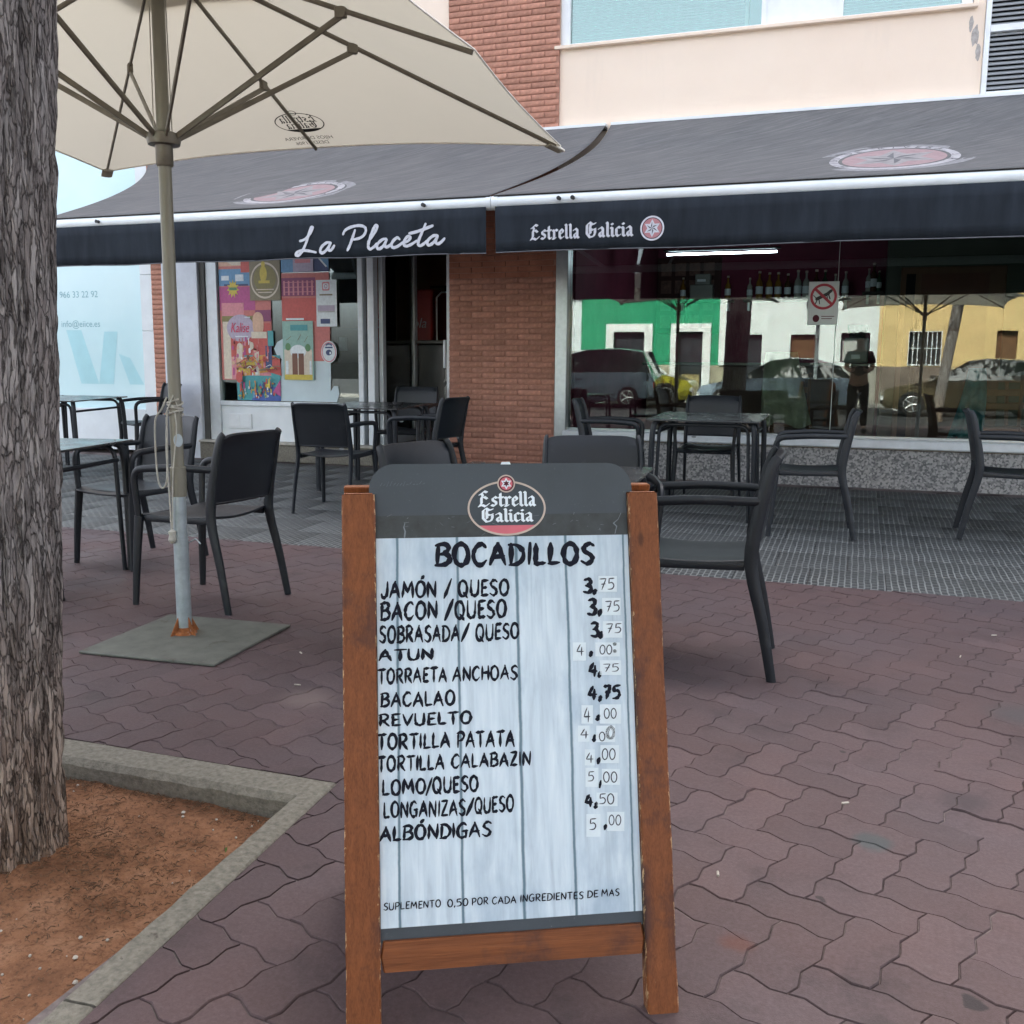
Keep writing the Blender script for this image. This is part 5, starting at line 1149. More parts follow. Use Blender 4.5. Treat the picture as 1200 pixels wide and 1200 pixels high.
MB().tube([(0, 0, .0), (0, 0, .42)], .0305, 14).tube([(0, 0, .42), (0, 0, .60)], .0275, 14).build('base_sleeve', steel_galv, par)
MB().lathe([(.033, .60), (.033, .72), (.028, .725)], n=14).build('collar', pole_m, par)
MB().tube([(.0, -.034, .835), (0, -.040, .835)], .020, 14, sq=(1.35, .9)).build('crank_plate', steel_galv, par)
MB().tube([(.03, 0, .40), (.055, -.03, .42), (.07, -.05, .40)], .003, 6).build('locking_pin', steel_galv, par)
for k in range(4):
    a = pi/2*k+.5; MB().add([(.03*cos(a), .03*sin(a), .085), (.075*cos(a), .075*sin(a), .006), (.03*cos(a), .03*sin(a), .006), (.03*cos(a)+.004*sin(a), .03*sin(a)-.004*cos(a), .085), (.075*cos(a)+.004*sin(a), .075*sin(a)-.004*cos(a), .006), (.03*cos(a)+.004*sin(a), .03*sin(a)-.004*cos(a), .006)], [(0, 1, 2), (5, 4, 3), (0, 3, 4, 1), (1, 4, 5, 2), (2, 5, 3, 0)]).build('gusset', rust_m, par)
MB().lathe([(.052, .012), (.046, .02), (.036, .026), (.032, .04)], n=18).build('weld_bead', rust_m, par)
pl = MB().box(-.305, -.305, 0, .305, .305, .011, b=.003).build('base_plate', plate_m, par); pl.rotation_euler = (0, 0, radians(4-48)); pl.location = (0, 0, .001)
pl.location = Matrix.Rotation(radians(-48), 3, 'Z') @ Vector((.06, -.045, .001))
# rope wrapped round the pole
rp = thing('rope', 'thin grey rope knotted round the parasol pole with loose ends hanging down', 'rope', (-2.648, 3.352, .85))
m = MB(); P = [(cos(a)*.030, sin(a)*.030, .085+.0026*a+.006*sin(a*1.3)) for a in [i*.45 for i in range(56)]]; m.tube(P, .0042, 6)
m.tube(smooth_path([(-.030, -.012, .16), (-.045, -.03, .11), (-.075, -.035, .06), (-.083, -.03, -.10), (-.075, -.03, -.19), (-.055, -.03, -.215), (-.03, -.035, -.18), (-.02, -.036, -.05), (-.018, -.034, .08)], 5), .0040, 6)
m.tube(smooth_path([(-.015, -.032, .10), (-.024, -.036, -.05), (-.018, -.037, -.24), (-.014, -.038, -.40)], 5), .0038, 6)
m.tube(smooth_path([(.02, -.03, .10), (.026, -.032, .02), (.005, -.038, -.15), (-.008, -.039, -.38)], 5), .0028, 6)
m.lathe([(.004, -.385), (.017, -.395), (.013, -.41), (.018, -.43), (.008, -.445)], -.012, -.038, 8)
m.tube([(.028, -.01, .10), (.02, -.035, .17), (-.02, -.036, .09)], .0038, 6); m.build('cord', rope_m, rp)
# printing on the canopy, seen from below through the cloth (mirrored)
def can_plane(k):       # panel between rib k and k+1, local frame at its rim; returns mapping
    a, b, c = ppt(k, 1), ppt((k+1) % 8, 1), Vector((0, 0, 2.72)); e = (b-a).normalized(); n_ = e.cross(c-a).normalized(); u_ = n_.cross(e)
    if u_.z < 0: u_ = -u_
    return a, b, e, u_, n_
def on_canopy(polys, mat, name, off=.011):
    # the print straddles the middle rib of the rear side, so it is bent over both panels
    vs, fs = union_mesh(polys); m = MB(); pts = []
    a0, b0 = ppt(0, 1), ppt(2, 1); e = (b0-a0).normalized(); mid = ppt(1, 1)
    rad = Vector((mid.x, mid.y, 0)).normalized(); slope = (ppt(1, 1).z-2.72)/ppt(1, 1).xy.length
    for x, y in vs:
        r = mid.xy.length-y; 
        k = abs(x)/max(r, .2); p = rad*r+e*x
        zmid = 2.72+(ppt(1, 1).z-2.72)*r/1.295; s = r/1.295
        zc = 2.72+(2.185-2.72)*s; z = zmid*(1-k)+zc*k+.012*sin(pi*min(1, k))*s
        pts.append((p.x, p.y, z+.016-.004))
    m.add(pts, fs); o = m.build(name, mat, par, 0); return o
lp = ring(0, .24, .20, .115, .009)+[[(-.155, .168), (-.06, .132), (.06, .132), (.155, .168)]]+ring(0, .355, .035, .028, .007, 16)
q1, _ = black_polys('Estrella', .2); q2, _ = black_polys('Galicia', .2)
lp += place_polys(q1, -.145, .245, .29, .058)+place_polys(q2, -.125, .175, .25, .056)
on_canopy([[(p[0]*.66-.015, p[1]*.66+.05) for p in q] for q in lp], canopy_print, 'printed_logo')
vs, fs = text_polys('HIJOS DE RIVERA', .045, 'CENTER'); vs2, fs2 = text_polys('DESDE 1906', .045, 'CENTER')
def cpt(x, y):
    mid = ppt(1, 1); rad = Vector((mid.x, mid.y, 0)).normalized(); e = (ppt(2, 1)-ppt(0, 1)).normalized(); r = 1.295-y; p = rad*r+e*x; k = abs(x)/r; s = r/1.295
    return (p.x, p.y, (2.72+(2.245-2.72)*s)*(1-k)+(2.72-.535*s)*k+.012*sin(pi*min(1, k))*s+.012)
MB().add([cpt(x*.8, y*.8+.075) for x, y in vs], fs).add([cpt(x*.8, y*.8+.035) for x, y in vs2], fs2).build('printed_text', canopy_print, par, 0)
par2, _ = parasol('beige square parasol standing to the right of the camera, mirrored in the shop glass', (.95, 1.12, 0), radians(45))
MB().tube([(0, 0, 0), (0, 0, .6)], .0305, 12).build('base_sleeve', steel_galv, par2); MB().box(-.3, -.3, 0.001, .3, .3, .011, b=.003).build('base_plate', plate_m, par2)

# ------------------------------------------------------------------ the tree in its bed
def tree(name, label, x, y, z0, R0, H_, fine, cz, cr, seed, lean=(0, 0), leaves=2200, group=None):
    t = thing(name, label, 'tree', (x, y, z0), 0, group); rn = random.Random(seed)
    nu, nz = (220, 260) if fine else (28, 30); vs = []
    for j in range(nz+1):
        v = (j/nz)**(1.25 if fine else 1); z = v*H_
        for i in range(nu):
            a = 2*pi*i/nu
            flare = .17*math.exp(-z/.09)*(.45+.55*sin(3*a+.4)+.35*sin(7*a)) if fine else .4*math.exp(-z/.2)
            r = R0*(1-.05*min(z/2, 1)+max(0, z-1.2)*.05+flare)
            if fine:
                px, py = cos(a)*3.0, sin(a)*3.0
                w1 = noise.fractal(Vector((px*2.1, py*2.1, z*1.7+seed)), 1, 2, 4)
                rid = abs(noise.noise(Vector((px*3.4+w1*.7, py*3.4+w1*.7, z*2.3)))); rid2 = abs(noise.noise(Vector((px*8+w1*1.2, py*8, z*6.5+3))))
                r += R0*(.05*w1+.11*min(rid*2.2, .6)+.045*min(rid2*2.2, .6)-.05)
                r += R0*.10*math.exp(-((z-.98)/.05)**2)*math.exp(-((a-(-.85) % (2*pi))**2)/.05)
            vs.append((lean[0]*z+r*cos(a), lean[1]*z+r*sin(a), z-.03))
    f = [(j*nu+i, j*nu+(i+1) % nu, (j+1)*nu+(i+1) % nu, (j+1)*nu+i) for j in range(nz) for i in range(nu)]
    m = MB(); m.add(vs, f); tr = m.build('trunk', bark, t, 180)
    top = Vector((lean[0]*H_, lean[1]*H_, H_-.05)); cl = []
    br = MB()
    for k in range(11):
        a = 2*pi*k/11+rn.uniform(-.3, .3); l = cr*rn.uniform(.55, .95); e = top+Vector((cos(a)*l, sin(a)*l, rn.uniform(.5, 1.9)*cr*.6)); md = top*.5+e*.5+Vector((0, 0, .25))
        s_ = top-Vector((0, 0, rn.uniform(0, .5))); br.tube(smooth_path([s_, md, e], 5), [R0*.42*(1-i/11)+.008 for i in range(11)], 7); cl.append(e); cl.append(md)
        for q in range(2):
            e2 = e+Vector((rn.uniform(-.6, .6), rn.uniform(-.6, .6), rn.uniform(-.1, .6)))*cr*.45; br.tube([md*.4+e*.6, e2], [R0*.12, .006], 5); cl.append(e2)
    br.build('limb', bark, t, 60)
    lf = MB()
    for k in range(leaves):
        c = rn.choice(cl); p = c+Vector((rn.gauss(0, 1), rn.gauss(0, 1), rn.gauss(0, .7)))*cr*.19; s = rn.uniform(.05, .12)*(1.0 if fine else 1.8)
        d = Vector((rn.gauss(0, 1), rn.gauss(0, 1), rn.gauss(0, .6))).normalized(); e = d.cross(Vector((rn.gauss(0, 1), rn.gauss(0, 1), rn.gauss(0, 1)))).normalized()
        lf.v += [tuple(p-d*s), tuple(p-e*s*.35), tuple(p+d*s), tuple(p+e*s*.35)]; o = len(lf.v)-4; lf.f.append((o, o+1, o+2, o+3)); lf.m.append(0)
    lf.build('crown', leaf_m, t, 0)
    return t
tree('shade_tree', 'thick grey-brown ridged tree trunk at the left edge in the red soil bed', -1.990, 1.702, -.062, .188, 3.3, True, 4.5, 1.7, 3, (.031, .034))

# ------------------------------------------------------------------ chairs and tables
def loft_panel(fn, nu, nv, th, m=0):
    """thick curved sheet; fn(u,v)->Vector"""
    mb = MB(); P = [[fn(i/nu, j/nv) for i in range(nu+1)] for j in range(nv+1)]; top = []; bot = []
    for j in range(nv+1):
        for i in range(nu+1):
            du = P[j][min(i+1, nu)]-P[j][max(i-1, 0)]; dv = P[min(j+1, nv)][i]-P[max(j-1, 0)][i]; n_ = du.cross(dv).normalized()
            top.append(tuple(P[j][i]+n_*th/2)); bot.append(tuple(P[j][i]-n_*th/2))
    N_ = len(top); w_ = nu+1; f = []
    for j in range(nv):
        for i in range(nu): a = j*w_+i; f.append((a, a+1, a+w_+1, a+w_)); f.append((N_+a, N_+a+w_, N_+a+w_+1, N_+a+1))
    for i in range(nu): f.append((i, N_+i, N_+i+1, i+1)); a = nv*w_+i; f.append((a, a+1, N_+a+1, N_+a))
    for j in range(nv): a = j*w_; f.append((a, a+w_, N_+a+w_, N_+a)); a = j*w_+nu; f.append((a, N_+a, N_+a+w_, a+w_))
    return mb.add(top+bot, f, m)
def make_chair():
    t = thing('terrace_chair', 'x', 'chair', (0, 0, 0), 0, 'charcoal plastic terrace armchairs')
    def seat(u, v):       # v 0 back .. 1 front
        x = (u-.5)*(.415+.025*v); y = -.20+.43*v; z = .445-.018*sin(pi*u)*(1-.4*v)-.012*sin(pi*v)
        if v > .85: z -= ((v-.85)/.15)**2*.022
        return Vector((x, y, z))
    o = loft_panel(seat, 12, 14, .012).build('seat', plastic, t, 50); o.modifiers.new('bevel', 'BEVEL').width = .003
    ap = MB(); P = round_path([(-.205, -.19, .425), (-.217, .20, .420), (.217, .20, .420), (.205, -.19, .425)], .05, 4); ap.tube(P, .017, 6, sq=(1.0, .55)); ap.build('seat_rim', plastic, t)
    def yb(z): return -.205-(z-.45)*.20-(max(0, z-.76)*1.6)**2
    def back(u, v):
        z = .512+.322*v; wd = .435-.012*v; e = (2*u-1); c = 1-.035*max(0, v-.8)*5*abs(e)**6
        return Vector((e*wd/2, yb(z)-.030*(1-e*e)*(1-.2*v), z+(-.018*abs(e)**7 if v > .9 else 0)-(.022*(1-e**8) if v < .01 else 0)*0))
    o = loft_panel(back, 16, 16, .011).build('backrest', plastic, t, 60); o.modifiers.new('bevel', 'BEVEL').width = .003
    MB().tube([tuple(back(i/16, .985)+Vector((0, -.002, .0))) for i in range(17)], .0085, 6).build('top_lip', plastic, o)
    MB().tube([tuple(back(i/16, .0)) for i in range(17)], .0085, 6).build('lower_lip', plastic, o)
    for s in (-1, 1):
        P = smooth_path([(s*.232, -.305, 0), (s*.226, -.262, .22), (s*.218, -.215, .42), (s*.217, yb(.55)+.004, .55), (s*.217, yb(.70)+.004, .70), (s*.214, yb(.80)+.004, .80), (s*.209, yb(.838)+.004, .832)], 4)
        n = len(P); MB().tube(P, [.0175+.009*min(1, i/(n*.42)) if i < n*.42 else .0265-.011*((i-n*.42)/(n*.58)) for i in range(n)], 8, sq=(.62, 1.05), upv=(1, 0, 0)).build('leg', plastic, t)
        P = smooth_path([(s*.240, .235, 0), (s*.232, .222, .22), (s*.222, .205, .43)], 5); n = len(P); MB().tube(P, [.0165+.0095*i/n for i in range(n)], 8, sq=(.8, 1)).build('leg', plastic, t)
        P = round_path([(s*.222, .207, .41), (s*.242, .212, .655), (s*.243, -.02, .672), (s*.216, -.250, .668)], .065, 6); MB().tube(P, [.0165 if 0 < i < len(P)-1 else .015 for i in range(len(P))], 8, sq=(.85, 1.1)).build('armrest', plastic, t)
    MB().tube([(0, .0, .0), (0, .0035, 0)], .016, 12, sq=(.55, 1.3)).tf(lambda v: (v[0]+.15, v[1]-.225, v[2]+.495)).build('grip_plug', M('grey_plastic_badge', (.22, .24, .25), .4), t)
    return t
CH0 = make_chair(); used = [False]
def chair(x, y, face, label):        # face: direction the sitter looks, degrees from +Y anticlockwise
    t = CH0 if not used[0] else copy_tree(CH0); used[0] = True
    t.location = (x, y, gz(y)); t.rotation_euler = (math.atan(SL)*cos(radians(face)) if y > YE else 0, 0, radians(face)); t['label'] = label; return t
chair(-2.97, 3.95, 90-3, 'charcoal armchair right beside the parasol pole, facing left')
chair(-3.94, 4.60, 180-10, 'charcoal armchair behind the parasol pole at the left front table, facing the camera')
chair(-.565, 3.80, 90+5, 'charcoal armchair standing on the red paving just right of the menu board, side on')
chair(-.29, 6.86, 90+3, 'charcoal armchair right of the table below the shop window, facing left towards it')
chair(.99, 7.14, -90-2, 'charcoal armchair cut by the right edge of the picture, facing right')
chair(-1.12, 7.98, 180, 'charcoal armchair behind the table below the shop window, facing the camera')
chair(-1.80, 7.55, -90+8, 'charcoal armchair half hidden left of the table below the shop window, facing right')
chair(-3.78, 6.68, 4, 'charcoal armchair with its back to the camera in front of the entrance window table')
chair(-4.10, 8.62, 180+4, 'charcoal armchair in the shade behind the entrance table, facing the camera')
chair(-3.37, 7.42, 90-6, 'charcoal armchair against the brick column right of the entrance table, facing left')
chair(-1.03, 4.05, 200, 'charcoal armchair whose pale backrest top shows above the right half of the menu board')
chair(-1.42, 3.56, -105, 'charcoal armchair whose backrest top shows above the left corner of the menu board, turned')
chair(-7.15, 8.62, 150, 'charcoal armchair in front of the turquoise shop window, left of the parasol pole')
chair(-8.25, 7.80, -90, 'charcoal armchair mostly hidden by the tree trunk at the far left table')
def make_table():
    t = thing('terrace_table', 'x', 'table', (0, 0, 0), 0, 'square dark terrace tables'); h = .40
    MB().box(-h, -h, .718, h, h, .730, b=.003).build('tabletop', laminate, t)
    for sx in (-1, 1):
        for sy in (-1, 1):
            P = smooth_path([(sx*(h-.030), sy*(h-.030), 0), (sx*(h-.034), sy*(h-.034), .5), (sx*(h-.045), sy*(h-.045), .68), (sx*(h-.075), sy*(h-.075), .715)], 4); MB().tube(P, .021, 8).build('leg', plastic, t)
            MB().lathe([(.024, 0), (.024, .012), (.018, .02)], sx*(h-.03), sy*(h-.03), 10).build('foot', black_r, t)
    for s in (-1, 1):
        for ax in (0, 1):
            P = round_path([(-(h-.075), s*(h-.055), .36), (-(h-.085), s*(h-.055), .693), ((h-.085), s*(h-.055), .693), ((h-.075), s*(h-.055), .36)], .07, 5)
            P = [(-(h-.06), s*(h-.05), .0)]+P[1:-1]+[((h-.06), s*(h-.05), .0)]
            if ax: P = [(y, x, z) for x, y, z in P]
            if ax: MB().tube([P[1], P[-2]], .012, 6).build('rail', plastic, t)
            else: MB().tube(P, .0125, 8).build('frame_hoop', plastic, t)
    return t
TB0 = make_table(); usedt = [False]
def table(x, y, rz, label):
    t = TB0 if not usedt[0] else copy_tree(TB0); usedt[0] = True
    t.location = (x, y, gz(y)); t.rotation_euler = (math.atan(SL) if y > YE else 0, 0, radians(rz)); t['label'] = label; return t
table(-1.03, 7.42, 0, 'dark square table below the large shop window, between two chairs')
table(-4.02, 7.78, 2, 'dark square table in the shade in front of the entrance window')
table(-4.06, 3.92, 14, 'dark table beside the tree trunk with pale sky sheen on its top')
table(-7.42, 7.78, 4, 'dark table in front of the turquoise window, partly behind the tree trunk')
table(-1.16, 3.64, 4.7, 'dark table hidden behind the menu board except one corner')
bx = MB()
bt_ = thing('ash_tray', 'small dark ashtray on the table in front of the entrance window', 'ashtray', (-3.80, 7.80, gz(7.78)+.735))
MB().lathe([(.03, 0), (.045, .002), (.05, .025), (.042, .025), (.036, .006), (.004, .006)], n=16).build('dish', black_r, bt_)

# ------------------------------------------------------------------ the menu board (A-board)
SB = thing('menu_board', 'wooden A-frame menu board listing sandwiches on white boards, in the foreground', 'sandwich board', (-.7647, 1.3443, 0), .4761)
LEAN = .2525; cl_, sl_ = cos(LEAN), sin(LEAN)
def sb_(u, v, w=0): return (u, v*sl_+w*cl_, v*cl_-w*sl_)      # u across, v up the leaning front, w depth behind the front
def sbox(name, u0, v0, w0, u1, v1, w1, mat, b=.002, parent=None, taper=None, sub=0):
    m = MB().box(u0, v0, w0, u1, v1, w1, b=b)
    if sub:     # subdivide long stock so that the edges can be knocked about
        m = MB(); n = sub; L_ = (v1-v0); cs = [(u0+b, w0), (u1-b, w0), (u1, w0+b), (u1, w1-b), (u1-b, w1), (u0+b, w1), (u0, w1-b), (u0, w0+b)]; vs = []
        for j in range(n+1):
            v = v0+L_*j/n; e = .0012 if 0 < j < n else 0; k = b if j in (0, n) else 0
            for i, (a, w) in enumerate(cs):
                ca, cw = (u0+u1)/2, (w0+w1)/2; q = noise.noise(Vector((a*40, v*14, w*40)))*e*1.6; sc = 1-(.02 if k else 0)
                vs.append((ca+(a-ca)*sc+q*(1 if a < ca else -1)*.6, v, cw+(w-cw)*sc+q*.5))
        f = [(j*8+i, j*8+(i+1) % 8, (j+1)*8+(i+1) % 8, (j+1)*8+i) for j in range(n) for i in range(8)]+[tuple(range(8))[::-1], tuple(n*8+i for i in range(8))]
        m.add([(a, v, w) for a, v, w in vs], f)
        m.tf(lambda p: sb_(p[0], p[1], p[2]))
    else: m.tf(lambda p: sb_(p[0], p[1], p[2])) if False else m.tf(lambda p: sb_(p[0], p[1], p[2]))
    return m.build(name, mat, parent or SB, 35)
# stock runs along v (second coordinate)
sbox('post', .000, -.004, .000, .0600, .946, .032, wood, .003, sub=60)
sbox('post', .5340, -.004, .000, .5905, .944, .032, wood, .003, sub=60)
sbox('post_end', .004, .9465, .003, .056, .949, .029, wood, .001); sbox('post_end', .538, .9445, .003, .5865, .947, .029, wood, .001)
sbox('crossbar', .0604, .107, .005, .5336, .159, .027, wood_x, .003, sub=2)
# panel with rounded upper corners, behind the posts
def outline():
    x0, x1, y0, y1, r = .0495, .5440, .155, 1.0035, .047; P = [(x0, .9475), (.0606, .9475), (.0606, y0), (.5334, y0), (.5334, .9475), (x1, .9475)]
    P += [(x1-r+r*cos(a), y1-r+r*sin(a)) for a in [pi/2*k/8 for k in range(9)]]+[(x0+r-r*sin(a), y1-r+r*cos(a)) for a in [pi/2*k/8 for k in range(9)]]
    return P
P = outline(); n = len(P); mb = MB(); mb.add([sb_(a, b, .013) for a, b in P]+[sb_(a, b, .021) for a, b in P], [tuple(range(n)), tuple(range(n, 2*n))[::-1]]); pnl = mb.build('panel', board_m, SB, 0)
eb = MB(); eb.add([sb_(a, b, w) for w in (.0129, .0211) for a, b in P], [(i, (i+1) % n, n+(i+1) % n, n+i) for i in range(n)]); eb.build('panel_edge', board_core, SB, 0)
sbox('scuffed_band', .0612, .8665, .0118, .5328, .9075, .0128, board_film, 0)
def FP(w): return lambda x, y: sb_(x, y, w)
# white board poster, origin at the board so that its print runs in board coordinates
pm_ = MB().add([(u, -.0, v) for u, v in ((.0612, .1795), (.5328, .1795), (.5328, .8660), (.0612, .8660))], [(0, 1, 2, 3)])
pst = pm_.build('poster', poster_m, SB, 0); pst.rotation_euler = (-LEAN, 0, 0); pst.location = sb_(0, 0, .0112)
def PP(k): return lambda x, y: (x, -.0005-.0004*k, y)
def bil(q, x, y):
    (bl, br, tl, tr) = q; X0 = bl[0]+(br[0]-bl[0])*x; X1 = tl[0]+(tr[0]-tl[0])*x; Y0 = bl[1]+(br[1]-bl[1])*x; Y1 = tl[1]+(tr[1]-tl[1])*x
    return (X0+(X1-X0)*y, Y0+(Y1-Y0)*y)
TEXT=[
 ("BOCADILLOS","h",(0.1691, 0.8145),(0.4646, 0.8126),(0.1698, 0.8543),(0.466, 0.8508)),
 ("JAMÓN","n",(0.0696, 0.7573),(0.1695, 0.7579),(0.07, 0.7865),(0.1701, 0.7858)),
 ("/","n",(0.1827, 0.7553),(0.1959, 0.7557),(0.1833, 0.7855),(0.1966, 0.7883)),
 ("QUESO","n",(0.2092, 0.7577),(0.3026, 0.7578),(0.2098, 0.7864),(0.3033, 0.7859)),
 ("BACON","n",(0.0676, 0.718),(0.1704, 0.7186),(0.068, 0.7496),(0.1709, 0.7486)),
 ("/","n",(0.1835, 0.7159),(0.1997, 0.7162),(0.1841, 0.7498),(0.2005, 0.751)),
 ("QUESO","n",(0.2021, 0.7177),(0.2968, 0.7167),(0.2027, 0.7486),(0.2976, 0.7478)),
 ("SOBRASADA","n",(0.0648, 0.6773),(0.2098, 0.6767),(0.0651, 0.7062),(0.2104, 0.7048)),
 ("/","n",(0.2129, 0.6766),(0.2269, 0.6769),(0.2135, 0.7043),(0.2276, 0.707)),
 ("QUESO","n",(0.2393, 0.6765),(0.3194, 0.678),(0.24, 0.7051),(0.3201, 0.705)),
 ("ATUN","h2",(0.0636, 0.6452),(0.1613, 0.6445),(0.0639, 0.6652),(0.1616, 0.6636)),
 ("TORRAETA","n",(0.0616, 0.6051),(0.1851, 0.6041),(0.0619, 0.6304),(0.1856, 0.6288)),
 ("ANCHOAS","n",(0.1955, 0.6053),(0.3142, 0.6041),(0.196, 0.6296),(0.3149, 0.6287)),
 ("BACALAO","n",(0.0656, 0.5633),(0.1989, 0.5619),(0.0659, 0.5873),(0.1994, 0.5869)),
 ("REVUELTO","h2",(0.0621, 0.5291),(0.2282, 0.5274),(0.0624, 0.5495),(0.2287, 0.5486)),
 ("TORTILLA","n",(0.0586, 0.4886),(0.1889, 0.4866),(0.0589, 0.5143),(0.1894, 0.5127)),
 ("PATATA","h2",(0.2011, 0.4859),(0.3062, 0.4847),(0.2017, 0.5126),(0.307, 0.5116)),
 ("TORTILLA","n",(0.0581, 0.4501),(0.1774, 0.4492),(0.0585, 0.4757),(0.1779, 0.4739)),
 ("CALABAZIN","n",(0.1904, 0.4506),(0.3349, 0.4485),(0.1909, 0.474),(0.3356, 0.4724)),
 ("LOMO","n",(0.0666, 0.4088),(0.1433, 0.4085),(0.0669, 0.4348),(0.1437, 0.433)),
 ("/","n",(0.144, 0.4063),(0.1554, 0.4072),(0.1445, 0.4337),(0.1559, 0.4346)),
 ("QUESO","n",(0.1561, 0.4079),(0.2378, 0.4075),(0.1566, 0.4346),(0.2384, 0.4336)),
 ("LONGANIZAS","n",(0.0685, 0.3694),(0.2139, 0.366),(0.0688, 0.3954),(0.2144, 0.3927)),
 ("/","n",(0.2154, 0.3662),(0.2291, 0.3662),(0.216, 0.3922),(0.2298, 0.3937)),
 ("QUESO","n",(0.2303, 0.3684),(0.3015, 0.3691),(0.2309, 0.3944),(0.3023, 0.396)),
 ("ALBÓNDIGAS","h2",(0.0611, 0.3299),(0.2588, 0.3268),(0.0614, 0.354),(0.2595, 0.352)),
 ("SUPLEMENTO","s",(0.0662, 0.2113),(0.1667, 0.21),(0.0664, 0.2234),(0.167, 0.2223)),
 ("0,50","s",(0.1788, 0.2096),(0.215, 0.209),(0.179, 0.2223),(0.2152, 0.2214)),
 ("POR","s",(0.2218, 0.2093),(0.2514, 0.2091),(0.2221, 0.2217),(0.2517, 0.2212)),
 ("CADA","s",(0.2582, 0.2088),(0.3018, 0.2084),(0.2585, 0.2211),(0.3021, 0.2209)),
 ("INGREDIENTES","s",(0.3087, 0.2094),(0.4241, 0.2078),(0.3091, 0.2219),(0.4245, 0.2201)),
 ("DE","s",(0.4312, 0.2089),(0.4516, 0.209),(0.4316, 0.2212),(0.452, 0.2209)),
 ("MAS","s",(0.4578, 0.2091),(0.4909, 0.2092),(0.4583, 0.2215),(0.4914, 0.2214)),
 ("3","b",(0.4432, 0.7579),(0.4594, 0.7575),(0.4441, 0.7836),(0.4603, 0.7833)),
 (",","b",(0.4617, 0.754),(0.4674, 0.7538),(0.4621, 0.765),(0.4678, 0.7649)),
 ("3","b",(0.4498, 0.7164),(0.466, 0.716),(0.4509, 0.7455),(0.467, 0.7451)),
 (",","b",(0.4699, 0.7135),(0.4756, 0.7134),(0.4704, 0.7269),(0.4761, 0.7268)),
 ("3","b",(0.4549, 0.677),(0.4694, 0.6766),(0.4558, 0.7029),(0.4703, 0.7025)),
 (",","b",(0.4709, 0.6727),(0.4765, 0.6725),(0.4714, 0.686),(0.477, 0.6858)),
 (",","b",(0.4504, 0.6397),(0.456, 0.6395),(0.4507, 0.6506),(0.4564, 0.6504)),
 (":","b",(0.4958, 0.6476),(0.5023, 0.6474),(0.4964, 0.664),(0.5029, 0.6638)),
 ("4","b",(0.4475, 0.6048),(0.4635, 0.6042),(0.4484, 0.6288),(0.4644, 0.6283)),
 (",","b",(0.4658, 0.601),(0.4715, 0.6008),(0.4663, 0.6127),(0.4719, 0.6125)),
 ("4","b",(0.4444, 0.5615),(0.4612, 0.5617),(0.4452, 0.5847),(0.462, 0.5849)),
 (",","b",(0.465, 0.5569),(0.4698, 0.5567),(0.4655, 0.5685),(0.4703, 0.5683)),
 ("75","b",(0.474, 0.5612),(0.5054, 0.5615),(0.4749, 0.5852),(0.5064, 0.5856)),
 (",","b",(0.4598, 0.5224),(0.4654, 0.5221),(0.4602, 0.5331),(0.4658, 0.5329)),
 (",","b",(0.452, 0.4851),(0.4568, 0.4848),(0.4525, 0.4973),(0.4573, 0.4971)),
 ("0","b",(0.4778, 0.4901),(0.4919, 0.4894),(0.4785, 0.5105),(0.4927, 0.5105)),
 (",","b",(0.4582, 0.445),(0.4633, 0.4448),(0.4587, 0.4564),(0.4637, 0.4562)),
 (",","b",(0.4602, 0.4023),(0.4642, 0.4021),(0.4607, 0.4152),(0.4646, 0.415)),
 ("4","b",(0.4324, 0.3696),(0.4471, 0.3689),(0.4331, 0.3905),(0.4478, 0.3897)),
 (",","b",(0.4501, 0.3649),(0.4548, 0.3647),(0.4505, 0.377),(0.4553, 0.3767)),
 (",","p",(0.4669, 0.3263),(0.4709, 0.3261),(0.4673, 0.3361),(0.4712, 0.3358)),
]
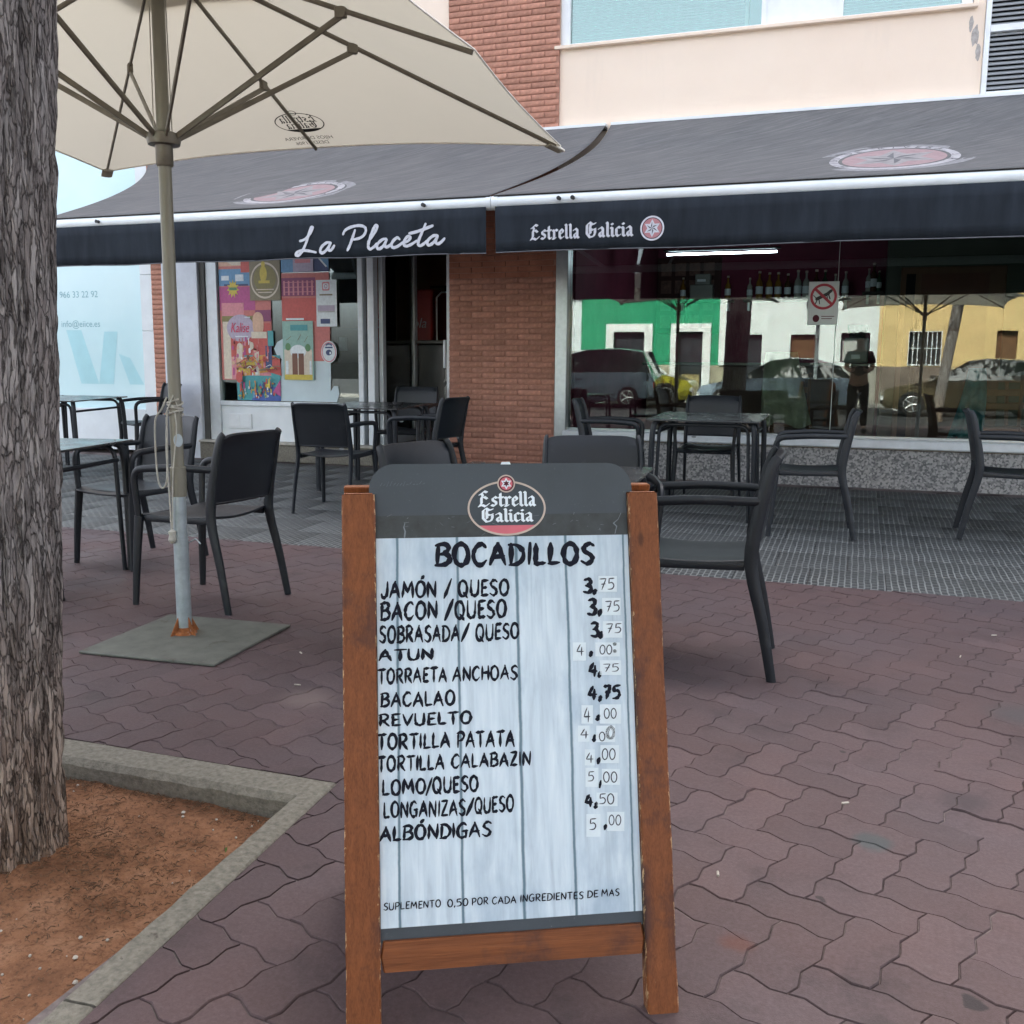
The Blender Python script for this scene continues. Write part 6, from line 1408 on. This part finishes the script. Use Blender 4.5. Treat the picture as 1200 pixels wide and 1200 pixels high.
STICK=[
 ([(0.4719, 0.7596), (0.5074, 0.7587), (0.5085, 0.7883), (0.473, 0.789)],"75",(0.4734, 0.7637),(0.5023, 0.763),(0.4742, 0.7849),(0.5031, 0.7843)),
 ([(0.4773, 0.716), (0.5127, 0.7151), (0.5139, 0.7472), (0.4785, 0.748)],"75",(0.4835, 0.7223),(0.5108, 0.7216),(0.4843, 0.7423),(0.5116, 0.7417)),
 ([(0.4774, 0.674), (0.5146, 0.6729), (0.5158, 0.7036), (0.4785, 0.7046)],"75",(0.4834, 0.6825),(0.5122, 0.6816),(0.484, 0.7002),(0.5129, 0.6994)),
 ([(0.4189, 0.6334), (0.4437, 0.6326), (0.4449, 0.6664), (0.42, 0.6672)],"4",(0.4261, 0.6428),(0.4397, 0.6424),(0.4268, 0.6631),(0.4404, 0.6626)),
 ([(0.4616, 0.6401), (0.5084, 0.6386), (0.5094, 0.6644), (0.4626, 0.6659)],"00",(0.4698, 0.6442),(0.4935, 0.6434),(0.4704, 0.6609),(0.4942, 0.6602)),
 ([(0.4692, 0.6059), (0.5092, 0.6045), (0.5102, 0.6315), (0.4702, 0.6328)],"75",(0.4751, 0.6119),(0.5052, 0.6109),(0.4756, 0.6264),(0.5058, 0.6254)),
 ([(0.4312, 0.5186), (0.4529, 0.5177), (0.4541, 0.5511), (0.4324, 0.552)],"4",(0.4355, 0.5211),(0.4474, 0.5206),(0.4364, 0.5472),(0.4483, 0.5467)),
 ([(0.4657, 0.5172), (0.5057, 0.5155), (0.5071, 0.5506), (0.4669, 0.5522)],"00",(0.474, 0.5264),(0.4976, 0.5254),(0.4747, 0.5444),(0.4983, 0.5435)),
 ([(0.4238, 0.4863), (0.4454, 0.4853), (0.4464, 0.5145), (0.4248, 0.5154)],"4",(0.4281, 0.4922),(0.443, 0.4916),(0.4287, 0.5094),(0.4436, 0.5087)),
 ([(0.4576, 0.484), (0.4935, 0.4825), (0.4947, 0.5124), (0.4587, 0.5139)],"0",(0.4632, 0.4861),(0.4747, 0.4856),(0.4638, 0.5022),(0.4753, 0.5017)),
 ([(0.435, 0.4431), (0.4537, 0.4422), (0.4547, 0.4712), (0.436, 0.472)],"4",(0.4372, 0.4478),(0.4507, 0.4472),(0.4378, 0.4658),(0.4513, 0.4652)),
 ([(0.4642, 0.4458), (0.4993, 0.4442), (0.5005, 0.4768), (0.4654, 0.4783)],"00",(0.4671, 0.4522),(0.4926, 0.451),(0.4678, 0.4718),(0.4934, 0.4706)),
 ([(0.4349, 0.4046), (0.459, 0.4034), (0.4602, 0.4377), (0.4361, 0.4389)],"5",(0.4392, 0.414),(0.4507, 0.4134),(0.4398, 0.4314),(0.4514, 0.4309)),
 ([(0.4654, 0.407), (0.4994, 0.4053), (0.5005, 0.4338), (0.4665, 0.4355)],"00",(0.4685, 0.411),(0.4944, 0.4097),(0.4691, 0.4297),(0.4951, 0.4284)),
 ([(0.4542, 0.3692), (0.4936, 0.3672), (0.4945, 0.3914), (0.4551, 0.3934)],"50",(0.4591, 0.3725),(0.4873, 0.371),(0.4598, 0.3909),(0.488, 0.3895)),
 ([(0.4334, 0.3161), (0.4598, 0.3146), (0.4613, 0.3548), (0.4348, 0.3562)],"5",(0.4393, 0.3278),(0.4519, 0.3271),(0.44, 0.3478),(0.4526, 0.3471)),
 ([(0.4724, 0.324), (0.5046, 0.3222), (0.5059, 0.3564), (0.4736, 0.3581)],"00",(0.4759, 0.3341),(0.4986, 0.3328),(0.4766, 0.3519),(0.4993, 0.3506)),
]
KW = {'h': .225, 'n': .205, 'h2': .205, 's': .165, 'b': .26, 'p': .15}
lines = {}
for s, k, a, b, c, d in TEXT:
    bold = KW[k]*(3.2 if s in ',:' else 1)
    if s in ',:': bold = .34
    pol, W_n = word_polys(s, bold if s not in ',:' else .30, .3 if k != 's' else .15)
    asp = hypot(b[0]-a[0], b[1]-a[1])/hypot(c[0]-a[0], c[1]-a[1])
    lines.setdefault(round(a[1]/.012), []).append([[bil((a, b, c, d), *p) for p in q] for q in pol])
    flat('lettering', lines[round(a[1]/.012)][-1], PP(1), ink, pst)
for q, s, a, b, c, d in STICK:
    st = MB().add([(u, -.0009, v) for u, v in q], [(0, 1, 2, 3)]).add([(u, -.0005, v) for u, v in q], [(3, 2, 1, 0)]).build('price_sticker', sticker_m, pst, 0)
    pol, W_n = word_polys(s, .11, .05)
    vs, fs = union_mesh([[bil((a, b, c, d), *p) for p in r] for r in pol]); me = st.data; mb = MB()
    mb.add([(u, -.0009, v) for u, v in q], [(0, 1, 2, 3)], 0); mb.add([(x, -.0013, y) for x, y in vs], fs, 1)
    o = mb.build('price_sticker', [sticker_m, pen_ink], pst, 0); bpy.data.objects.remove(st)
# oval logo on the grey head
LC = (.3035, .919)
def LG(k): return FP(.0115-.0003*k)
flat('logo_fill', disc(LC[0], LC[1], .0715, .0495, 56), LG(0), board_film if False else M('logo_slate', (.030, .043, .055), .4, .1, 20), SB)
chord = [(LC[0]+.0705*cos(a), LC[1]+.0488*sin(a)) for a in [radians(180+41+98*i/24) for i in range(25)]]
flat('logo_red', [chord], LG(1), pink_ink, SB)
flat('logo_rim', ring(LC[0], LC[1], .0735, .0515, .0036, 72), LG(2), gold_ink, SB)
flat('logo_badge', disc(LC[0]-.0002, .9650, .0168), LG(3), gold_ink, SB); flat('logo_badge_ring', disc(LC[0]-.0002, .9650, .0142), LG(4), maroon_ink, SB)
flat('logo_badge_field', disc(LC[0]-.0002, .9650, .0118), LG(5), pink_ink, SB); flat('logo_star', star(LC[0]-.0002, .9650, .0112, .0062), LG(6), white_ink, SB); flat('logo_star_facets', star(LC[0]-.0002, .9650, .0070, .0032), LG(7), maroon_ink, SB)
p1, _ = black_polys('Estrella', .24, .03); p2, _ = black_polys('Galicia', .24, .03)
flat('lettering', place_polys(p1, .2510, .9225, .1070, .0186)+place_polys(p2, .2555, .8935, .0968, .0168), LG(4), white_ink, SB)
# scratches and tape remnants
scr = []
for k in range(26):
    x, y = random.uniform(.07, .52), random.uniform(.868, .906); scr += brush([(x, y), (x+random.uniform(-.012, .012), y+random.uniform(-.003, .006))], random.uniform(.0004, .001), .4)
scr += brush([(.113, .868), (.1145, .878), (.112, .886), (.114, .893)], .0035, .6)+brush([(.508, .868), (.512, .882), (.506, .888), (.516, .896)], .0016, .5)+brush([(.515, .895), (.521, .907)], .0014, .5)
for k in range(14): x = .07+k*.006; scr += brush([(x, .963+random.uniform(-.002, .004)), (x+.004, .968+random.uniform(-.003, .004))], .0006, .5)
o = flat('scratches', scr, FP(.0114), M('pale_scratch', (.17, .20, .22), .6, .2, 80), SB); o['kind'] = 'stuff'
flat('tape_remnant', [[(.294, 1.0015), (.313, 1.0015), (.311, 1.0065), (.296, 1.006)]], FP(.012), sticker_m, SB)
pale = []
# rear frame leaning the other way
def rear(name, u0, v0, w0, u1, v1, w1, mat=wood):
    R_ = .20; hz = .93; 
    m = MB().box(u0, v0, w0, u1, v1, w1, b=.002)
    top_y = .946*sl_+.035*cl_
    def f(p):
        d = hz-p[1]; return (p[0], top_y+.005+p[2]+d*math.tan(.27), p[1])
    return m.tf(f).build(name, mat, SB, 35)
rear('rear_post', .003, 0, 0, .058, .925, .03); rear('rear_post', .535, 0, 0, .588, .925, .03); rear('rear_crossbar', .0585, .10, .004, .5345, .15, .026); rear('rear_panel', .059, .152, .010, .534, .93, .016, board_m)
for u in (.09, .50): MB().tube([sb_(u-.02, .935, .036), sb_(u+.02, .935, .036)], .006, 8).build('hinge', alu, SB)
MB().tube(smooth_path([sb_(.03, .45, .034), (.03, .30, .40), (.03, .43, .44)], 5), .0018, 5).build('check_cord', rope_m, SB)

# ------------------------------------------------------------------ the photographer (mirrored in the glass) and the phone
def person():
    t = thing('person', 'person in dark T-shirt and trousers holding up a phone, mirrored in the shop glass', 'person', (0, -.36, 0))
    def skin(name, verts, edges, rad, mat, sub=2):
        me = bpy.data.meshes.new(name); me.from_pydata(verts, edges, []); o = bpy.data.objects.new(name, me); COL.objects.link(o); o.parent = t; me.materials.append(mat)
        sk = o.modifiers.new('skin', 'SKIN'); sk.use_smooth_shade = True
        for i, r in enumerate(rad): me.skin_vertices[0].data[i].radius = (r, r) if isinstance(r, (int, float)) else r
        me.skin_vertices[0].data[0].use_root = True; o.modifiers.new('sub', 'SUBSURF').levels = sub; o.modifiers['sub'].render_levels = sub; return o
    skinm = M('skin', (.40, .22, .15), .5, .06, 20); shirt = M('dark_tshirt', (.035, .045, .04), .85, .15, 9); trs = M('black_trousers', (.012, .013, .016), .85, .15, 9)
    V = [(0, 0, .95), (0, 0, 1.15), (0, -.01, 1.32), (0, -.01, 1.42), (0, 0, 1.50), (0, .01, 1.58), (0, .015, 1.66), (0, .005, 1.72)]; E_ = [(i, i+1) for i in range(7)]; Rr = [(.15, .10), (.14, .10), (.17, .11), (.10, .08), (.055, .055), (.072, .085), (.08, .10), (.05, .06)]
    for s in (-1, 1):
        b = len(V); V += [(s*.17, -.01, 1.40), (s*.225, .0, 1.16), (s*.145, .20, 1.10), (s*.075, .285, 1.13)]; E_ += [(3, b), (b, b+1), (b+1, b+2), (b+2, b+3)]; Rr += [.06, .045, .034, .026]
        b = len(V); V += [(s*.09, 0, .88), (s*.11, .01, .48), (s*.12, -.02, .09), (s*.13, .12, .04)]; E_ += [(0, b), (b, b+1), (b+1, b+2), (b+2, b+3)]; Rr += [.095, .062, .042, .036]
    skin('body', V, E_, Rr, skinm)
    V = [(0, 0, .93), (0, 0, 1.15), (0, -.01, 1.32), (0, -.01, 1.44)]; E_ = [(0, 1), (1, 2), (2, 3)]; Rr = [(.172, .122), (.16, .12), (.19, .13), (.10, .085)]
    for s in (-1, 1): b = len(V); V += [(s*.18, -.01, 1.40), (s*.225, .0, 1.22)]; E_ += [(2, b), (b, b+1)]; Rr += [.075, .062]
    skin('t_shirt', V, E_, Rr, shirt)
    V = [(0, 0, .93)]; E_ = []; Rr = [(.16, .12)]
    for s in (-1, 1): b = len(V); V += [(s*.095, 0, .82), (s*.112, .01, .48), (s*.122, -.015, .10)]; E_ += [(0, b), (b, b+1), (b+1, b+2)]; Rr += [.105, .078, .062]
    skin('trousers', V, E_, Rr, trs)
    hair = MB(); hair.lathe([(.01, .125), (.06, .11), (.09, .06), (.096, .0), (.088, -.045)], n=18).tf(lambda v: (v[0]*.95, v[1]*1.1+.002-(.02 if v[2] < .05 else 0), v[2]+1.675)); hair.build('hair', M('black_hair', (.015, .012, .01), .6, .3, 60), t)
    for s in (-1, 1):
        MB().lathe([(.004, -.006), (.011, -.002), (.011, .004), (.003, .007)], n=8).tf(lambda v: (s*.032+v[0], .104+v[2], 1.668+v[1])).build('eye', white_ink, t)
        MB().tube([(s*.083, .0, 1.645), (s*.092, -.012, 1.67), (s*.084, -.004, 1.69)], .008, 6).build('ear', skinm, t)
        for k in range(4): z = 1.112+.020*k; MB().tube([(s*.072, .295, z), (s*.092, .318, z+.002), (s*.088, .334, z+.003), (s*.070, .338-.002*k, z+.003)], [.0095, .009, .0085, .007], 6).build('finger', skinm, t)
        MB().tube([(s*.070, .29, 1.165), (s*.060, .305, 1.185), (s*.045, .318, 1.178)], [.010, .0095, .008], 6).build('thumb', skinm, t)
        MB().box(s*.13-.05, -.09, 0, s*.13+.05, .19, .08, b=.03).build('shoe', black_r, t)
    MB().tube([(0, .095, 1.665), (0, .118, 1.635), (0, .10, 1.625)], [.008, .013, .008], 6).build('nose', skinm, t); MB().tube([(-.022, .102, 1.595), (0, .108, 1.592), (.022, .102, 1.595)], .005, 5).build('mouth', M('lips', (.32, .12, .10), .5), t)
    sp_ = ring(0, 1.27, .07, .04, .012, 24)+brush([(-.11, 1.22), (.11, 1.22)], .012, .1)
    ph = thing('phone', 'mobile phone held up by the mirrored person', 'phone', (0, -.045, 1.12)); MB().box(-.072, -.010, -.036, .072, -.002, .036, b=.004).build('body', black_r, ph); MB().box(-.068, -.0113, -.032, .068, -.0102, .032).build('screen', car_glass, ph)
person()

# ------------------------------------------------------------------ the street behind the camera, seen mirrored in the shop glass
rd = MB(); rd.box(-40, -14.2, -.14, 40, -3.2, -.06); struct('road', rd, asphalt)
pv = MB(); pv.box(-40, -15.8, -.14, 40, -14.2, .02, b=.01); struct('far_pavement', pv, M('grey_paving', (.22, .21, .20), .85, .2, 3, bmp=.3, bscale=80, coord='World'))
m = MB()
for i in range(10): m.box(-22+i*4.6, -13.95, -.056, -21.9+i*4.6, -11.9, -.0555)
m.build('parking_lines', M('road_paint', (.6, .6, .58), .7, .2, 20), None, 0); bpy.data.objects['parking_lines']['kind'] = 'structure'
def house(x0, x1, h, col, dado, label, opens, y=-15.8, trim=None, band=None):
    t = thing('terraced_house', label, 'house', ((x0+x1)/2, y, 0), 0, 'low terraced houses across the street'); cx = (x0+x1)/2
    wm = M('house_paint_%d' % int(x0*100+9000), col, .85, .08, 1.2, bmp=.2, bscale=40, coord='World'); dm = M('dado_%d' % int(x0*100+9000), dado, .85, .3, 2.5, coord='World')
    xs = sorted(opens, key=lambda o: o[0]); wl = MB(); D = -.35; dh = 1.22
    def seg(a, b, z0, z1, mm): 
        if b-a > .01 and z1-z0 > .01: wl.box(a-cx, D, z0, b-cx, 0, z1, m=mm)
    prev = x0
    for (a, b, z0, z1, kind) in xs:
        seg(prev, a, 0, dh, 1); seg(prev, a, dh, h, 0); seg(a, b, z1, h, 0)
        if z0 > 0: seg(a, b, 0, min(z0, dh), 1); seg(a, b, dh, z0, 0)
        prev = b
    seg(prev, x1, 0, dh, 1); seg(prev, x1, dh, h, 0); wl.build('wall', [wm, dm], t)
    MB().box(x0-cx, -7, h, x1-cx, .22, h+.15, b=.02).build('cornice', white_frame, t); MB().box(x0-cx, -7, 0, x1-cx, -.36, h-.01).build('rear_block', dm, t)
    for (a, b, z0, z1, kind) in xs:
        if kind == 'door': o = MB().box(a-cx, -.22, z0, b-cx, -.18, z1).build('door', M('brown_door', (.12, .06, .03), .6, .3, 4), t); MB().box(b-cx-.12, -.18, 1.0, b-cx-.08, -.14, 1.14).build('handle', alu, o)
        else:
            o = MB().box(a-cx, -.24, z0, b-cx, -.20, z1).build('window', M('dark_pane', (.03, .035, .04), .15, .3, 3), t)
            if kind == 'curtain': MB().box(a-cx+.05, -.199, z0+.05, b-cx-.3, -.195, z1-.25).build('curtain', M('net_curtain', (.35, .34, .33), .9, .3, 30, stretch=(6, 1, .3)), o)
            if kind == 'bars':
                g_ = MB(); n = max(4, int((b-a)/.13))
                for k in range(n+1): xx = a-cx+(b-a)*k/n; g_.tube([(xx, .03, z0), (xx, .03, z1)], .014, 5)
                for zz in (z0+.02, (z0+z1)/2, z1-.02): g_.tube([(a-cx, .03, zz), (b-cx, .03, zz)], .014, 5)
                g_.build('window_bars', white_frame, o)
            if kind == 'shop': MB().box(a-cx+.1, -.199, z0+.3, b-cx-.1, -.195, z0+.9).build('display', M('window_display', (.3, .25, .12), .6, .8, 9), o)
        if trim: tw = .28; MB().box(a-cx-tw, .0, z0 if z0 > .3 else 0, a-cx-.002, .06, z1+tw).box(b-cx+.002, 0, z0 if z0 > .3 else 0, b-cx+tw, .06, z1+tw).box(a-cx-.002, 0, z1+.002, b-cx+.002, .06, z1+tw).build('surround', trim, t)
    if band: MB().box(x1-cx-.42, .0, 1.22, x1-cx, .08, h).build('white_pilaster', band, t)
    return t
wt_ = M('street_white_trim', (.72, .74, .74), .8, .05, 4)
house(-16, -9.45, 3.6, (.60, .66, .68), (.3, .28, .24), 'pale house at the far left of the mirrored street', [(-13.5, -12.3, 0, 2.3, 'door')])
house(-9.45, -4.15, 3.7, (.025, .26, .135), (.32, .30, .22), 'bright green house with white surrounds mirrored in the shop glass', [(-8.25, -7.15, 0, 2.35, 'shop'), (-5.95, -4.95-.18, 0, 2.35, 'shop')], trim=wt_, band=wt_)
house(-4.15, .52, 3.6, (.66, .70, .70), (.26, .25, .22), 'white house with three dark openings mirrored in the shop glass', [(-3.95, -3.15, .0, 2.25, 'shop'), (-2.22, -1.32, .0, 2.25, 'door'), (-.62, .28, 1.35, 2.3, 'curtain')])
house(.52, 5.1, 3.8, (.58, .42, .20), (.15, .12, .10), 'ochre yellow house with a barred window mirrored in the shop glass', [(1.45, 2.42, 1.25, 2.35, 'bars'), (4.0, 4.6, 0, 2.35, 'door')])
house(5.1, 11, 3.5, (.60, .68, .76), (.3, .3, .3), 'pale blue house mirrored at the right end of the shop glass', [(6.5, 7.7, 1.2, 2.3, 'bars'), (8.8, 9.8, 0, 2.3, 'door')])
def car(x, y, rz, prof, L_, wd, mat, label, wheel=.32):
    """prof: stations along the length (x, z_bottom, z_belt, z_roof or None, half-width factor)"""
    t = thing('parked_car', label, 'car', (x, y, -.06), rz, 'cars parked in the mirrored street'); m = MB(); n = len(prof)
    rings = []
    for (px, zb, zl, zr, hw) in prof:
        h = wd/2*hw; rr = zr if zr else zl+.004; hr = h*(.80 if zr and zr > zl+.1 else .97)
        rings.append([(px, -h*.9, zb), (px, -h, zb+.12), (px, -h, (zb+zl)/2+.08), (px, -h*.965, zl), (px, -hr, rr-.03 if zr else rr-.002), (px, -hr*.8, rr), (px, hr*.8, rr), (px, hr, rr-.03 if zr else rr-.002), (px, h*.965, zl), (px, h, (zb+zl)/2+.08), (px, h, zb+.12), (px, h*.9, zb)])
    k = 12; m.v = [p for r in rings for p in r]; gl = MB(); gl.v = list(m.v)
    for i in range(n-1):
        for j in range(k):
            q = (i*k+j, i*k+(j+1) % k, (i+1)*k+(j+1) % k, (i+1)*k+j); za, zb_ = prof[i][3], prof[i+1][3]; cab = bool(za) or bool(zb_)
            full = bool(za) and bool(zb_)
            if cab and j in (3, 7) or (cab and not full and j in (4, 5, 6)): gl.f.append(q); gl.m.append(0)
            else: m.f.append(q); m.m.append(0)
    m.f += [tuple(range(k))[::-1], tuple((n-1)*k+j for j in range(k))]; m.m += [0, 0]
    m.build('body', mat, t, 38)
    o = gl.build('windows', car_glass, t, 38)
    for px in (prof[0][0]+.75, prof[-1][0]-.75):
        for s in (-1, 1):
            yy = s*(wd/2-.08); wl = MB(); wl.lathe([(wheel-.05, -.10), (wheel, -.07), (wheel, .07), (wheel-.05, .10)], n=22).tf(lambda v: (px+v[0], yy+v[2], wheel+v[1])); o = wl.build('wheel', tyre_m, t, 30)
            MB().lathe([(wheel*.62, -.012), (wheel*.64, 0), (wheel*.6, .012)], n=20).tf(lambda v: (px+v[0], yy+s*.105+v[2], wheel+v[1])).build('hub', M('dark_hub', (.05, .05, .05), .5), o, 30)
            sp = MB()
            for q in range(5): a = 2*pi*q/5; sp.tube([(px, yy+s*.122, wheel), (px+cos(a)*wheel*.6, yy+s*.122, wheel+sin(a)*wheel*.6)], .022, 5)
            sp.tube([(px+cos(a)*wheel*.62, yy+s*.122, wheel+sin(a)*wheel*.62) for a in [2*pi*i/20 for i in range(21)]], .014, 5); sp.build('rim', rim_m, o)
            MB().box(px-wheel-.06, s*(wd/2)*.9-.02, wheel*.5, px+wheel+.06, s*(wd/2)*.9+.015, wheel*2.06, b=.05) 
    for s in (-1, 1):
        MB().box(prof[0][0]-.01, s*wd*.36-.12, prof[0][2]-.16, prof[0][0]+.09, s*wd*.36+.12, prof[0][2]-.03, b=.02).build('headlight', M('lamp_glass', (.6, .62, .62), .1, coat=1), t)
        MB().box(prof[-1][0]-.08, s*wd*.38-.10, prof[-1][2]-.22, prof[-1][0]+.01, s*wd*.38+.10, prof[-1][2]-.02, b=.02).build('tail_light', M('tail_lamp', (.35, .02, .02), .2, coat=1), t)
        MB().box(prof[0][0]+1.25, s*(wd/2)+(.0 if s > 0 else -.18), .92, prof[0][0]+1.42, s*(wd/2)+(.18 if s > 0 else .0), 1.04, b=.03).build('wing_mirror', mat, t)
        MB().box(prof[0][0]+2.0, s*(wd/2)-.006, .80, prof[0][0]+2.18, s*(wd/2)+.02, .84, b=.005).build('door_handle', black_r, t)
    return t
mpv = [(0, .32, .62, None, .78), (.12, .22, .78, None, .9), (.6, .2, .92, None, .98), (1.05, .2, .98, None, 1), (1.75, .2, 1.02, 1.60, 1), (2.3, .2, 1.03, 1.72, 1), (3.3, .2, 1.04, 1.74, 1), (3.95, .22, 1.04, 1.66, .98), (4.2, .25, 1.02, None, .94), (4.3, .35, .8, None, .86)]
hat = [(0, .32, .55, None, .78), (.15, .2, .70, None, .9), (.7, .18, .82, None, .98), (1.15, .18, .90, None, 1), (2.0, .18, .93, 1.42, 1), (2.5, .18, .94, 1.49, 1), (3.2, .18, .95, 1.46, 1), (3.8, .2, .95, 1.28, .97), (4.15, .25, .92, None, .94), (4.25, .35, .7, None, .86)]
car(-9.9, -10.6, 0, mpv, 4.3, 1.8, M('silver_blue_paint', (.20, .26, .32), .25, .05, 2, metal=.4, coat=1), 'silver-blue people carrier mirrored at the left of the shop glass')
car(-4.75, -12.2, pi, mpv, 4.3, 1.85, M('acid_yellow_paint', (.42, .38, .02), .3, .05, 2, coat=1), 'acid yellow car mirrored behind the silver-blue people carrier', .36)
car(-4.3, -10.2, 0, hat, 4.2, 1.75, M('light_blue_paint', (.30, .40, .50), .25, .05, 2, metal=.3, coat=1), 'light blue hatchback mirrored in front of the white house')
car(.55, -9.3, 0, hat, 4.3, 1.78, M('bronze_paint', (.16, .13, .075), .25, .05, 2, metal=.5, coat=1), 'bronze car mirrored in front of the ochre house')
tree('street_tree', 'slim street tree mirrored between the green and the white house', -2.95, -6.0, -.02, .12, 3.2, False, 4, 2.3, 11, (.02, 0), 5000, 'street trees behind the camera')
tree('street_tree', 'slim leaning street tree mirrored in front of the ochre house', 1.72, -6.2, -.02, .12, 3.4, False, 4, 2.3, 12, (.12, 0), 5000, 'street trees behind the camera')
tree('street_tree', 'unseen street tree added behind and left of the camera to screen low sky light', -8.6, -5.8, -.02, .13, 3.3, False, 4, 2.4, 13, (0, 0), 5000, 'street trees behind the camera')  # unseen, added so its crown blocks low sky light under the awnings
tree('street_tree', 'unseen street tree added behind and right of the camera to screen low sky light', 6.6, -5.9, -.02, .13, 3.3, False, 4, 2.4, 14, (0, 0), 5000, 'street trees behind the camera')  # second added tree out of view, deepens the shade under the awnings
t = thing('sign_post', 'grey street sign post mirrored in front of the white house', 'sign post', (-1.02, -7, -.06)); MB().tube([(0, 0, 0), (0, 0, 3.0)], .05, 10).build('pole', steel_galv, t); MB().lathe([(.28, 0), (.3, .01), (.28, .02)], n=24).tf(lambda v: (v[0], -.06-v[2], 2.75+v[1])).build('sign_disc', alu, t)
print('objects', len(bpy.data.objects))
